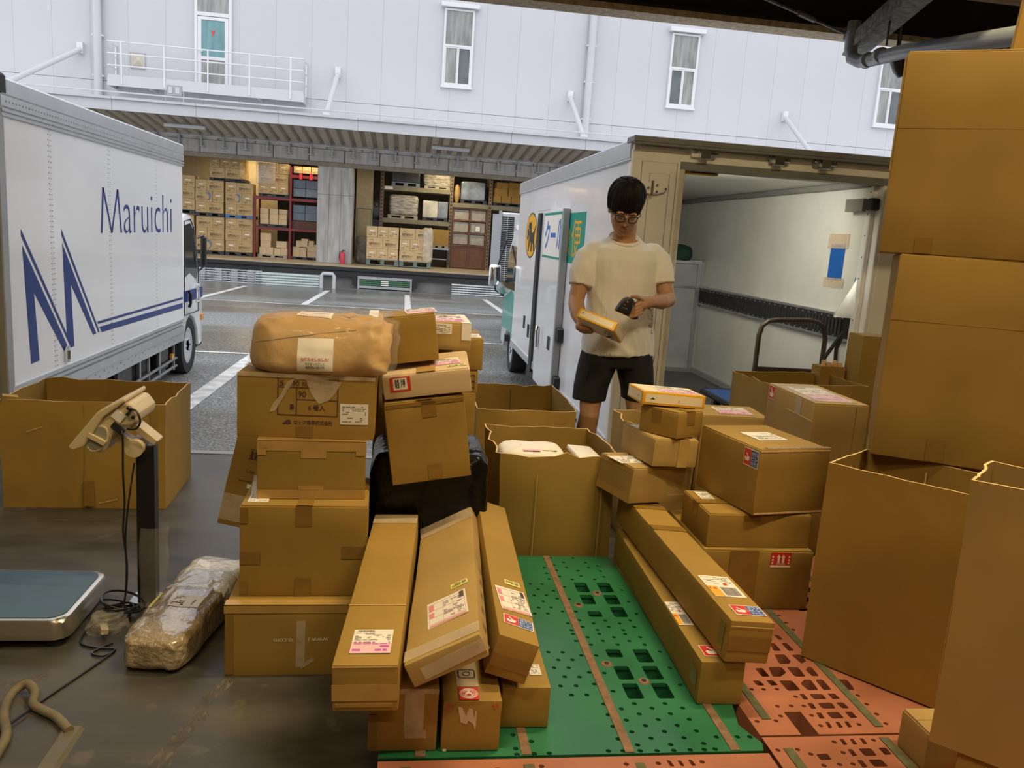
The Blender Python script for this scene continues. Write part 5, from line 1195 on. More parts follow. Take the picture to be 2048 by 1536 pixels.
FQ_H=[[(1.148,1.736),(1.159,1.737),(1.158,1.713),(1.146,1.711)],
[(1.176,1.736),(1.186,1.737),(1.185,1.713),(1.173,1.712)],
[(1.204,1.738),(1.214,1.738),(1.213,1.714),(1.201,1.713)],
[(1.147,1.695),(1.159,1.695),(1.159,1.669),(1.144,1.667)],
[(1.176,1.696),(1.211,1.697),(1.21,1.667),(1.177,1.667)],
[(1.231,1.698),(1.253,1.698),(1.252,1.671),(1.232,1.669)],
[(1.147,1.652),(1.161,1.652),(1.16,1.625),(1.146,1.623)],
[(1.177,1.653),(1.212,1.653),(1.214,1.626),(1.178,1.625)],
[(1.054,1.678),(1.085,1.68),(1.084,1.656),(1.055,1.655)]]
FQ_R=[(1.128,1.725),(1.238,1.729),(0.964,1.697),(1.016,1.698),(1.041,1.679),(1.128,1.682),(1.052,1.635),(1.094,1.638),(1.129,1.638)]
FP_H=[[(0.668,1.668),(0.677,1.667),(0.681,1.645),(0.671,1.645)],[(0.695,1.667),(0.704,1.666),(0.706,1.645),(0.697,1.645)],[(0.722,1.668),(0.731,1.668),(0.735,1.646),(0.724,1.645)]]
FP_R=[(0.567,1.657),(0.645,1.657),(0.754,1.659),(0.364,1.656)]
GR_R=[(0.602,2.884),(0.69,2.884),(0.645,2.842),(0.73,2.841),(0.648,2.794),(0.732,2.796),(0.769,2.811),(0.685,2.765),(0.77,2.763),(0.686,2.718),(0.771,2.713),(0.647,2.688),(0.731,2.69),(0.808,2.601),(0.808,2.511),(0.81,2.42),(0.607,2.375),(0.692,2.373),(0.776,2.374),(0.649,2.353),(0.735,2.353),(0.693,2.33),(0.777,2.33),(0.651,2.31),(0.735,2.309),(0.651,2.284),(0.734,2.283),(0.693,2.263),(0.777,2.263),(0.652,2.24),(0.735,2.239),(0.693,2.217),(0.777,2.216),(0.609,2.263),(0.609,2.217),(0.813,2.174),(0.814,2.082),(0.814,1.992),(0.656,1.902),(0.74,1.901),(0.614,1.879),(0.698,1.88),(0.782,1.879),(0.656,1.855),(0.74,1.854),(0.614,1.829),(0.699,1.829),(0.782,1.828),(0.657,1.804),(0.741,1.803),(0.614,1.779),(0.699,1.778),(0.783,1.778),(0.656,1.752),(0.741,1.751),(0.614,1.726),(0.698,1.725),(0.783,1.727),(0.614,1.703),(0.656,1.702),(0.698,1.702),(0.74,1.703),(0.776,1.703),(0.804,1.704),(0.611,2.153),(0.611,2.056),(0.613,1.963),(0.562,2.791),(0.562,2.738),(0.604,2.766),(0.603,2.813),(0.605,2.713),(0.563,2.69),(0.487,2.646),(0.529,2.646),(0.509,2.603),(0.561,2.591),(0.487,2.556),(0.53,2.557),(0.563,2.531),(0.606,2.625),(0.511,2.51),(0.605,2.528),(0.488,2.463),(0.53,2.464),(0.468,2.42),(0.511,2.421),(0.564,2.436),(0.608,2.435),(0.565,2.353),(0.567,2.308),(0.567,2.284),(0.568,2.24),(0.608,2.33),(0.47,2.173),(0.513,2.172),(0.566,2.154),(0.492,2.129),(0.534,2.129),(0.471,2.086),(0.514,2.086),(0.568,2.059),(0.493,2.038),(0.535,2.036),(0.472,1.991),(0.516,1.991),(0.569,1.999),(0.494,1.946),(0.536,1.946),(0.572,1.902),(0.572,1.854),(0.572,1.803),(0.572,1.751),(0.572,1.704),(0.536,1.705),(0.312,1.775),(0.354,1.748),(0.312,1.721),(0.312,1.699),(0.354,1.7),(0.39,1.701),(0.826,1.752),(0.881,1.751),(0.914,1.75),(0.92,1.828)]

def circ(x, y, r, n=8): return [(x + r*math.cos(2*math.pi*k/n), y + r*math.sin(2*math.pi*k/n)) for k in range(n)]
def rrect(x0, x1, y0, y1, r=.006):
    P = []
    for cx, cy, a0 in ((x1-r, y1-r, 0), (x0+r, y1-r, 90), (x0+r, y0+r, 180), (x1-r, y0+r, 270)):
        q = 2 if r < .02 else 8
        for k in range(q+1): P.append((cx + r*math.cos(R(a0+90*k/q)), cy + r*math.sin(R(a0+90*k/q))))
    return P
def rounded(pl, q=.11):
    P = []; n = len(pl)
    for i in range(n):
        a, b, c = Vector(pl[i-1]), Vector(pl[i]), Vector(pl[(i+1) % n])
        P += [tuple(b.lerp(a, q)), tuple(b.lerp(c, q))]
    return P
def pallet_base(t, x0, x1, y0, y1, m, zt):
    for xx in (x0+.09, (x0+x1)/2, x1-.09):
        for yy in (y0+.09, (y0+y1)/2, y1-.09): MB().b2(xx-.08, xx+.08, yy-.08, yy+.08, .02, zt).build('block', m, t, bevel=.006)
    for xx in (x0+.09, (x0+x1)/2, x1-.09): MB().b2(xx-.07, xx+.07, y0+.10, y1, 0, .02).build('bottom_runner', m, t)
gp = thing('plastic_pallet', 'green plastic pallet with square holes between the two rows of long boxes', 'pallet', (0, 0, 0))
gx0, gx1, gy0, gy1 = -.012, .935, 1.694, 2.90
sq = []
for xa, xb in ((.646, .691), (.730, .777)):
    for ya, yb in ((2.583, 2.662), (2.490, 2.562), (2.397, 2.471), (2.112, 2.189), (2.020, 2.092), (1.925, 2.001)):
        if xa < .7 and ya == 2.397: ya, yb = 2.398, 2.438
        if xa < .7 and ya == 2.112: ya = 2.142
        sq.append(rrect(xa, xb, ya, yb))
        # mirrored field under the cartons of the left row
        sq.append(rrect(.93-xb-.0, .93-xa-.0, ya, yb) if False else rrect(xa-.57, xb-.57, ya, yb))
out = [(gx0, gy0), (.925, gy0), (gx1, gy0+.03), (.905, 1.80), (.935, 1.93), (gx1, gy1-.02), (gx1-.02, gy1), (gx0, gy1)]
plate('top_deck', out, sq + [circ(x, y, .0072) for x, y in GR_R if x < .92], .138, .150, M['p_green'], gp)
plate('rib_grid', [(gx0+.004, gy0+.004), (.90, gy0+.004), (.90, gy1-.004), (gx0+.004, gy1-.004)], [rrect(a-.004+.0, b+.004, c-.004, d+.004) for a, b, c, d in [(min(p[0] for p in q), max(p[0] for p in q), min(p[1] for p in q), max(p[1] for p in q)) for q in sq]], .085, .1375, M['p_green'], gp)
pallet_base(gp, gx0+.004, .90, gy0+.004, gy1-.004, M['p_green'], .085)
for xx in (.335, .587, .854, .085): MB().b2(xx-.011, xx+.011, gy0+.003, gy1-.003, .150, .1515).build('grip_strip', M['grip'], gp)
for x, y in ((.712, 2.573), (.627, 2.483), (.630, 2.104), (.714, 2.010)):
    mb = MB(); mb.tube([(x, y, .150), (x, y, .153)], [.017, .014], 16); rv = mb.build('rivet', M['grip'], gp, smooth=40)
    mb = MB(); mb.cyl((x, y, .153), (x, y, .1545), .007, 12); mb.build('rivet_core', M['under'], rv)
# orange pallets
def orange(label, x0, x1, y0, y1, holes, rounds, strips, notch=()):
    t = thing('plastic_pallet', label, 'pallet', (0, 0, 0), group=None)
    out = [(x0, y0)]
    for a, b, dpt in notch: out += [(a, y0), (a, y0+dpt), (b, y0+dpt), (b, y0)]
    out += [(x1, y0), (x1, y1), (x0, y1)]
    hh = [rounded(q) for q in holes]
    plate('top_deck', out, hh + [circ(x, y, .0068) for x, y in rounds], .135, .1485, M['p_orange'], t)
    plate('rib_grid', out, hh, .075, .1345, M['p_orange'], t)
    pallet_base(t, x0, x1, y0+.11, y1, M['p_orange'], .075)
    for xx, ya, yb in strips: MB().b2(xx-.011, xx+.011, ya, yb, .1485, .1500).build('grip_strip', M['grip_green'], t)
    return t
def grid_holes(xs, ys, w, d): return [[(x, y), (x+w, y), (x+w, y+d), (x, y+d)] for x in xs for y in ys]
extra = grid_holes((1.40, 1.45, 1.50, 1.62, 1.67, 1.72), (2.02, 2.09, 2.17, 2.45, 2.52, 2.60), .035, .045)
orange('orange plastic pallet with slotted holes under the right hand cartons', .945, 1.90, 1.757, 2.94, RP_H + extra, [q for q in RP_R if q[1] > 1.77], [(.993, 1.825, 2.6), (1.287, 1.785, 2.6), (1.58, 1.8, 2.8)], [(1.056, 1.104, .10)])
orange('orange plastic pallet in the near right corner beside the small carton', .945, 1.90, .55, 1.749, FQ_H + grid_holes((1.30, 1.36), (1.2, 1.28, 1.36), .04, .05), FQ_R, [(.992, .9, 1.70), (1.270, .9, 1.735)])
orange('orange plastic pallet along the front edge of the green pallet', -.012, .935, .50, 1.686, FP_H + [[(x, 1.655), (x+.013, 1.655), (x+.013, 1.622), (x, 1.622)] for x in (.190, .222, .254)] + grid_holes((.1, .18, .5, .58), (1.0, 1.1, 1.2), .05, .07), FP_R, [(.05, .6, 1.66), (.335, .6, 1.66), (.60, .6, 1.66)], [(.084, .158, .07), (.757, .822, .07)])

# ------------------------------------------------------------------ left stack
o, F = carton('large brown carton on the floor at the foot of the left stack, upside down lettering', (-.274, 2.487, 0), (.421, .35, .226), (0, 0, 1), CB[0], 2, along='x')
decal(o, F['front'], 0, .101, .423, .022, M['tape_tan'], 'paper_tape'); decal(o, F['top'], 0, -.155, .423, .035, M['tape_tan'], 'paper_tape')
decal(o, F['front'], .010, -.01, .026, .15, M['tape_clear'], 'clear_tape'); decal(o, F['front'], -.196, -.01, .022, .19, M['tape'], 'tape'); decal(o, F['front'], .03, -.072, .045, .012, M['tape_clear'], 'clear_tape', 35)
text(o, F['front'], -.041, .004, 'o.com', .054, None, M['paper'], ang=180); text(o, F['front'], .062, .004, 'www.i', .058, None, M['paper'], ang=180)
o, F = carton('plain brown carton with four dark tape tabs, second from the floor in the left stack', (-.268, 2.526, .227), (.375, .298, .288), (0, 0, 1.4), CB[0], 3, along='y')
decal(o, F['top'], 0, 0, .048, .30, M['tape'])
for cu, cv, w, h in ((-.002, .112, .046, .064), (-.002, -.115, .046, .058), (-.157, -.022, .060, .040), (.148, -.003, .070, .040), (-.176, .112, .022, .048), (-.175, -.118, .025, .034)): decal(o, F['front'], cu, cv, w, h, M['tape'])
decal(o, F['top'], -.155, .04, .05, .2, M['tape_clear'], 'clear_tape', 6)
ship_label(o, F['top'], -.14, -.08, .06, .08, 'plain', 0, 4)
o, F = carton('brown carton with pale tape bands, third from the floor in the left stack', (-.260, 2.575, .517), (.323, .27, .181), (0, 0, 3), CB[2], 4)
decal(o, F['front'], 0, .076, .324, .030, M['tape_tan'], 'paper_tape'); decal(o, F['front'], 0, -.076, .324, .028, M['tape_tan'], 'paper_tape'); decal(o, F['top'], 0, -.11, .324, .05, M['tape_tan'], 'paper_tape')
for cu, cv, w, h in ((.004, .050, .075, .022), (-.002, -.055, .075, .014), (-.148, .055, .026, .014), (.145, .056, .028, .014), (-.14, .078, .020, .02), (.13, .074, .03, .02)): decal(o, F['front'], cu, cv, w, h, M['tape_tan'], 'paper_tape', off=.0026)
o, F = carton('wide printed carton marked 6 rolls with a table of black lines in the left stack', (-.274, 2.60, .700), (.410, .264, .199), (0, 0, -1.1), CB[0], 5)
f = F['front']; mb = MB()
k = .00148; X = lambda px: (px-610)*k; Z = lambda py: (812-py)*k
for a, b in ((772, 1), (797, 0), (830, 1)): patch(mb, f, X(552.7) if b else X(590), X(673), Z(a)-.0012, Z(a)+.0012, .002, .0003)
for a, y0, y1 in ((552.7, 752, 831), (673, 752, 831), (590, 772, 831)): patch(mb, f, X(a)-.0012, X(a)+.0012, Z(y1), Z(y0), .002, .0003)
poly_patch(mb, f, [(X(562), Z(849)), (X(580), Z(849)), (X(578), Z(840)), (X(571), Z(841))], .002, .0003)
mb.build('print', M['ink_brown'], o)
for s, px, py, w, h in (('5', 560, 764, 9, 11), ('90', 588, 764, 14, 11), ('RSジャンボー', 625, 764, 48, 11), ('90', 601, 786, 16, 13), ('量', 581, 813, 9, 11), ('6 巻入', 631, 813, 34, 13), ('ロック商事株式会社', 624.6, 844.6, 78, 10)):
    text(o, f, X(px), Z(py), s, w*k, h*k, M['ink_brown'], off=.0022, bold=.02)
ship_label(o, f, X(707), Z(824), 58*k, 44*k, 'plain', 1, 7, 'white delivery note')
mb = MB(); poly_patch(mb, f, [(X(548), Z(822)), (X(536), Z(826)), (X(543), Z(808)), (X(575), Z(775)), (X(585), Z(755)), (X(608), Z(755)), (X(620), Z(785)), (X(635), Z(805)), (X(655), Z(797)), (X(668), Z(780)), (X(680), Z(758)), (X(600), Z(748)), (X(572), Z(760)), (X(560), Z(785))], .0030, .0004); mb.build('torn_tape', M['tape_clear'], o)
decal(o, f, X(607), Z(865), 32*k, 24*k, M['tape']); decal(o, f, 0, .094, .41, .012, M['tape_clear'], 'clear_tape', off=.003)
decal(o, F['top'], 0, 0, .41, .06, M['tape_clear'], 'clear_tape'); text(o, F['right'], .02, -.01, 'ク', .04, .05, M['ink_brown'])
MB()
# bagged parcel on top
M['kraft_paper'] = mat('brown_wrapping_paper', (.43, .25, .070), .55, vary=.1, vscale=4, bump=.5, bscale=16)
def bag_mesh(w, d, h, seed, fat=0, crumple=.014):
    me = blob_mesh(w, d, h, .40, .0, 9, seed, 96, 52); sv = Vector((seed, seed*2, 0))
    for v in me.vertices:
        p = v.co.copy(); n = Vector((p.x/w, p.y/d, (p.z-h/2)/h)).normalized()
        top = max(0, p.z/h)
        p.y += .05*top*top*(1 if p.y < 0 else .1)*(.5-p.y/d)      # the front leans back towards the top
        p.z -= .022*max(0, p.x/w)*top + .012*max(0, -p.x/w-.3)*top
        e = min(1, (abs(2*p.x/w))**3)
        r = 1-abs(noise.noise(p*7+sv))*2; r2 = 1-abs(noise.noise(p*19+sv*2))*2
        e2 = min(1, max(0, p.x/w+.05)*2.2)
        p += n*(crumple*(.5+e*.6+e2*.9)*r*.9 + crumple*(.35+.5*e2)*r2 + fat); v.co = p
    return me
bag = link('wrapped_parcel', bag_mesh(.395, .27, .160, 3)); bag.location = (-.245, 2.585, .902); bag.rotation_euler = (0, R(-1), R(-1)); bag.data.materials.append(M['kraft_paper'])
tag(bag, 'brown paper parcel in a clear bag on top of the left stack', 'parcel')
fb = (Vector((0, -.14, .075)), Vector((1, 0, 0)), Vector((0, .30, .95)).normalized(), Vector((0, -.95, .30)).normalized())
nt_, _ = drape(bag, fb, -.004, -.010, .106, .098, M['paper'], 'paper_note')
for s_, v_, w_, h_, m_ in (('お待たせしました！', -.026, .082, .011, 'ink_red'), ('ケアをリペアして', -.040, .058, .008, 'ink'), ('再利用に協力中', -.050, .056, .008, 'ink')):
    t_ = text(nt_, fb, -.004, v_, s_, w_, h_, M[m_], bold=.02); lay(t_, bag, fb, .0040)
ftp = (Vector((-.01, .04, .16)), Vector((1, 0, 0)), Vector((0, 1, 0)), Vector((0, 0, 1)))
l1, _ = drape(bag, ftp, -.01, -.02, .105, .12, M['paper'], 'shipping_label'); mb = MB()
for k_ in range(5):
    for i_ in range(10): patch(mb, ftp, -.055+i_*.009, -.048+i_*.009, .010-k_*.020, .018-k_*.020)
pw = mb.build('print', M['pink_wash'], l1); lay(pw, bag, ftp, .0028); stuff(pw)
mb = MB(); fold = []
bvh_ = BVHTree.FromPolygons([v.co for v in bag.data.vertices], [p.vertices[:] for p in bag.data.polygons])
for i_ in range(24):
    x_ = -.185+.30*i_/23; p_ = Vector((x_, -.25, .088+.048*(i_/23)**.8)); h_ = bvh_.ray_cast(p_, Vector((0, 1, 0)), .4)
    if h_[0] is not None: fold.append(h_[0]+Vector((0, -.0005, 0)))
mb.tube(fold, .0009, 6); mb.build('paper_fold', M['ink_brown'], bag)
film_ = link('clear_bag', bag_mesh(.405, .28, .168, 3, .005, .018), bag, (0.004, 0, -.001)); film_.data.materials.append(mat('clear_bag_film', (.9, .82, .7), .07, vary=0, alpha=.10, bump=.5, bscale=12))
# cartons behind the left stack
o, F = carton('low brown carton on the floor half hidden behind the left stack', (-.345, 2.99, 0), (.35, .24, .196), (0, 0, 0), CB[3], 6)
o, F = carton('tilted carton with printed bar chart and rubber stamp, leaning behind the left stack', (-.462, 2.99, .232), (.34, .22, .36), (0, 12, 0), CB[2], 7)
f = F['front']; mb = MB()
for i in range(12): patch(mb, f, -.11+i*.014, -.11+i*.014+.009, .085, .112-.001*i, .002, .0003)
for v_ in (.082, .116): patch(mb, f, -.115, .06, v_, v_+.002, .002, .0003)
patch(mb, f, -.13, .05, -.003, -.001, .002, .0003); mb.build('print', M['ink_brown'], o)
text(o, f, -.098, .035, 'Cop', .030, .016, M['ink_brown'], off=.0024)
decal(o, f, -.06, -.02, .075, .016, M['paper'], 'stamp_label'); decal(o, f, 0, -.11, .34, .10, M['tape_clear'], 'clear_tape', off=.0015)

# ------------------------------------------------------------------ middle stack
bb_ = link('black_bag_parcel', blob_mesh(.385, .31, .46, .24, .013, 8, 12, 84, 56, True)); bb_.location = (.118, 2.79, .15)
bb_.data.materials.append(mat('glossy_black_film', (.008, .008, .009), .2, vary=0, bump=.6, bscale=26, spec=.22)); tag(bb_, 'large parcel wrapped in glossy black film under the tilted carton', 'parcel')
o, F = carton('tilted square carton resting on the black film parcel', (.112, 2.70, .552), (.258, .30, .272), (.6, -8.5, 3.3), CB[0], 8)
decal(o, F['front'], .012, .105, .045, .055, M['tape']); decal(o, F['front'], .012, -.105, .045, .05, M['tape']); decal(o, F['front'], 0, .125, .25, .012, M['tape']); seam_tape(o, (.258, .30, .272), 'y', .05, .05, ends=('back',))
o, F = carton('flat pale carton with a red bordered label in the middle stack', (.099, 2.70, .838), (.280, .30, .078), (2.2, -8.9, -2.2), CBPALE, 9)
f = F['front']; decal(o, f, -.084, .008, .064, .047, M['sticker_red'], 'red_border_label'); mb = MB(); patch(mb, f, -.107, -.063, -.010, .028, .0026, .0004); pl_ = mb.build('label_face', M['paper'], o)
text(pl_, f, -.094, .010, '取扱', .014, .030, M['ink'], off=.0034, bold=.03); text(pl_, f, -.076, .010, '注意', .014, .030, M['ink'], off=.0034, bold=.03)
ship_label(o, F['top'], .06, -.02, .10, .10, 'magenta', 4, 11); ship_label(o, F['top'], .10, -.10, .06, .025, 'yellow', 6, 12); decal(o, F['top'], 0, 0, .06, .3, M['tape_tan'], 'paper_tape')
o, F = carton('small plain carton on top of the flat pale carton', (.041, 2.72, .927), (.164, .20, .153), (-.2, -8, 2.2), CB[0], 10)
ship_label(o, F['top'], .04, .0, .10, .15, 'magenta', 2, 13); decal(o, F['top'], -.065, 0, .03, .2, M['tape_clear'], 'clear_tape')
o, F = carton('flat wide carton with white taped ends behind the small carton', (.062, 3.02, .935), (.365, .30, .098), (0, 0, 1), CB[1], 11)
for s in (-1, 1): decal(o, F['top'], s*.165, 0, .034, .30, M['paper'], 'white_tape'); decal(o, F['front'], s*.165, .02, .034, .06, M['paper'], 'white_tape')
ship_label(o, F['top'], .10, .0, .13, .22, 'magenta', 0, 14); ship_label(o, F['front'], .075, .028, .075, .038, 'plain', 0, 15)
carton('brown carton hidden behind the black film parcel, carrying the white taped carton', (.05, 3.08, 0), (.28, .18, .934), (0, 0, 0), CB[0], 12, dent=.003)
o, F = carton('brown carton with a white label on top at the back of the middle stack', (.22, 3.36, .809), (.22, .28, .129), (0, 0, 0), CB[0], 13); ship_label(o, F['top'], .05, -.06, .10, .12, 'plain', 0, 16)
o, F = carton('brown carton with side lettering, second from top at the back of the middle stack', (.165, 3.36, .713), (.30, .28, .094), (0, 0, 0), CB[3], 14); text(o, F['front'], .128, 0, '日', .018, .06, M['ink_brown'])
o, F = carton('brown carton third from top at the back of the middle stack', (.16, 3.36, .45), (.30, .30, .262), (0, 0, 0), CB[0], 15)
o, F = carton('brown carton on the floor at the back of the middle stack', (.15, 3.37, 0), (.34, .32, .449), (0, 0, 0), CB[2], 16)

# ------------------------------------------------------------------ long boxes fanned towards the camera, and the row below
o, F = carton('square ended brown carton on the pallet edge, left of the red sealed one', (.046, 2.018, .1515), (.160, .60, .160), (0, 0, -.8), CB[3], 17, flaps=None)
decal(o, F['front'], .025, .02, .045, .10, M['tape_clear'], 'clear_tape'); decal(o, F['front'], .03, -.035, .05, .02, M['tape_clear'], 'clear_tape'); decal(o, F['front'], .0, .074, .16, .012, M['tape_clear'], 'clear_tape'); decal(o, F['front'], -.07, -.03, .02, .09, M['tape'])
o, F = carton('square ended carton with a round red seal and handwritten 24 and 45', (.203, 2.063, .1515), (.138, .70, .130), (0, 0, -.3), CB[0], 18, flaps=None)
fT, f = F['top'], F['front']
decal(o, fT, -.008, -.322, .047, .052, M['sticker_red'], 'red_seal')
sr = (fT[0]+Vector((-.008, -.322, .0024)), *fT[1:]); mb = MB()
for rr in (.020, .0165, .012): mb.tube([sr[0]+Vector((rr*1.05*math.cos(a*math.pi/12), rr*math.sin(a*math.pi/12), 0)) for a in range(24)], .0011, 4, closed=True)
for s in (-1, 1): mb.bar(sr[0]+Vector((0, .008, 0)), sr[0]+Vector((s*.008, -.008, 0)), .002, .0006)
mb.bar(sr[0]+Vector((-.007, -.001, 0)), sr[0]+Vector((.007, -.001, 0)), .002, .0006); mb.build('seal_ring', M['paper'], o)
decal(o, fT, -.008, -.232, .052, .12, M['tape_clear'], 'clear_tape')
mb = MB(); mb.tube([fT[0]+Vector((x, y, .0026)) for x, y in ((-.024, -.255), (.008, -.255), (.012, -.251), (.012, -.222), (.008, -.218), (-.024, -.218), (-.028, -.222), (-.028, -.251))], .0014, 4, closed=True)
mb.tube([fT[0]+Vector((-.008+.009*math.cos(a*math.pi/6), -.236+.009*math.sin(a*math.pi/6), .0026)) for a in range(12)], .0014, 4, closed=True); mb.build('print', M['ink'], o)
text(o, f, -.052, .053, '24', .018, .010, M['ink_red'], ang=-6); text(o, f, .052, .053, '45', .018, .010, M['ink_red'], ang=14)
mb = MB(); poly_patch(mb, f, [(-.034, .052), (-.024, .050), (-.014, .028), (-.008, .048), (0, .046), (.006, .020), (.008, .042), (.011, .040), (.010, -.012), (.004, .006), (-.008, .016), (-.012, .006), (-.026, .012)], .002, .0003); mb.build('torn_paper', mat('torn_paper_trace', (.62, .46, .32), .8, vary=.2), o)
decal(o, f, -.060, -.060, .008, .006, M['paper'], 'paper_scrap')
o, F = carton('brown carton at the right end of the bottom row on the green pallet', (.350, 2.20, .1515), (.121, .80, .110), (0, 0, -1), CB[0], 19, flaps=None)
decal(o, F['top'], 0, 0, .121, .03, M['tape']); ship_label(o, F['top'], .03, -.32, .03, .05, 'plain', 0, 17)
o, F = carton('long brown box with a magenta printed label, leftmost of the fanned three', (-.014, 2.107, .3135), (.141, .973, .108), (-.5, -2.2, -3.4), CB[0], 20, flaps=None, dent=.0012)
ship_label(o, F['top'], .005, -.385, .090, .11, 'magenta', 0, 21); decal(o, F['top'], 0, .43, .141, .07, M['tape_clear'], 'clear_tape'); decal(o, F['top'], 0, -.20, .141, .003, M['edge'], 'crease')
decal(o, F['front'], 0, -.010, .143, .038, M['tape_tan'], 'paper_tape'); decal(o, F['front'], 0, .050, .14, .003, M['edge'], 'crease'); mb = MB(); patch(mb, F['front'], -.064, .060, -.044, -.036, .001, .0016); mb.build('flap_edge', CB[3], o)
o, F = carton('long flat box tilted sideways with a pink form label, middle of the fanned three', (.175, 2.162, .362), (.183, 1.0, .058), (-2.7, -26.6, -2.3), CB[1], 22, flaps=None, dent=.003)
ship_label(o, F['top'], .012, -.29, .105, .15, 'pink', 3, 22); ship_label(o, F['top'], .045, -.165, .048, .030, 'yellow', 4, 23)
decal(o, F['top'], .0, .42, .185, .14, M['tape_clear'], 'clear_tape', 4); decal(o, F['top'], 0, -.46, .185, .05, M['tape_clear'], 'clear_tape')
for i, s in enumerate('配送注意包'): text(o, F['right'], -.40+i*.09, -.005, s, .022, .028, M['ink_brown'], ang=90)
decal(o, F['front'], .02, .0, .16, .03, M['tape_clear'], 'clear_tape', 3)
o, F = carton('long box with red and blue fragile sticker, rightmost of the fanned three', (.298, 2.274, .300), (.105, 1.0, .106), (0, 17, -2), CB[0], 24, flaps=None)
ship_label(o, F['top'], .004, -.285, .085, .135, 'pink', 4, 25); ship_label(o, F['top'], .012, -.175, .045, .028, 'yellow', 0, 26); fragile(o, F['top'], .006, -.408, .080, .050, -4, True)
decal(o, F['front'], .0, -.01, .10, .034, M['tape'])

# ------------------------------------------------------------------ right row
o, F = carton('lower long box on the green pallet under the fragile long box', (.899, 2.385, .1515), (.123, .988, .123), (0, 0, -1.4), CB[2], 27, flaps=None)
ship_label(o, F['top'], -.037, -.215, .044, .15, 'orange', 0, 27); fragile(o, F['top'], -.012, -.437, .060, .060, 0, False); decal(o, F['left'], .45, .0, .05, .05, M['tape'])
o, F = carton('upper long box with address label and fragile sticker at its end', (.931, 2.413, .2825), (.123, 1.08, .117), (0, 4, .8), CB[0], 28, flaps=None)
ship_label(o, F['top'], .0, -.325, .095, .14, 'orange', 0, 28); fragile(o, F['top'], .012, -.476, .088, .058, 0, True); decal(o, F['top'], 0, .14, .123, .045, M['tape']); decal(o, F['top'], 0, .36, .123, .05, M['tape']); decal(o, F['left'], .50, .0, .03, .08, M['tape']); decal(o, F['front'], 0, .044, .12, .002, M['edge'], 'crease'); decal(o, F['front'], 0, -.005, .12, .04, M['tape'])
o, F = carton('bottom carton of the small stack crossing the upper long box', (.943, 2.906, .409), (.288, .201, .136), (2.1, 4.2, 22.3), CB[1], 29)
decal(o, F['left'], -.0, -.05, .20, .03, M['tape_tan'], 'paper_tape'); decal(o, F['left'], 0, .055, .20, .02, M['tape_tan'], 'paper_tape'); ship_label(o, F['top'], -.09, .0, .09, .14, 'plain', 90, 29); decal(o, F['front'], .09, -.04, .1, .002, M['edge'], 'crease')
o, F = carton('second carton from the bottom of the small stack by the person', (.993, 2.915, .549), (.181, .276, .106), (-1.6, 2.6, 9.6), CB[1], 30)
decal(o, F['front'], .03, 0, .042, .104, M['tape_tan'], 'paper_tape'); decal(o, F['top'], .03, 0, .042, .27, M['tape_tan'], 'paper_tape'); ship_label(o, F['top'], -.05, .05, .06, .10, 'plain', 0, 31)
o, F = carton('third carton from the bottom of the small stack, under the yellow edged box', (1.022, 2.879, .658), (.152, .177, .098), (-1.7, 2.7, 33.6), CB[0], 31)
decal(o, F['left'], -.01, .02, .045, .05, M['tape']); seam_tape(o, (.152, .177, .098), 'y', .045, .05)
M['box_yellow'] = mat('yellow_printed_card', (.80, .43, .015), .4, vary=.03); M['box_white'] = mat('cream_printed_card', (.82, .72, .52), .45, vary=.04)
def flat_box(label, pos, dim, rot, seed):
    w, d, h = dim; me = carton_mesh(w, d, h, seed, bulge=.0006, dent=.0006, bev=.002); me.materials.append(M['box_yellow'])
    o = link('flat_mailer', me); o.location = pos; o.rotation_euler = [R(a) for a in rot]; tag(o, label, 'box'); F = frames(w, d, h)
    for k, a, b in (('front', w, h), ('back', w, h), ('left', d, h), ('right', d, h)):
        decal(o, F[k], 0, 0, a-.022, b-.016, M['box_white'], 'white_panel', off=.0008, th=.0003)
    decal(o, F['top'], 0, 0, w-.018, d-.018, M['box_white'], 'white_panel', off=.0008, th=.0003)
    fb = (Vector((0, 0, 0)), Vector((1, 0, 0)), Vector((0, -1, 0)), Vector((0, 0, -1))); decal(o, fb, 0, 0, w-.012, d-.012, M['box_white'], 'white_panel', off=.0008, th=.0003)
    return o, F, fb
o, F, fb = flat_box('flat yellow edged mailer lying on top of the small carton stack', (1.017, 2.955, .762), (.25, .169, .049), (-.8, 3.3, 3.1), 33)
ship_label(o, F['top'], .03, -.01, .16, .12, 'magenta', 0, 33); text(o, F['front'], -.085, .0, '▲', .020, .008, M['ink'], off=.0014); decal(o, F['front'], .02, -.004, .006, .006, M['ink_orange'], 'print', off=.0014); decal(o, F['left'], .04, .0, .006, .007, M['ink_grey'], 'print', off=.0014)
# two big cartons under the fragile carton
o, F = carton('large carton with a red two arrow sticker on the orange pallet', (1.234, 2.661, .150), (.392, .40, .211), (0, 0, -.9), CB[2], 34)
decal(o, F['front'], -.05, .0, .10, .21, M['tape']); f = F['front']; decal(o, f, .080, .078, .072, .046, M['sticker_red'], 'arrow_sticker', label='red sticker with two white up arrows'); decal(o, f, .080, .052, .072, .008, M['paper'], 'sticker_foot')
mb = MB()
for s in (-1, 1): poly_patch(mb, f, [(.080+s*.008-.004, .064), (.080+s*.008+.004, .064), (.080+s*.008+.004, .084), (.080+s*.008+.007, .084), (.080+s*.008, .094), (.080+s*.008-.007, .084), (.080+s*.008-.004, .084)], .0026, .0003)
patch(mb, f, .064, .096, .059, .062, .0026, .0003)
for s in (-1, 1):
    for q in range(3): patch(mb, f, .080+s*.029-.003, .080+s*.029+.003, .060+.011*q, .067+.011*q, .0026, .0003)
mb.build('arrows', M['paper'], o)
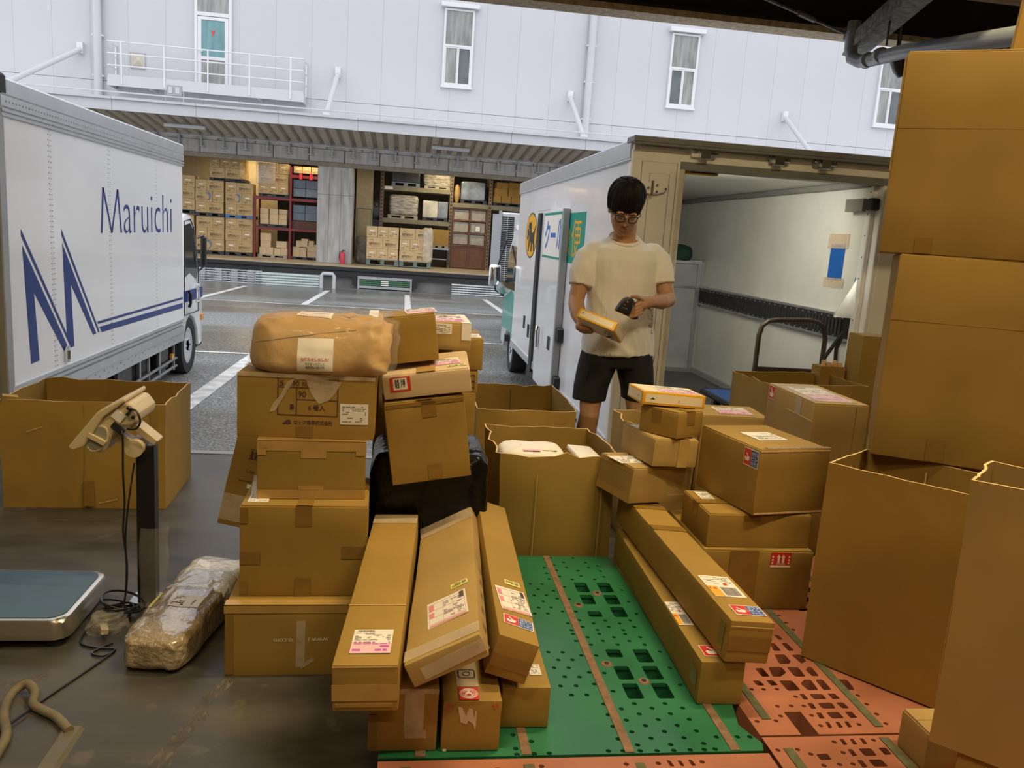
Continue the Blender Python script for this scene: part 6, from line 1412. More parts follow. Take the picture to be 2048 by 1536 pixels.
o, F = carton('carton between the red arrow carton and the big fragile carton', (1.233, 2.612, .3625), (.369, .252, .1185), (0, 0, .6), CB[0], 35)
seam_tape(o, (.369, .252, .1185), 'x', .045, .05); ship_label(o, F['top'], -.13, .05, .05, .11, 'plain', 0, 35); decal(o, F['front'], -.03, .045, .06, .02, M['tape'])
o, F = carton('big carton with a red and blue fragile sticker at its top edge', (1.291, 2.659, .482), (.284, .36, .228), (-.6, .7, 11.6), CB[0], 36, dent=.003)
ship_label(o, F['top'], .0, .0, .12, .12, 'plain', 0, 36); fragile(o, F['left'], .135, .075, .080, .060, 0, True); decal(o, F['front'], 0, .108, .28, .004, M['edge'], 'crease'); decal(o, F['front'], 0, -.106, .28, .006, M['edge'], 'crease'); decal(o, F['top'], .02, -.165, .26, .02, M['tape'])
carton('brown carton hidden on the floor under the red stickered carton', (1.767, 3.2, 0), (.24, .45, .378), (0, 0, -1.7), CB[0], 37)
o, F = carton('carton with a red glass sticker and shiny label before the open carton', (1.767, 3.2, .379), (.232, .451, .398), (0, 0, -1.7), CB[1], 38)
fragile(o, F['left'], -.175, .165, .060, .062, 0, False); decal(o, F['left'], .09, .16, .05, .07, M['tape_clear'], 'clear_tape'); decal(o, F['left'], .1, .125, .25, .003, M['edge'], 'crease'); ship_label(o, F['top'], .0, -.02, .15, .30, 'magenta', 0, 38)
decal(o, F['top'], -.02, 0, .20, .40, mat('shiny_label_film', (.8, .8, .85), .05, vary=0, alpha=.18), 'label_film', off=.004); decal(o, F['front'], .06, 0, .002, .39, CB[3], 'crease')
o, F = carton('flat topped carton with a label, behind the big fragile carton', (1.56, 3.62, 0), (.32, .26, .60), (0, 0, -4), CB[1], 39); ship_label(o, F['top'], .02, .0, .16, .16, 'magenta', 0, 39)
# open carts
o, F = open_carton('worn open carton standing at the far end of the green pallet', (.622, 3.19, 0), (0, 0, 1), .455, .46, .535, CB[2], 3, flare=.006, wave=.028, bulge=.025)
decal(o, F['front'], .0, -.20, .40, .003, M['edge'], 'crease', off=.030)
for cu in (-.09, .165): decal(o, F['front'], cu, 0, .004, .40, CB[1], 'crease', off=.031)
p = link('white_parcel', blob_mesh(.26, .20, .16, .4, .008, 9, 5, 40, 24, True)); p.location = (.545, 3.17, .355); p.data.materials.append(M['paper']); tag(p, 'white plastic parcel with pink label inside the worn open carton', 'parcel')
ft = (Vector((0, -.0, .162)), Vector((1, 0, 0)), Vector((0, 1, 0)), Vector((0, 0, 1))); decal(p, ft, -.01, -.04, .07, .10, M['pink_wash'], 'pink_label'); decal(p, ft, .065, -.04, .06, .08, M['box_white'], 'cream_label')
p = carton('flat white mailer inside the worn open carton, right side', (.76, 3.12, .49), (.10, .22, .018), (0, 4, 3), M['paper'], 41, 'mailer', None)[0]
pp = carton('brown carton filling the bottom of the worn open carton', (.615, 3.2, .012), (.36, .38, .34), (0, 0, 0), CB[0], 42)[0]
o, F = open_carton('wide open carton behind the worn one, left of the person', (.645, 4.27, 0), (0, 0, 0), .50, .70, .50, CB[0], 5, flare=.004, wave=.02, bulge=.02)
decal(o, F['back'], 0, 0, .004, .45, M['ink_brown'], 'crease', off=-.03)
pp = carton('brown carton lying inside the wide open carton', (.56, 4.15, .012), (.26, .30, .40), (0, 0, 12), CB[1], 43)[0]
o, F = open_carton('small open carton at the feet of the person behind the small stack', (1.215, 3.665, 0), (0, 0, 2), .32, .30, .545, CB[1], 6, wave=.02, bulge=.012)
o, F = open_carton('open carton in front of the hand truck handle', (2.30, 4.40, 0), (0, 0, 6), .62, .42, .65, CB[0], 8, wave=.02, bulge=.03)
o, F = open_carton('big worn open carton on the floor at the left', (-1.403, 4.016, 0), (0, 0, 1.9), .69, .525, .497, CB[0], 9, wave=.016, bulge=.012)
decal(o, F['front'], .02, -.175, .045, .12, M['tape'], off=.014); decal(o, F['front'], .005, .0, .003, .47, CB[2], 'crease', off=.013); decal(o, F['front'], .30, .0, .03, .46, CB[2], 'corner_joint', off=.006); decal(o, F['front'], .10, -.21, .08, .002, M['edge'], 'crease', 14, off=.013); decal(o, F['front'], -.2, .12, .07, .002, M['edge'], 'crease', 20, off=.013)
mb = MB(); mb.box((-.31, -.245, .49), (.06, .02, .05), (20, 10, 30)); mb.build('bent_corner', CB[1], o)
# tall cartons on the right edge
o, F = open_carton('tall smooth open carton below the two big cartons on the right', (1.492, 2.100, .150), (-1.2, -.3, -50.2), .379, .316, .609, CB[0], 10, wave=.003, bulge=.004)
decal(o, F['back'], .0, 0, .003, .55, M['edge'], 'crease', off=-.02)
T = Vector((1.4616, 2.2826, 0)); a_ = R(-31); ux, uy = Vector((math.cos(a_), math.sin(a_), 0)), Vector((-math.sin(a_), math.cos(a_), 0))
c = T + ux*.275 + uy*.31; carton('brown carton hidden behind the tall open carton', (c.x+.02, c.y+.06, .150), (.52, .30, .607), (0, 0, -31), CB[0], 44)
c = T + ux*.275 + uy*.22; o, F = carton('tall carton with a raised fold line, second of the big right hand pile', (c.x, c.y, .760), (.55, .44, .617), (0, 0, -30), CB[0], 45, dent=.0022)
decal(o, F['front'], 0, .115, .55, .004, CB[3], 'crease', off=.0015, th=.0004); decal(o, F['front'], -.10, -.27, .05, .07, M['tape']); decal(o, F['left'], -.19, .14, .003, .33, M['ink_brown'], 'crease'); 
c = T + ux*.245 + uy*.235; o, F = carton('topmost big carton of the right hand pile', (c.x, c.y, 1.379), (.60, .47, .572), (0, 0, -31), CB[0], 46, dent=.0022)
decal(o, F['front'], 0, .075, .60, .004, CB[3], 'crease', off=.0015, th=.0004); decal(o, F['front'], -.185, -.26, .045, .045, M['tape'])
mb = MB(); fr_ = F['left']; patch(mb, fr_, .19, .236, -.05, .27, .002, .004); mb.build('flap_edge', CB[0], o)
fc = thing('flattened_cardboard', 'flattened corrugated sheets standing on the topmost right hand carton', 'cardboard', (c.x+.165, c.y+.02, 1.952), (0, 0, -31))
for i in range(8): MB().box((0, .012*i, .12), (.26, .006, .24), (0, 4, 0)).build('sheet', CB[i % 4], fc)
u45 = Vector((math.cos(R(-45)), math.sin(R(-45)), 0)); v45 = Vector((.7071, .7071, 0)); c = Vector((1.16, 1.441, 0)) + u45*.26 + v45*.105
o, F = open_carton('nearest open carton cut off by the right edge', (c.x, c.y, .345), (0, 0, -45), .52, .21, .585, CB[1], 13, wave=.010, bulge=.006)
decal(o, F['left'], .03, 0, .004, .45, M['edge'], 'crease', off=.009); decal(o, F['back'], -.12, 0, .003, .5, CB[3], 'crease', off=-.012); decal(o, F['back'], .14, 0, .003, .5, CB[3], 'crease', off=-.012)
mb = MB(); mb.box((-.17, -.085, .03), (.03, .02, .012), (10, 20, 30)); mb.build('torn_corner', M['edge'], o)
carton('brown carton under the nearest open carton, cut off by the lower right corner', (c.x+.03, c.y-.02, .150), (.48, .20, .194), (0, 0, -45), CB[0], 47)
o, F = carton('small pale topped carton at the lower right corner on the orange pallet', (1.395, 1.655, .150), (.215, .105, .101), (0, 0, 0), CB[1], 48)
# things at the back by the hand truck
o, F = carton('upright brown carton on the open carton edge beside the right truck opening', (2.775, 4.50, 0), (.17, .20, .915), (0, 0, -6), CB[0], 49)
o = thing('paper_roll_bundle', 'low box of paper rolls beside the upright carton at the truck opening', 'box', (2.60, 4.62, 0)); mb = MB(); mb.b2(-.07, .09, -.05, .06, 0, .70); mb.build('carton', CB[3], o)
for k in range(4): MB().cyl((-.04+.035*k, -.02, .70), (-.04+.035*k, -.02, .735-.01*(k % 2)), .014, 10).build('roll', M['edge'], o)
st = thing('strap_loop', 'black strap loop hanging from the lashing rail', 'strap', (2.70, 4.70, .86)); mb = MB()
mb.tube([(.02, 0, .04), (-.03, -.01, -.02), (-.09, -.02, -.11), (-.10, -.02, -.15), (-.05, -.02, -.185), (-.02, -.02, -.15), (-.02, -.01, -.06), (.02, 0, .04)], .012, 6); mb.build('strap', M['black_rub'], st)
# ------------------------------------------------------------------ hand truck on the truck bed
ht = thing('hand_truck', 'hand truck with blue deck and dark tube handle at the truck opening', 'hand truck', (2.63, 5.6, .10))
o6 = (2.63, 5.6, .10); M['blue_deck'] = mat('blue_ribbed_deck', (.02, .075, .26), .6, vary=.12, vscale=30, bump=.3)
MB(o6).b2(2.37, 2.90, 5.20, 6.02, .255, .275).build('deck', M['blue_deck'], ht, bevel=.006)
mb = MB(o6); mb.tube([(2.36, 5.2, .26), (2.36, 6.0, .26), (2.40, 6.03, .26), (2.88, 6.03, .26), (2.91, 6.0, .26), (2.91, 5.2, .26), (2.88, 5.17, .26), (2.40, 5.17, .26)], .022, 8, closed=True); mb.build('bumper_rim', M['black_rub'], ht, smooth=40)
for xx in (2.43, 2.84):
    for yy in (5.32, 5.88):
        mb = MB(o6); mb.cyl((xx-.018, yy, .16), (xx+.018, yy, .16), .06, 16); w_ = mb.build('caster', M['tyre'], ht, smooth=40)
        mb = MB(o6); mb.b2(xx-.03, xx+.03, yy-.03, yy+.03, .222, .255); mb.b2(xx-.028, xx-.02, yy-.02, yy+.02, .16, .24); mb.b2(xx+.02, xx+.028, yy-.02, yy+.02, .16, .24); mb.build('caster_fork', M['steel'], w_)
M['handle_tube'] = mat('dark_bronze_tube', (.085, .07, .055), .35, .5, vary=.05)
mb = MB(o6); mb.tube([(2.40, 5.2, .27), (2.40, 5.2, .80), (2.415, 5.2, .87), (2.46, 5.2, .905), (2.52, 5.2, .915), (2.76, 5.2, .925), (2.82, 5.2, .91), (2.865, 5.2, .87), (2.88, 5.2, .80), (2.88, 5.2, .27)], .017, 10); mb.build('handle', M['handle_tube'], ht, smooth=45)
mb = MB(o6); mb.b2(2.41, 2.87, 5.19, 5.21, .555, .59); mb.build('cross_bar', M['handle_tube'], ht)

# ------------------------------------------------------------------ platform scale
ps = thing('platform_scale', 'low steel platform scale with a blue top at the left edge', 'scale', (-1.25, 2.67, 0))
o7 = (-1.25, 2.67, 0)
M['brushed'] = mat('brushed_stainless', (.52, .49, .43), .28, .85, vary=.08, vscale=40, stretch=(1, 1, 12)); M['blue_top'] = mat('grey_blue_platform_film', (.055, .115, .18), .45, vary=.14, vscale=5)
mb = MB(o7); ring = [rrect(-1.55, -.985, 2.47, 2.86, .05) for _ in range(1)][0]
lv_ = []
for z, ins in ((.022, .012), (.03, 0), (.082, 0), (.092, .006), (.094, .014)):
    lv_.append([Vector((x + (1 if x < -1.27 else -1)*ins, y + (1 if y < 2.66 else -1)*ins, z)) for x, y in ring])
mb.loft(lv_); mb.build('platform_shell', M['brushed'], ps, smooth=40)
lv_ = [[Vector((x + (1 if x < -1.27 else -1)*.020, y + (1 if y < 2.66 else -1)*.020, z)) for x, y in ring] for z in (.0935, .0965)]
mb = MB(o7); mb.loft(lv_); mb.build('top_plate', M['blue_top'], ps)
mb = MB(o7); mb.b2(-1.30, -1.18, 2.462, 2.474, .028, .078); mb.build('gap_trim', M['under'], ps)
mb = MB(o7); mb.b2(-1.50, -1.03, 2.52, 2.82, .012, .024); mb.build('under_frame', M['under'], ps)
for xx in (-1.50, -1.035):
    for yy in (2.515, 2.815): MB(o7).tube([(xx, yy, 0), (xx, yy, .012), (xx, yy, .026)], [.030, .032, .015], 14).build('foot', M['black_rub'], ps, smooth=40)
# indicator on its post
si = thing('scale_indicator', 'beige scale display on a black post, seen from behind', 'scale display', (-.84, 2.80, 0)); o8 = (-.84, 2.80, 0)
M['beige'] = mat('beige_plastic', (.62, .50, .30), .38, vary=.05)
mb = MB(o8); mb.b2(-.869, -.811, 2.775, 2.825, .004, .575); mb.build('post', M['black'], si, bevel=.004)
mb = MB(o8); mb.b2(-.90, -.78, 2.74, 2.86, 0, .008); mb.build('base_plate', M['steel'], si)
hd_ = MB(o8); hd_.prism([(-1.055, .583), (-1.040, .571), (-1.005, .586), (-.945, .685), (-.885, .733), (-.873, .740), (-.877, .755), (-.95, .712), (-.965, .70)], lambda a, b, t: (a, t, b), 2.70, 2.92); dsp = hd_.build('display_case', M['beige'], si, bevel=.006, seg=2)
mb = MB(o8); mb.prism([(-1.02, .588), (-.965, .562), (-.945, .568), (-.918, .632), (-.90, .655), (-.868, .655), (-.842, .672), (-.838, .70), (-.862, .732), (-.885, .735), (-.945, .688), (-1.0, .60)], lambda a, b, t: (a, t, b), 2.715, 2.905); mb.build('rear_housing', M['beige'], si, bevel=.008, seg=2)
mb = MB(o8); mb.tube([(-.966+.030*math.cos(a*math.pi/12)*1.0+.012*math.sin(a*math.pi/12), 2.713, .612+.042*math.sin(a*math.pi/12)) for a in range(24)], .005, 6, closed=True); mb.build('cap_ring', M['beige'], si, smooth=50)
mb = MB(o8); mb.prism([(-.966+.028*math.cos(a*math.pi/12)+.012*math.sin(a*math.pi/12), .612+.040*math.sin(a*math.pi/12)) for a in range(24)], lambda a, b, t: (a, t, b), 2.709, 2.716); kn = mb.build('battery_cap', mat('grey_cap', (.30, .28, .22), .4, vary=0), si)
mb = MB(o8); mb.bar((-.990, 2.703, .628), (-.940, 2.703, .600), .012, .012); mb.build('cap_grip', M['beige'], kn)
mb = MB(o8); mb.prism([(-.925, .655), (-.912, .672), (-.880, .640), (-.893, .626)], lambda a, b, t: (a, t, b), 2.708, 2.72); mb.build('cable_slot', M['under'], si)
mb = MB(o8); mb.bar((-.885, 2.80, .655), (-.800, 2.80, .585), .06, .026); mb.build('tilt_arm', M['beige'], si, bevel=.004)
mb = MB(o8); mb.bar((-.93, 2.79, .61), (-.875, 2.79, .575), .05, .03); mb.cyl((-.866, 2.748, .571), (-.866, 2.85, .571), .030, 20); mb.build('pivot', M['beige'], si, smooth=35)
mb = MB(o8); mb.box((-.900, 2.712, .69), (.035, .003, .03), (0, 38, 0)); mb.build('maker_plate', M['paper'], si)
mb = MB(o8); mb.box((-.862, 2.705, .718), (.018, .014, .010), (0, 38, 0)); mb.build('jack_plug', M['black'], si, bevel=.002)
mb = MB(o8)
for a_ in ((-.868, .70), (-.852, .69)): mb.cyl((a_[0], 2.71, a_[1]), (a_[0], 2.70, a_[1]), .006, 8)
mb.build('socket', M['black'], si)
sl = MB(o8); n = 12; rings = []
for z in [i*.028 for i in range(11)]:
    rings.append([Vector((-.838 + (.050+.016*noise.noise(Vector((k, z*9, 1))))*math.cos(2*math.pi*k/n) + .012, 2.80 + (.04+.010*noise.noise(Vector((k, z*9, 5))))*math.sin(2*math.pi*k/n), z+.006)) for k in range(n)])
sl.loft(rings, cap=False); sl.build('plastic_sleeve', mat('clear_plastic_bag', (.85, .8, .7), .08, vary=0, alpha=.17, bump=.5, bscale=20), si, smooth=60)
cb_ = thing('power_cable', 'thin black cable hanging from the scale display, coiled on the floor', 'cable', (-.90, 2.6, 0)); o9 = (-.90, 2.6, 0)
mb = MB(o9); mb.tube(smooth_path([(-.862, 2.70, .72), (-.838, 2.695, .712), (-.826, 2.69, .68), (-.84, 2.69, .655), (-.87, 2.705, .65)]), .0035, 6)
mb.tube(smooth_path([(-.895, 2.715, .648), (-.884, 2.70, .62), (-.885, 2.70, .5), (-.882, 2.70, .40), (-.888, 2.70, .30), (-.878, 2.70, .18), (-.884, 2.70, .08), (-.895, 2.69, .02), (-.905, 2.66, .012)]), .0035, 6)
mb.tube(smooth_path([(-.868, 2.76, .52), (-.878, 2.73, .40), (-.884, 2.71, .28), (-.882, 2.705, .16), (-.888, 2.70, .05), (-.90, 2.66, .01)]), .0030, 6)
for k in range(6):
    r1, r2 = .055+.006*(k % 3), .040+.005*(k % 2)
    mb.tube([(-.915+.006*k+r1*math.cos(a*math.pi/9), 2.655+.004*k+r2*1.3*math.sin(a*math.pi/9), .012+.010*k+.022*math.sin(a*math.pi/9+k)) for a in range(18)], .0040, 6, closed=True)
mb.tube(smooth_path([(-.94, 2.62, .02), (-.965, 2.57, .01), (-.955, 2.50, .006), (-.90, 2.47, .006), (-.84, 2.46, .006), (-.86, 2.42, .006), (-.90, 2.44, .006), (-.86, 2.50, .006)]), .0035, 6)
mb.tube(smooth_path([(-.84, 2.44, .006), (-.88, 2.33, .005), (-.93, 2.20, .005), (-.96, 2.10, .010), (-.99, 2.03, .005), (-1.06, 1.93, .005)]), .0035, 6)
mb.build('wire', M['black'], cb_, smooth=60)
mb = MB(o9); mb.box((-.902, 2.545, .030), (.022, .045, .018), (0, 10, 25)); mb.box((-.898, 2.52, .028), (.004, .02, .002), (0, 0, 25)); mb.build('plug', mat('pale_plug', (.45, .38, .26), .5), cb_, bevel=.002)
pb_ = link('crumpled_plastic', blob_mesh(.085, .05, .045, .8, .022, 30, 6, 40, 24, True)); pb_.location = (-.905, 2.59, .0); pb_.data.materials.append(mat('crumpled_clear_plastic', (.6, .55, .45), .12, vary=.2, alpha=.30, bump=.5, bscale=30)); tag(pb_, 'crumpled clear plastic bag among the coiled cable', 'plastic bag')
ho = thing('floor_hose', 'bent beige hose running into the grey cable ramp', 'hose', (-.95, 2.15, 0)); mb = MB((-.95, 2.15, 0))
mb.tube(smooth_path([(-.93, 1.80, .012), (-.945, 1.957, .012), (-.958, 2.02, .012), (-1.0, 2.10, .012), (-1.022, 2.17, .014), (-1.018, 2.215, .022), (-.992, 2.225, .030), (-.960, 2.19, .024), (-.948, 2.15, .016), (-.915, 2.125, .013), (-.865, 2.09, .013), (-.81, 2.03, .012)]), .0125, 10); mb.build('hose', mat('dusty_beige_hose', (.17, .14, .085), .7, vary=.25, vscale=12), ho, smooth=60)
cr_ = thing('cable_ramp', 'flat grey cable cover strip in the lower left corner', 'cable cover', (-.81, 1.9, 0)); mb = MB()
mb.prism([(-.030, 0), (-.018, .010), (.018, .010), (.030, 0)], lambda a, b, t: (a, t, b), -.45, .155); mb.build('cover', mat('grey_cover_strip', (.14, .125, .09), .5, vary=.15), cr_)
# wrapped long bundle on the floor
wb = link('wrapped_bundle', blob_mesh(.195, .61, .115, .34, .0075, 16, 21, 84, 90, True)); wb.location = (-.655, 2.625, 0); wb.rotation_euler = (0, 0, R(-8))
wb.data.materials.append(mat('film_over_brown_paper', (.27, .18, .075), .14, vary=.3, vscale=13, bump=1.0, bscale=55, coat=1, spec=.9, col2=(.50, .41, .27))); tag(wb, 'long bundle wrapped in shiny film lying beside the left stack', 'parcel')  # whitish film highlights put into the colour as the paler second tone
ww = link('white_film_band', blob_mesh(.202, .30, .123, .32, .0085, 16, 22, 72, 54, True), wb, (0, .165, -.003)); ww.data.materials.append(mat('white_crinkled_film', (.66, .63, .58), .16, vary=.2, vscale=6, bump=1.0, bscale=44, coat=.8))
fw = (Vector((0, -.03, .126)), Vector((1, 0, 0)), Vector((0, 1, 0)), Vector((0, 0, 1)))
fw = (fw[0] + Vector((0, 0, -.01)), *fw[1:])
l2, _ = drape(wb, fw, .012, -.035, .10, .075, M['paper'], 'shipping_label'); mb = MB(); rnd = random.Random(51)
print_lines(mb, fw, -.03, .01, -.065, -.005, 6, rnd, 0, .7); patch(mb, fw, .035, .038, -.06, -.02)
pw = mb.build('print', M['ink'], l2); lay(pw, wb, fw, .0028); stuff(pw)
fy_ = (Vector((-.085, -.03, .085)), Vector((.6, 0, .8)), Vector((0, 1, 0)), Vector((-.8, 0, .6))); drape(wb, fy_, 0, -.03, .05, .10, M['paper_yellow'], 'yellow_label')
# ------------------------------------------------------------------ the person
M['skin'] = mat('tan_skin', (.47, .255, .135), .5, vary=.06, vscale=9, spec=.4)
M['hair'] = mat('black_hair', (.010, .008, .008), .62, vary=.3, vscale=30, stretch=(1, 1, .15), spec=.25)
M['shirt'] = mat('white_cotton_shirt', (.86, .84, .79), .85, vary=.03, vscale=6, bump=.12, bscale=14)
M['shorts'] = mat('black_shorts_cloth', (.014, .014, .016), .85, vary=.25, vscale=10, bump=.2, bscale=16)
PB = Vector((1.12, 4.15, 0))
person = thing('person', 'person in white t-shirt, black shorts and glasses looking down at a scanner', 'person', PB)
def ellipsoid(mb, c, r, rot=None, n=16, m=10):
    c = Vector(c); rings = []
    for j in range(1, m):
        ph = -math.pi/2 + math.pi*j/m
        rings.append([Vector((r[0]*math.cos(ph)*math.cos(2*math.pi*k/n), r[1]*math.cos(ph)*math.sin(2*math.pi*k/n), r[2]*math.sin(ph))) for k in range(n)])
    if rot is not None: rings = [[rot @ v for v in q] for q in rings]
    mb.loft([[c + v for v in q] for q in rings])
def remeshed(mb, name, vox, m, parent, smooth=4, post=None, factor=.5):
    o = mb.build(name, m, None); md = o.modifiers.new('fuse', 'REMESH'); md.mode = 'VOXEL'; md.voxel_size = vox
    s = o.modifiers.new('soft', 'SMOOTH'); s.factor = factor; s.iterations = smooth
    bpy.context.view_layer.update()
    me = bpy.data.meshes.new_from_object(o.evaluated_get(bpy.context.evaluated_depsgraph_get())); bpy.data.objects.remove(o)
    me.name = name
    if post:
        for v in me.vertices: v.co = post(v.co, v.normal)
    me.materials.clear(); me.materials.append(m); me.polygons.foreach_set('use_smooth', [True]*len(me.polygons))
    return link(name, me, parent)
def ering(c, a, b, n=28, e=1.0, ax=None):
    sg = lambda t: math.copysign(abs(t)**e, t)
    return [Vector(c) + Vector((a*sg(math.cos(2*math.pi*k/n)), b*sg(math.sin(2*math.pi*k/n)), 0)) for k in range(n)]
# head frame: x to the image right, y out of the face, z to the crown
HC = Vector((1.090, 4.085, 1.532)); fy = Vector((-.07, -.83, -.56)).normalized(); fx = Vector((1, 0, 0)); fx = (fx - fy*fx.dot(fy)).normalized(); fz = fx.cross(fy); fz = fz if fz.z > 0 else -fz
HM = Matrix((fx, fy, fz)).transposed()
def hd(x, y, z): return HC + HM @ Vector((x, y, z))
def rd(rings): return [[hd(*v) for v in q] for q in rings]
b = MB(PB)
SL = [(-.120, .016, .080, .050), (-.112, .030, .088, .030), (-.098, .043, .091, .005), (-.075, .055, .090, -.035), (-.045, .063, .089, -.065), (-.015, .067, .089, -.088), (.015, .070, .091, -.098), (.045, .072, .090, -.100), (.075, .067, .078, -.092), (.100, .050, .050, -.066), (.115, .02, .012, -.03)]
rings = []
for z, a, yf, y0 in SL:
    cy, ry = (yf+y0)/2, (yf-y0)/2
    rings.append([Vector((a*math.copysign(abs(math.cos(t))**.9, math.cos(t)), cy + ry*math.sin(t), z)) for t in [2*math.pi*k/28 for k in range(28)]])
b.loft(rd(rings))
ellipsoid(b, hd(0, .094, -.016), (.0095, .013, .026), HM); ellipsoid(b, hd(0, .103, -.036), (.012, .011, .010), HM)
for s in (-1, 1):
    ellipsoid(b, hd(s*.012, .094, -.039), (.009, .010, .008), HM); ellipsoid(b, hd(s*.072, -.006, -.012), (.009, .020, .032), HM)
    ellipsoid(b, hd(s*.031, .083, .002), (.017, .011, .012), HM); ellipsoid(b, hd(s*.032, .086, .020), (.022, .010, .008), HM); ellipsoid(b, hd(s*.040, .066, -.035), (.022, .022, .022), HM)
ellipsoid(b, hd(0, .086, -.066), (.026, .010, .014), HM); ellipsoid(b, hd(0, .083, -.104), (.020, .012, .013), HM)
# neck, trunk
b.tube([(1.125, 4.17, 1.32), (1.120, 4.15, 1.40), (1.108, 4.115, 1.46), (1.10, 4.10, 1.50)], [.066, .058, .056, .056], 18)
b.loft([ering((1.14, 4.17, .82), .150, .10), ering((1.14, 4.17, .90), .155, .105), ering((1.138, 4.17, 1.02), .140, .097), ering((1.135, 4.17, 1.15), .155, .105), ering((1.13, 4.17, 1.26), .160, .10), ering((1.125, 4.17, 1.32), .135, .08), ering((1.12, 4.165, 1.375), .08, .06)])
ellipsoid(b, (1.14, 4.17, .84), (.165, .11, .11))
LEGS = [[(1.048, 4.17, .86), (1.028, 4.145, .68), (1.004, 4.105, .49), (1.002, 4.09, .455), (.998, 4.125, .34), (1.0, 4.15, .20), (1.0, 4.155, .09), (1.0, 4.155, .05)], [(1.235, 4.18, .86), (1.25, 4.155, .68), (1.262, 4.11, .49), (1.262, 4.10, .455), (1.264, 4.135, .34), (1.266, 4.16, .20), (1.268, 4.165, .09), (1.268, 4.165, .05)]]
for L in LEGS:
    b.tube(L, [.090, .078, .055, .052, .055, .042, .035, .036], 18); ellipsoid(b, Vector(L[2])+Vector((0, -.018, -.01)), (.042, .04, .045))
    ellipsoid(b, Vector(L[-1])+Vector((0, -.055, -.005)), (.040, .110, .036))
# arms
AL = [(.985, 4.175, 1.275), (.920, 4.15, 1.20), (.890, 4.125, 1.06), (.884, 4.10, 1.035), (.885, 4.03, .985), (.892, 3.97, .945)]
AR = [(1.275, 4.185, 1.285), (1.336, 4.155, 1.21), (1.366, 4.11, 1.10), (1.362, 4.085, 1.082), (1.30, 3.99, 1.076), (1.225, 3.915, 1.076)]
for A_ in (AL, AR): b.tube(A_, [.052, .049, .042, .041, .040, .027], 16)
ellipsoid(b, AL[0], (.054, .056, .052)); ellipsoid(b, AR[0], (.054, .056, .052)); ellipsoid(b, AL[3], (.042, .042, .04)); ellipsoid(b, AR[3], (.044, .044, .042))
# held mailer frame
BX = Vector((.955, 3.86, .929)); BM = Euler((R(-26.5), R(14.2), R(-37.7))).to_matrix(); BW, BD, BH = .205, .169, .048
def bx(x, y, z): return BX + BM @ Vector((x, y, z))
wrist = Vector(AL[-1]); kn = bx(-BW/2-.004, .055, -.022)
b.loft([ering((0, 0, 0), .001, .001)]) if False else None
pm_ = wrist.lerp(kn, .55); d_ = (kn-wrist).normalized(); q_ = d_.to_track_quat('Z', 'Y').to_matrix()
b.tube([wrist, pm_, kn], [.027, .030, .024], 14)
for i, (yy, L1) in enumerate(((.020, .060), (.040, .066), (.060, .062), (.078, .050))):
    y1 = yy
    b.tube([wrist.lerp(kn, .45) + BM @ Vector((0, (yy-.05)*.5, 0)), bx(-BW/2-.012, y1, -.020), bx(-BW/2+.012, y1-.004, -.019), bx(-BW/2+L1*.62, y1-.006, -.012), bx(-BW/2+L1, y1-.008, -.0095)], [.013, .0115, .0105, .0095, .0075], 10)
b.tube([wrist.lerp(kn, .25), bx(-BW/2-.020, .035, .018), bx(-BW/2-.008, .020, BH+.012), bx(-BW/2+.022, .006, BH+.0115), bx(-BW/2+.038, .0, BH+.010)], [.016, .014, .012, .0105, .008], 10)
# hand on the scanner
w2 = Vector(AR[-1]); b.tube([w2, (1.185, 3.892, 1.072), (1.158, 3.876, 1.060), (1.142, 3.866, 1.050)], [.028, .031, .030, .022], 14)
ellipsoid(b, (1.166, 3.880, 1.062), (.028, .024, .036))
for i in range(4):
    dz = -.017*i; k = (1.0, 1.04, 1.0, .9)[i]
    b.tube([(1.168, 3.878, 1.072+dz*.9), (1.146, 3.850, 1.070+dz), (1.124, 3.838, 1.060+dz), (1.109, 3.846, 1.050+dz*.95), (1.106, 3.862, 1.046+dz*.9)], [.012*k, .0112*k, .0102*k, .0092*k, .0075*k], 10)
b.tube([(1.178, 3.885, 1.078), (1.152, 3.856, 1.094), (1.118, 3.826, 1.104), (1.088, 3.806, 1.105)], [.016, .0135, .011, .0085], 10)
body = remeshed(b, 'body', .0038, M['skin'], person, 3)
# face details
mb = MB(PB)
for s in (-1, 1): mb.tube([hd(s*.018, .0925, -.004), hd(s*.026, .0955, -.0065), hd(s*.036, .094, -.0065), hd(s*.045, .087, -.003)], [.0012, .0019, .0019, .001], 6)
mb.build('eyelashes', M['hair'], person)
mb = MB(PB)
for s in (-1, 1): mb.tube([hd(s*.016, .0965, .016), hd(s*.030, .0965, .021), hd(s*.050, .084, .018)], [.0025, .0032, .0018], 6)
mb.build('eyebrows', M['hair'], person)
mb = MB(PB); mb.tube([hd(-.021, .0915, -.068), hd(-.008, .0975, -.064), hd(0, .0985, -.0655), hd(.008, .0975, -.064), hd(.021, .0915, -.068)], [.0015, .0035, .0033, .0035, .0015], 8)
mb.tube([hd(-.018, .0915, -.070), hd(-.006, .098, -.073), hd(.006, .098, -.073), hd(.018, .0915, -.070)], [.0015, .0042, .0042, .0015], 8); mb.build('lips', mat('lips', (.40, .19, .12), .5, vary=0), person)
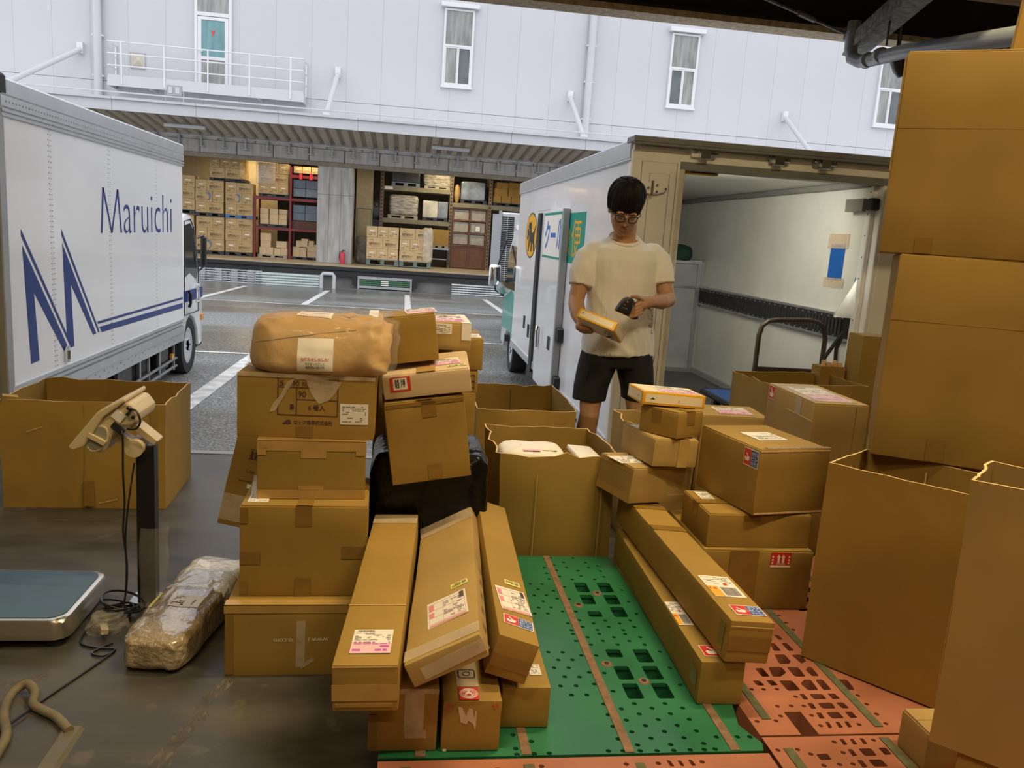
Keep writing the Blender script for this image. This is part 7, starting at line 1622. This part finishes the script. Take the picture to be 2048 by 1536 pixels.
# hair: a cap plus locks that run from the crown to the fringe
def hair_at(th, t, lift=0, wild=0):
    cx, cy = math.cos(th), math.sin(th); front, back, side = max(0, cy), max(0, -cy), abs(cx)
    zb = .009*front - .016*side*(1-front) - .060*back + wild
    ph = math.pi/2*(1-min(1, t)); ztop = .148
    z = zb + (ztop-zb)*math.sin(ph)**.92 - max(0, t-1)*.05
    rr = math.cos(ph)**.70 if t < 1 else 1
    tuck = max(0, (t-.5)/.5)**1.5; rr *= 1 - (.17 if cy < .55 else .09)*tuck
    part = math.exp(-((cx-.10)/.08)**2)*(1 if cy > -.3 else 0)*max(0, 1-t)*.05
    k = (1 + .075*math.sin(math.pi*min(1, t)))*(1-part)
    rx, ry = .096, (.105 if cy > 0 else .116)
    return hd((rx+lift)*rr*k*cx, (ry+lift)*rr*k*cy - .008, z + lift*math.sin(ph))
nu, nv = 72, 20; vs = [hair_at(2*math.pi*i/nu, j/nv) - PB for j in range(nv+1) for i in range(nu)]; fs = []
for i in range(nu):
    q = hair_at(2*math.pi*i/nu, 1) - PB; c_ = hd(0, -.008, .03) - PB; vs.append(q.lerp(c_, .32) + Vector((0, 0, .006)))
for j in range(nv+1):
    for i in range(nu): fs.append((j*nu+i, j*nu+(i+1) % nu, (j+1)*nu+(i+1) % nu, (j+1)*nu+i))
me = bpy.data.meshes.new('hair'); me.from_pydata([tuple(v) for v in vs], [], fs)
bm = bmesh.new(); bm.from_mesh(me); bmesh.ops.remove_doubles(bm, verts=bm.verts[:], dist=.0003); bmesh.ops.recalc_face_normals(bm, faces=bm.faces[:]); bm.to_mesh(me); bm.free()
me.polygons.foreach_set('use_smooth', [True]*len(me.polygons)); me.materials.append(M['hair'])
hr_ = link('hair', me, person)
mb = MB(PB); rnd = random.Random(4)
for i in range(330):
    th = 2*math.pi*(i+rnd.random())/330; t0 = rnd.uniform(.04, .40); drift = rnd.uniform(-.20, .20); up = rnd.uniform(.0008, .0045); end = rnd.uniform(.97, 1.22); wd = rnd.uniform(.0035, .0060)
    pts = []; rs = []
    for q in range(8):
        f_ = q/7; t = t0 + (end-t0)*f_
        pts.append(hair_at(th + drift*f_*f_ + .03*math.sin(i+5*f_), t, up*(1-.7*f_*f_) - .001, 0)); rs.append(wd*(1-.82*f_**2.2)*(.35 if q == 0 else 1))
    mb.tube(pts, rs, 5)
stuff(mb.build('hair_locks', M['hair'], hr_, smooth=70))
# glasses
g = MB(PB)
for s in (-1, 1):
    P = [(s*.010, .111, -.001), (s*.014, .111, .013), (s*.046, .103, .014), (s*.056, .098, .008), (s*.054, .099, -.012), (s*.046, .104, -.019), (s*.020, .111, -.019), (s*.011, .112, -.011)]
    g.tube([hd(*p) for p in P], .0030, 6, closed=True); g.tube([hd(s*.056, .098, .008), hd(s*.072, .080, .009), hd(s*.077, .0, .008), hd(s*.074, -.02, -.004)], .0022, 6)
g.tube([hd(-.011, .111, .002), hd(0, .1135, .004), hd(.011, .111, .002)], .0022, 6); gl = g.build('glasses', M['black'], person, smooth=50); gl['label'] = 'black rectangular framed glasses'
lens = MB(PB)
for s in (-1, 1): lens.add([hd(s*.012, .110, .011), hd(s*.046, .102, .012), hd(s*.053, .098, .0), hd(s*.046, .103, -.017), hd(s*.018, .110, -.017)], [(0, 1, 2, 3, 4)])
lens.build('lenses', mat('spectacle_lens', (.9, .92, .95), .05, vary=0, alpha=.12), gl)
# t-shirt
def folds(co, n):
    w = co + PB; z = w.z
    a = noise.noise(Vector((w.x*8, w.y*8, z*2.6)))*.012 + (.35-abs(noise.noise(Vector((w.x*13+z*5, w.y*11, z*5)))))*.012 + (.3-abs(noise.noise(Vector((w.x*17-z*7, w.y*15, z*9)))))*.004
    a *= min(1, max(.25, (1.40-z)*3.2))
    a += .0045*math.exp(-((z-.80)/.02)**2)*noise.noise(Vector((w.x*14, 0, 0)))
    return co + n*a
s_ = MB(PB)
s_.loft([ering((1.139, 4.165, .778), .198, .140), ering((1.139, 4.165, .84), .196, .140), ering((1.137, 4.165, .95), .188, .136), ering((1.134, 4.165, 1.07), .184, .132), ering((1.131, 4.165, 1.18), .188, .132), ering((1.128, 4.166, 1.27), .192, .126), ering((1.126, 4.168, 1.325), .180, .108), [Vector((v.x, v.y, v.z+.25*(v.y-4.165))) for v in ering((1.124, 4.165, 1.352), .130, .090)], [Vector((v.x, v.y, v.z+.48*(v.y-4.15))) for v in ering((1.121, 4.148, 1.378), .082, .076)]])
s_.tube([(.990, 4.175, 1.302), (.945, 4.165, 1.262), (.918, 4.148, 1.19), (.908, 4.138, 1.125)], [.066, .072, .070, .064], 20)
s_.tube([(1.275, 4.182, 1.308), (1.318, 4.172, 1.268), (1.338, 4.152, 1.205), (1.346, 4.135, 1.155)], [.066, .072, .069, .062], 20)
for c in ((.975, 4.175, 1.298), (1.285, 4.182, 1.306)): ellipsoid(s_, c, (.068, .072, .062))
sh = remeshed(s_, 't_shirt', .0055, M['shirt'], person, 5, folds)
mb = MB(PB); mb.tube([Vector((1.121+.080*math.cos(a*math.pi/14), 4.148+.074*math.sin(a*math.pi/14), 1.379+.036*math.sin(a*math.pi/14))) for a in range(28)], .0058, 8, closed=True); mb.build('collar', M['shirt'], sh, smooth=60)
mb = MB(PB)
for A_, rr, tdir in (((.908, 4.138, 1.128), .0655, Vector((-.010, -.010, -.065))), ((1.346, 4.135, 1.158), .0635, Vector((.008, -.017, -.05)))):
    q = tdir.normalized().to_track_quat('Z', 'Y').to_matrix()
    for off in (0, -.016):
        mb.tube([Vector(A_) - tdir.normalized()*(-off*-1) + q @ Vector((rr*math.cos(a*math.pi/12), rr*math.sin(a*math.pi/12), 0)) for a in range(24)], .0022, 5, closed=True)
pass
# shorts
h_ = MB(PB)
h_.loft([ering((1.138, 4.168, .90), .165, .118), ering((1.14, 4.168, .84), .180, .128), ering((1.14, 4.168, .76), .186, .128), ering((1.14, 4.165, .71), .182, .120)])
h_.loft([ering((1.055, 4.165, .80), .105, .118), ering((1.035, 4.158, .70), .102, .112), ering((1.012, 4.148, .60), .093, .102), ering((1.004, 4.142, .525), .089, .098)])
h_.loft([ering((1.225, 4.172, .80), .105, .118), ering((1.245, 4.165, .70), .100, .112), ering((1.264, 4.155, .60), .092, .102), ering((1.272, 4.150, .535), .088, .098)])
def cloth2(co, n):
    w = co+PB; return co + n*(noise.noise(Vector((w.x*11, w.y*11, w.z*4)))*.007)
so = remeshed(h_, 'shorts', .0065, M['shorts'], person, 4, cloth2)
mb = MB(PB)
for s, x0, x1 in ((-1, .955, .962), (1, 1.325, 1.318)): mb.tube([(x0, 4.09, .78), (x1-.012*s, 4.065, .70), (x1, 4.07, .62)], .0018, 5)
mb.build('seam', M['under'], so)
for L in LEGS:
    x, y = L[-1][0], L[-1][1]; sm = MB(PB); ellipsoid(sm, (x, y-.045, .045), (.050, .135, .046)); ellipsoid(sm, (x, y+.01, .07), (.045, .06, .055)); sm.b2(x-.048, x+.048, y-.175, y+.075, 0, .022)
    remeshed(sm, 'shoe', .007, M['black_rub'], person, 2)
# mailer in the hand
o, F, fb = flat_box('flat yellow edged mailer held in the hand on the left of the scanner', BX, (BW, BD, BH), (-26.5, 14.2, -37.7), 60)
text(o, F['front'], -.078, .004, '■', .008, .009, M['ink_grey'], off=.0014); mb = MB(); print_lines(mb, fb, .03, .085, -.06, .05, 5, random.Random(8), 0, .7, .0014, .4); poly_patch(mb, fb, [(.02, -.07), (.04, -.065), (.075, -.02), (.06, -.02)], .0014, .0002); mb.build('print', M['ink'], o)
# scanner
sc_ = thing('barcode_scanner', 'black handheld barcode scanner pointed down at the mailer', 'scanner', (1.07, 3.80, 1.05)); oS = (1.07, 3.80, 1.05)
pl = [(1.017, 1.036), (1.084, 1.011), (1.100, 1.045), (1.107, 1.075), (1.098, 1.094), (1.078, 1.102), (1.055, 1.094), (1.036, 1.070)]
mb = MB(oS); mb.prism(pl, lambda a, b, t: (a, t, b), 3.792, 3.838); mb.build('scanner_head', M['black'], sc_, bevel=.008, seg=3, smooth=40)
mb = MB(oS); mb.prism([(1.018, 1.031), (1.083, 1.007), (1.087, 1.013), (1.020, 1.039)], lambda a, b, t: (a, t, b), 3.796, 3.834); mb.build('scan_window', mat('dark_red_window', (.05, .005, .005), .1, vary=0), sc_)
mb = MB(oS); mb.tube([(1.085, 3.825, 1.075), (1.115, 3.855, 1.062), (1.128, 3.866, 1.03), (1.135, 3.875, .995)], [.020, .017, .016, .018], 14); mb.build('grip', M['black'], sc_, smooth=45)
mb = MB(oS)
for x, z, r_ in ((1.066, 1.080, .0065), (1.056, 1.064, .004)): mb.cyl((x, 3.7915, z), (x, 3.789, z), r_, 14)
mb.build('chrome_dots', M['chrome'], sc_)  # plain chrome dots standing for white marks, nothing glows
mb = MB(oS); mb.bar((1.044, 3.790, 1.052), (1.070, 3.790, 1.044), .002, .002); mb.tube([(1.090, 3.790, 1.028), (1.096, 3.790, 1.052), (1.096, 3.790, 1.076)], .0014, 5); mb.build('trim_line', M['steel'], sc_)

for o in bpy.data.objects:
    if o.name.split('.')[0] in ('print', 'lettering') and o.parent is not None and len(o.data.polygons) > 12: o['kind'] = 'stuff'
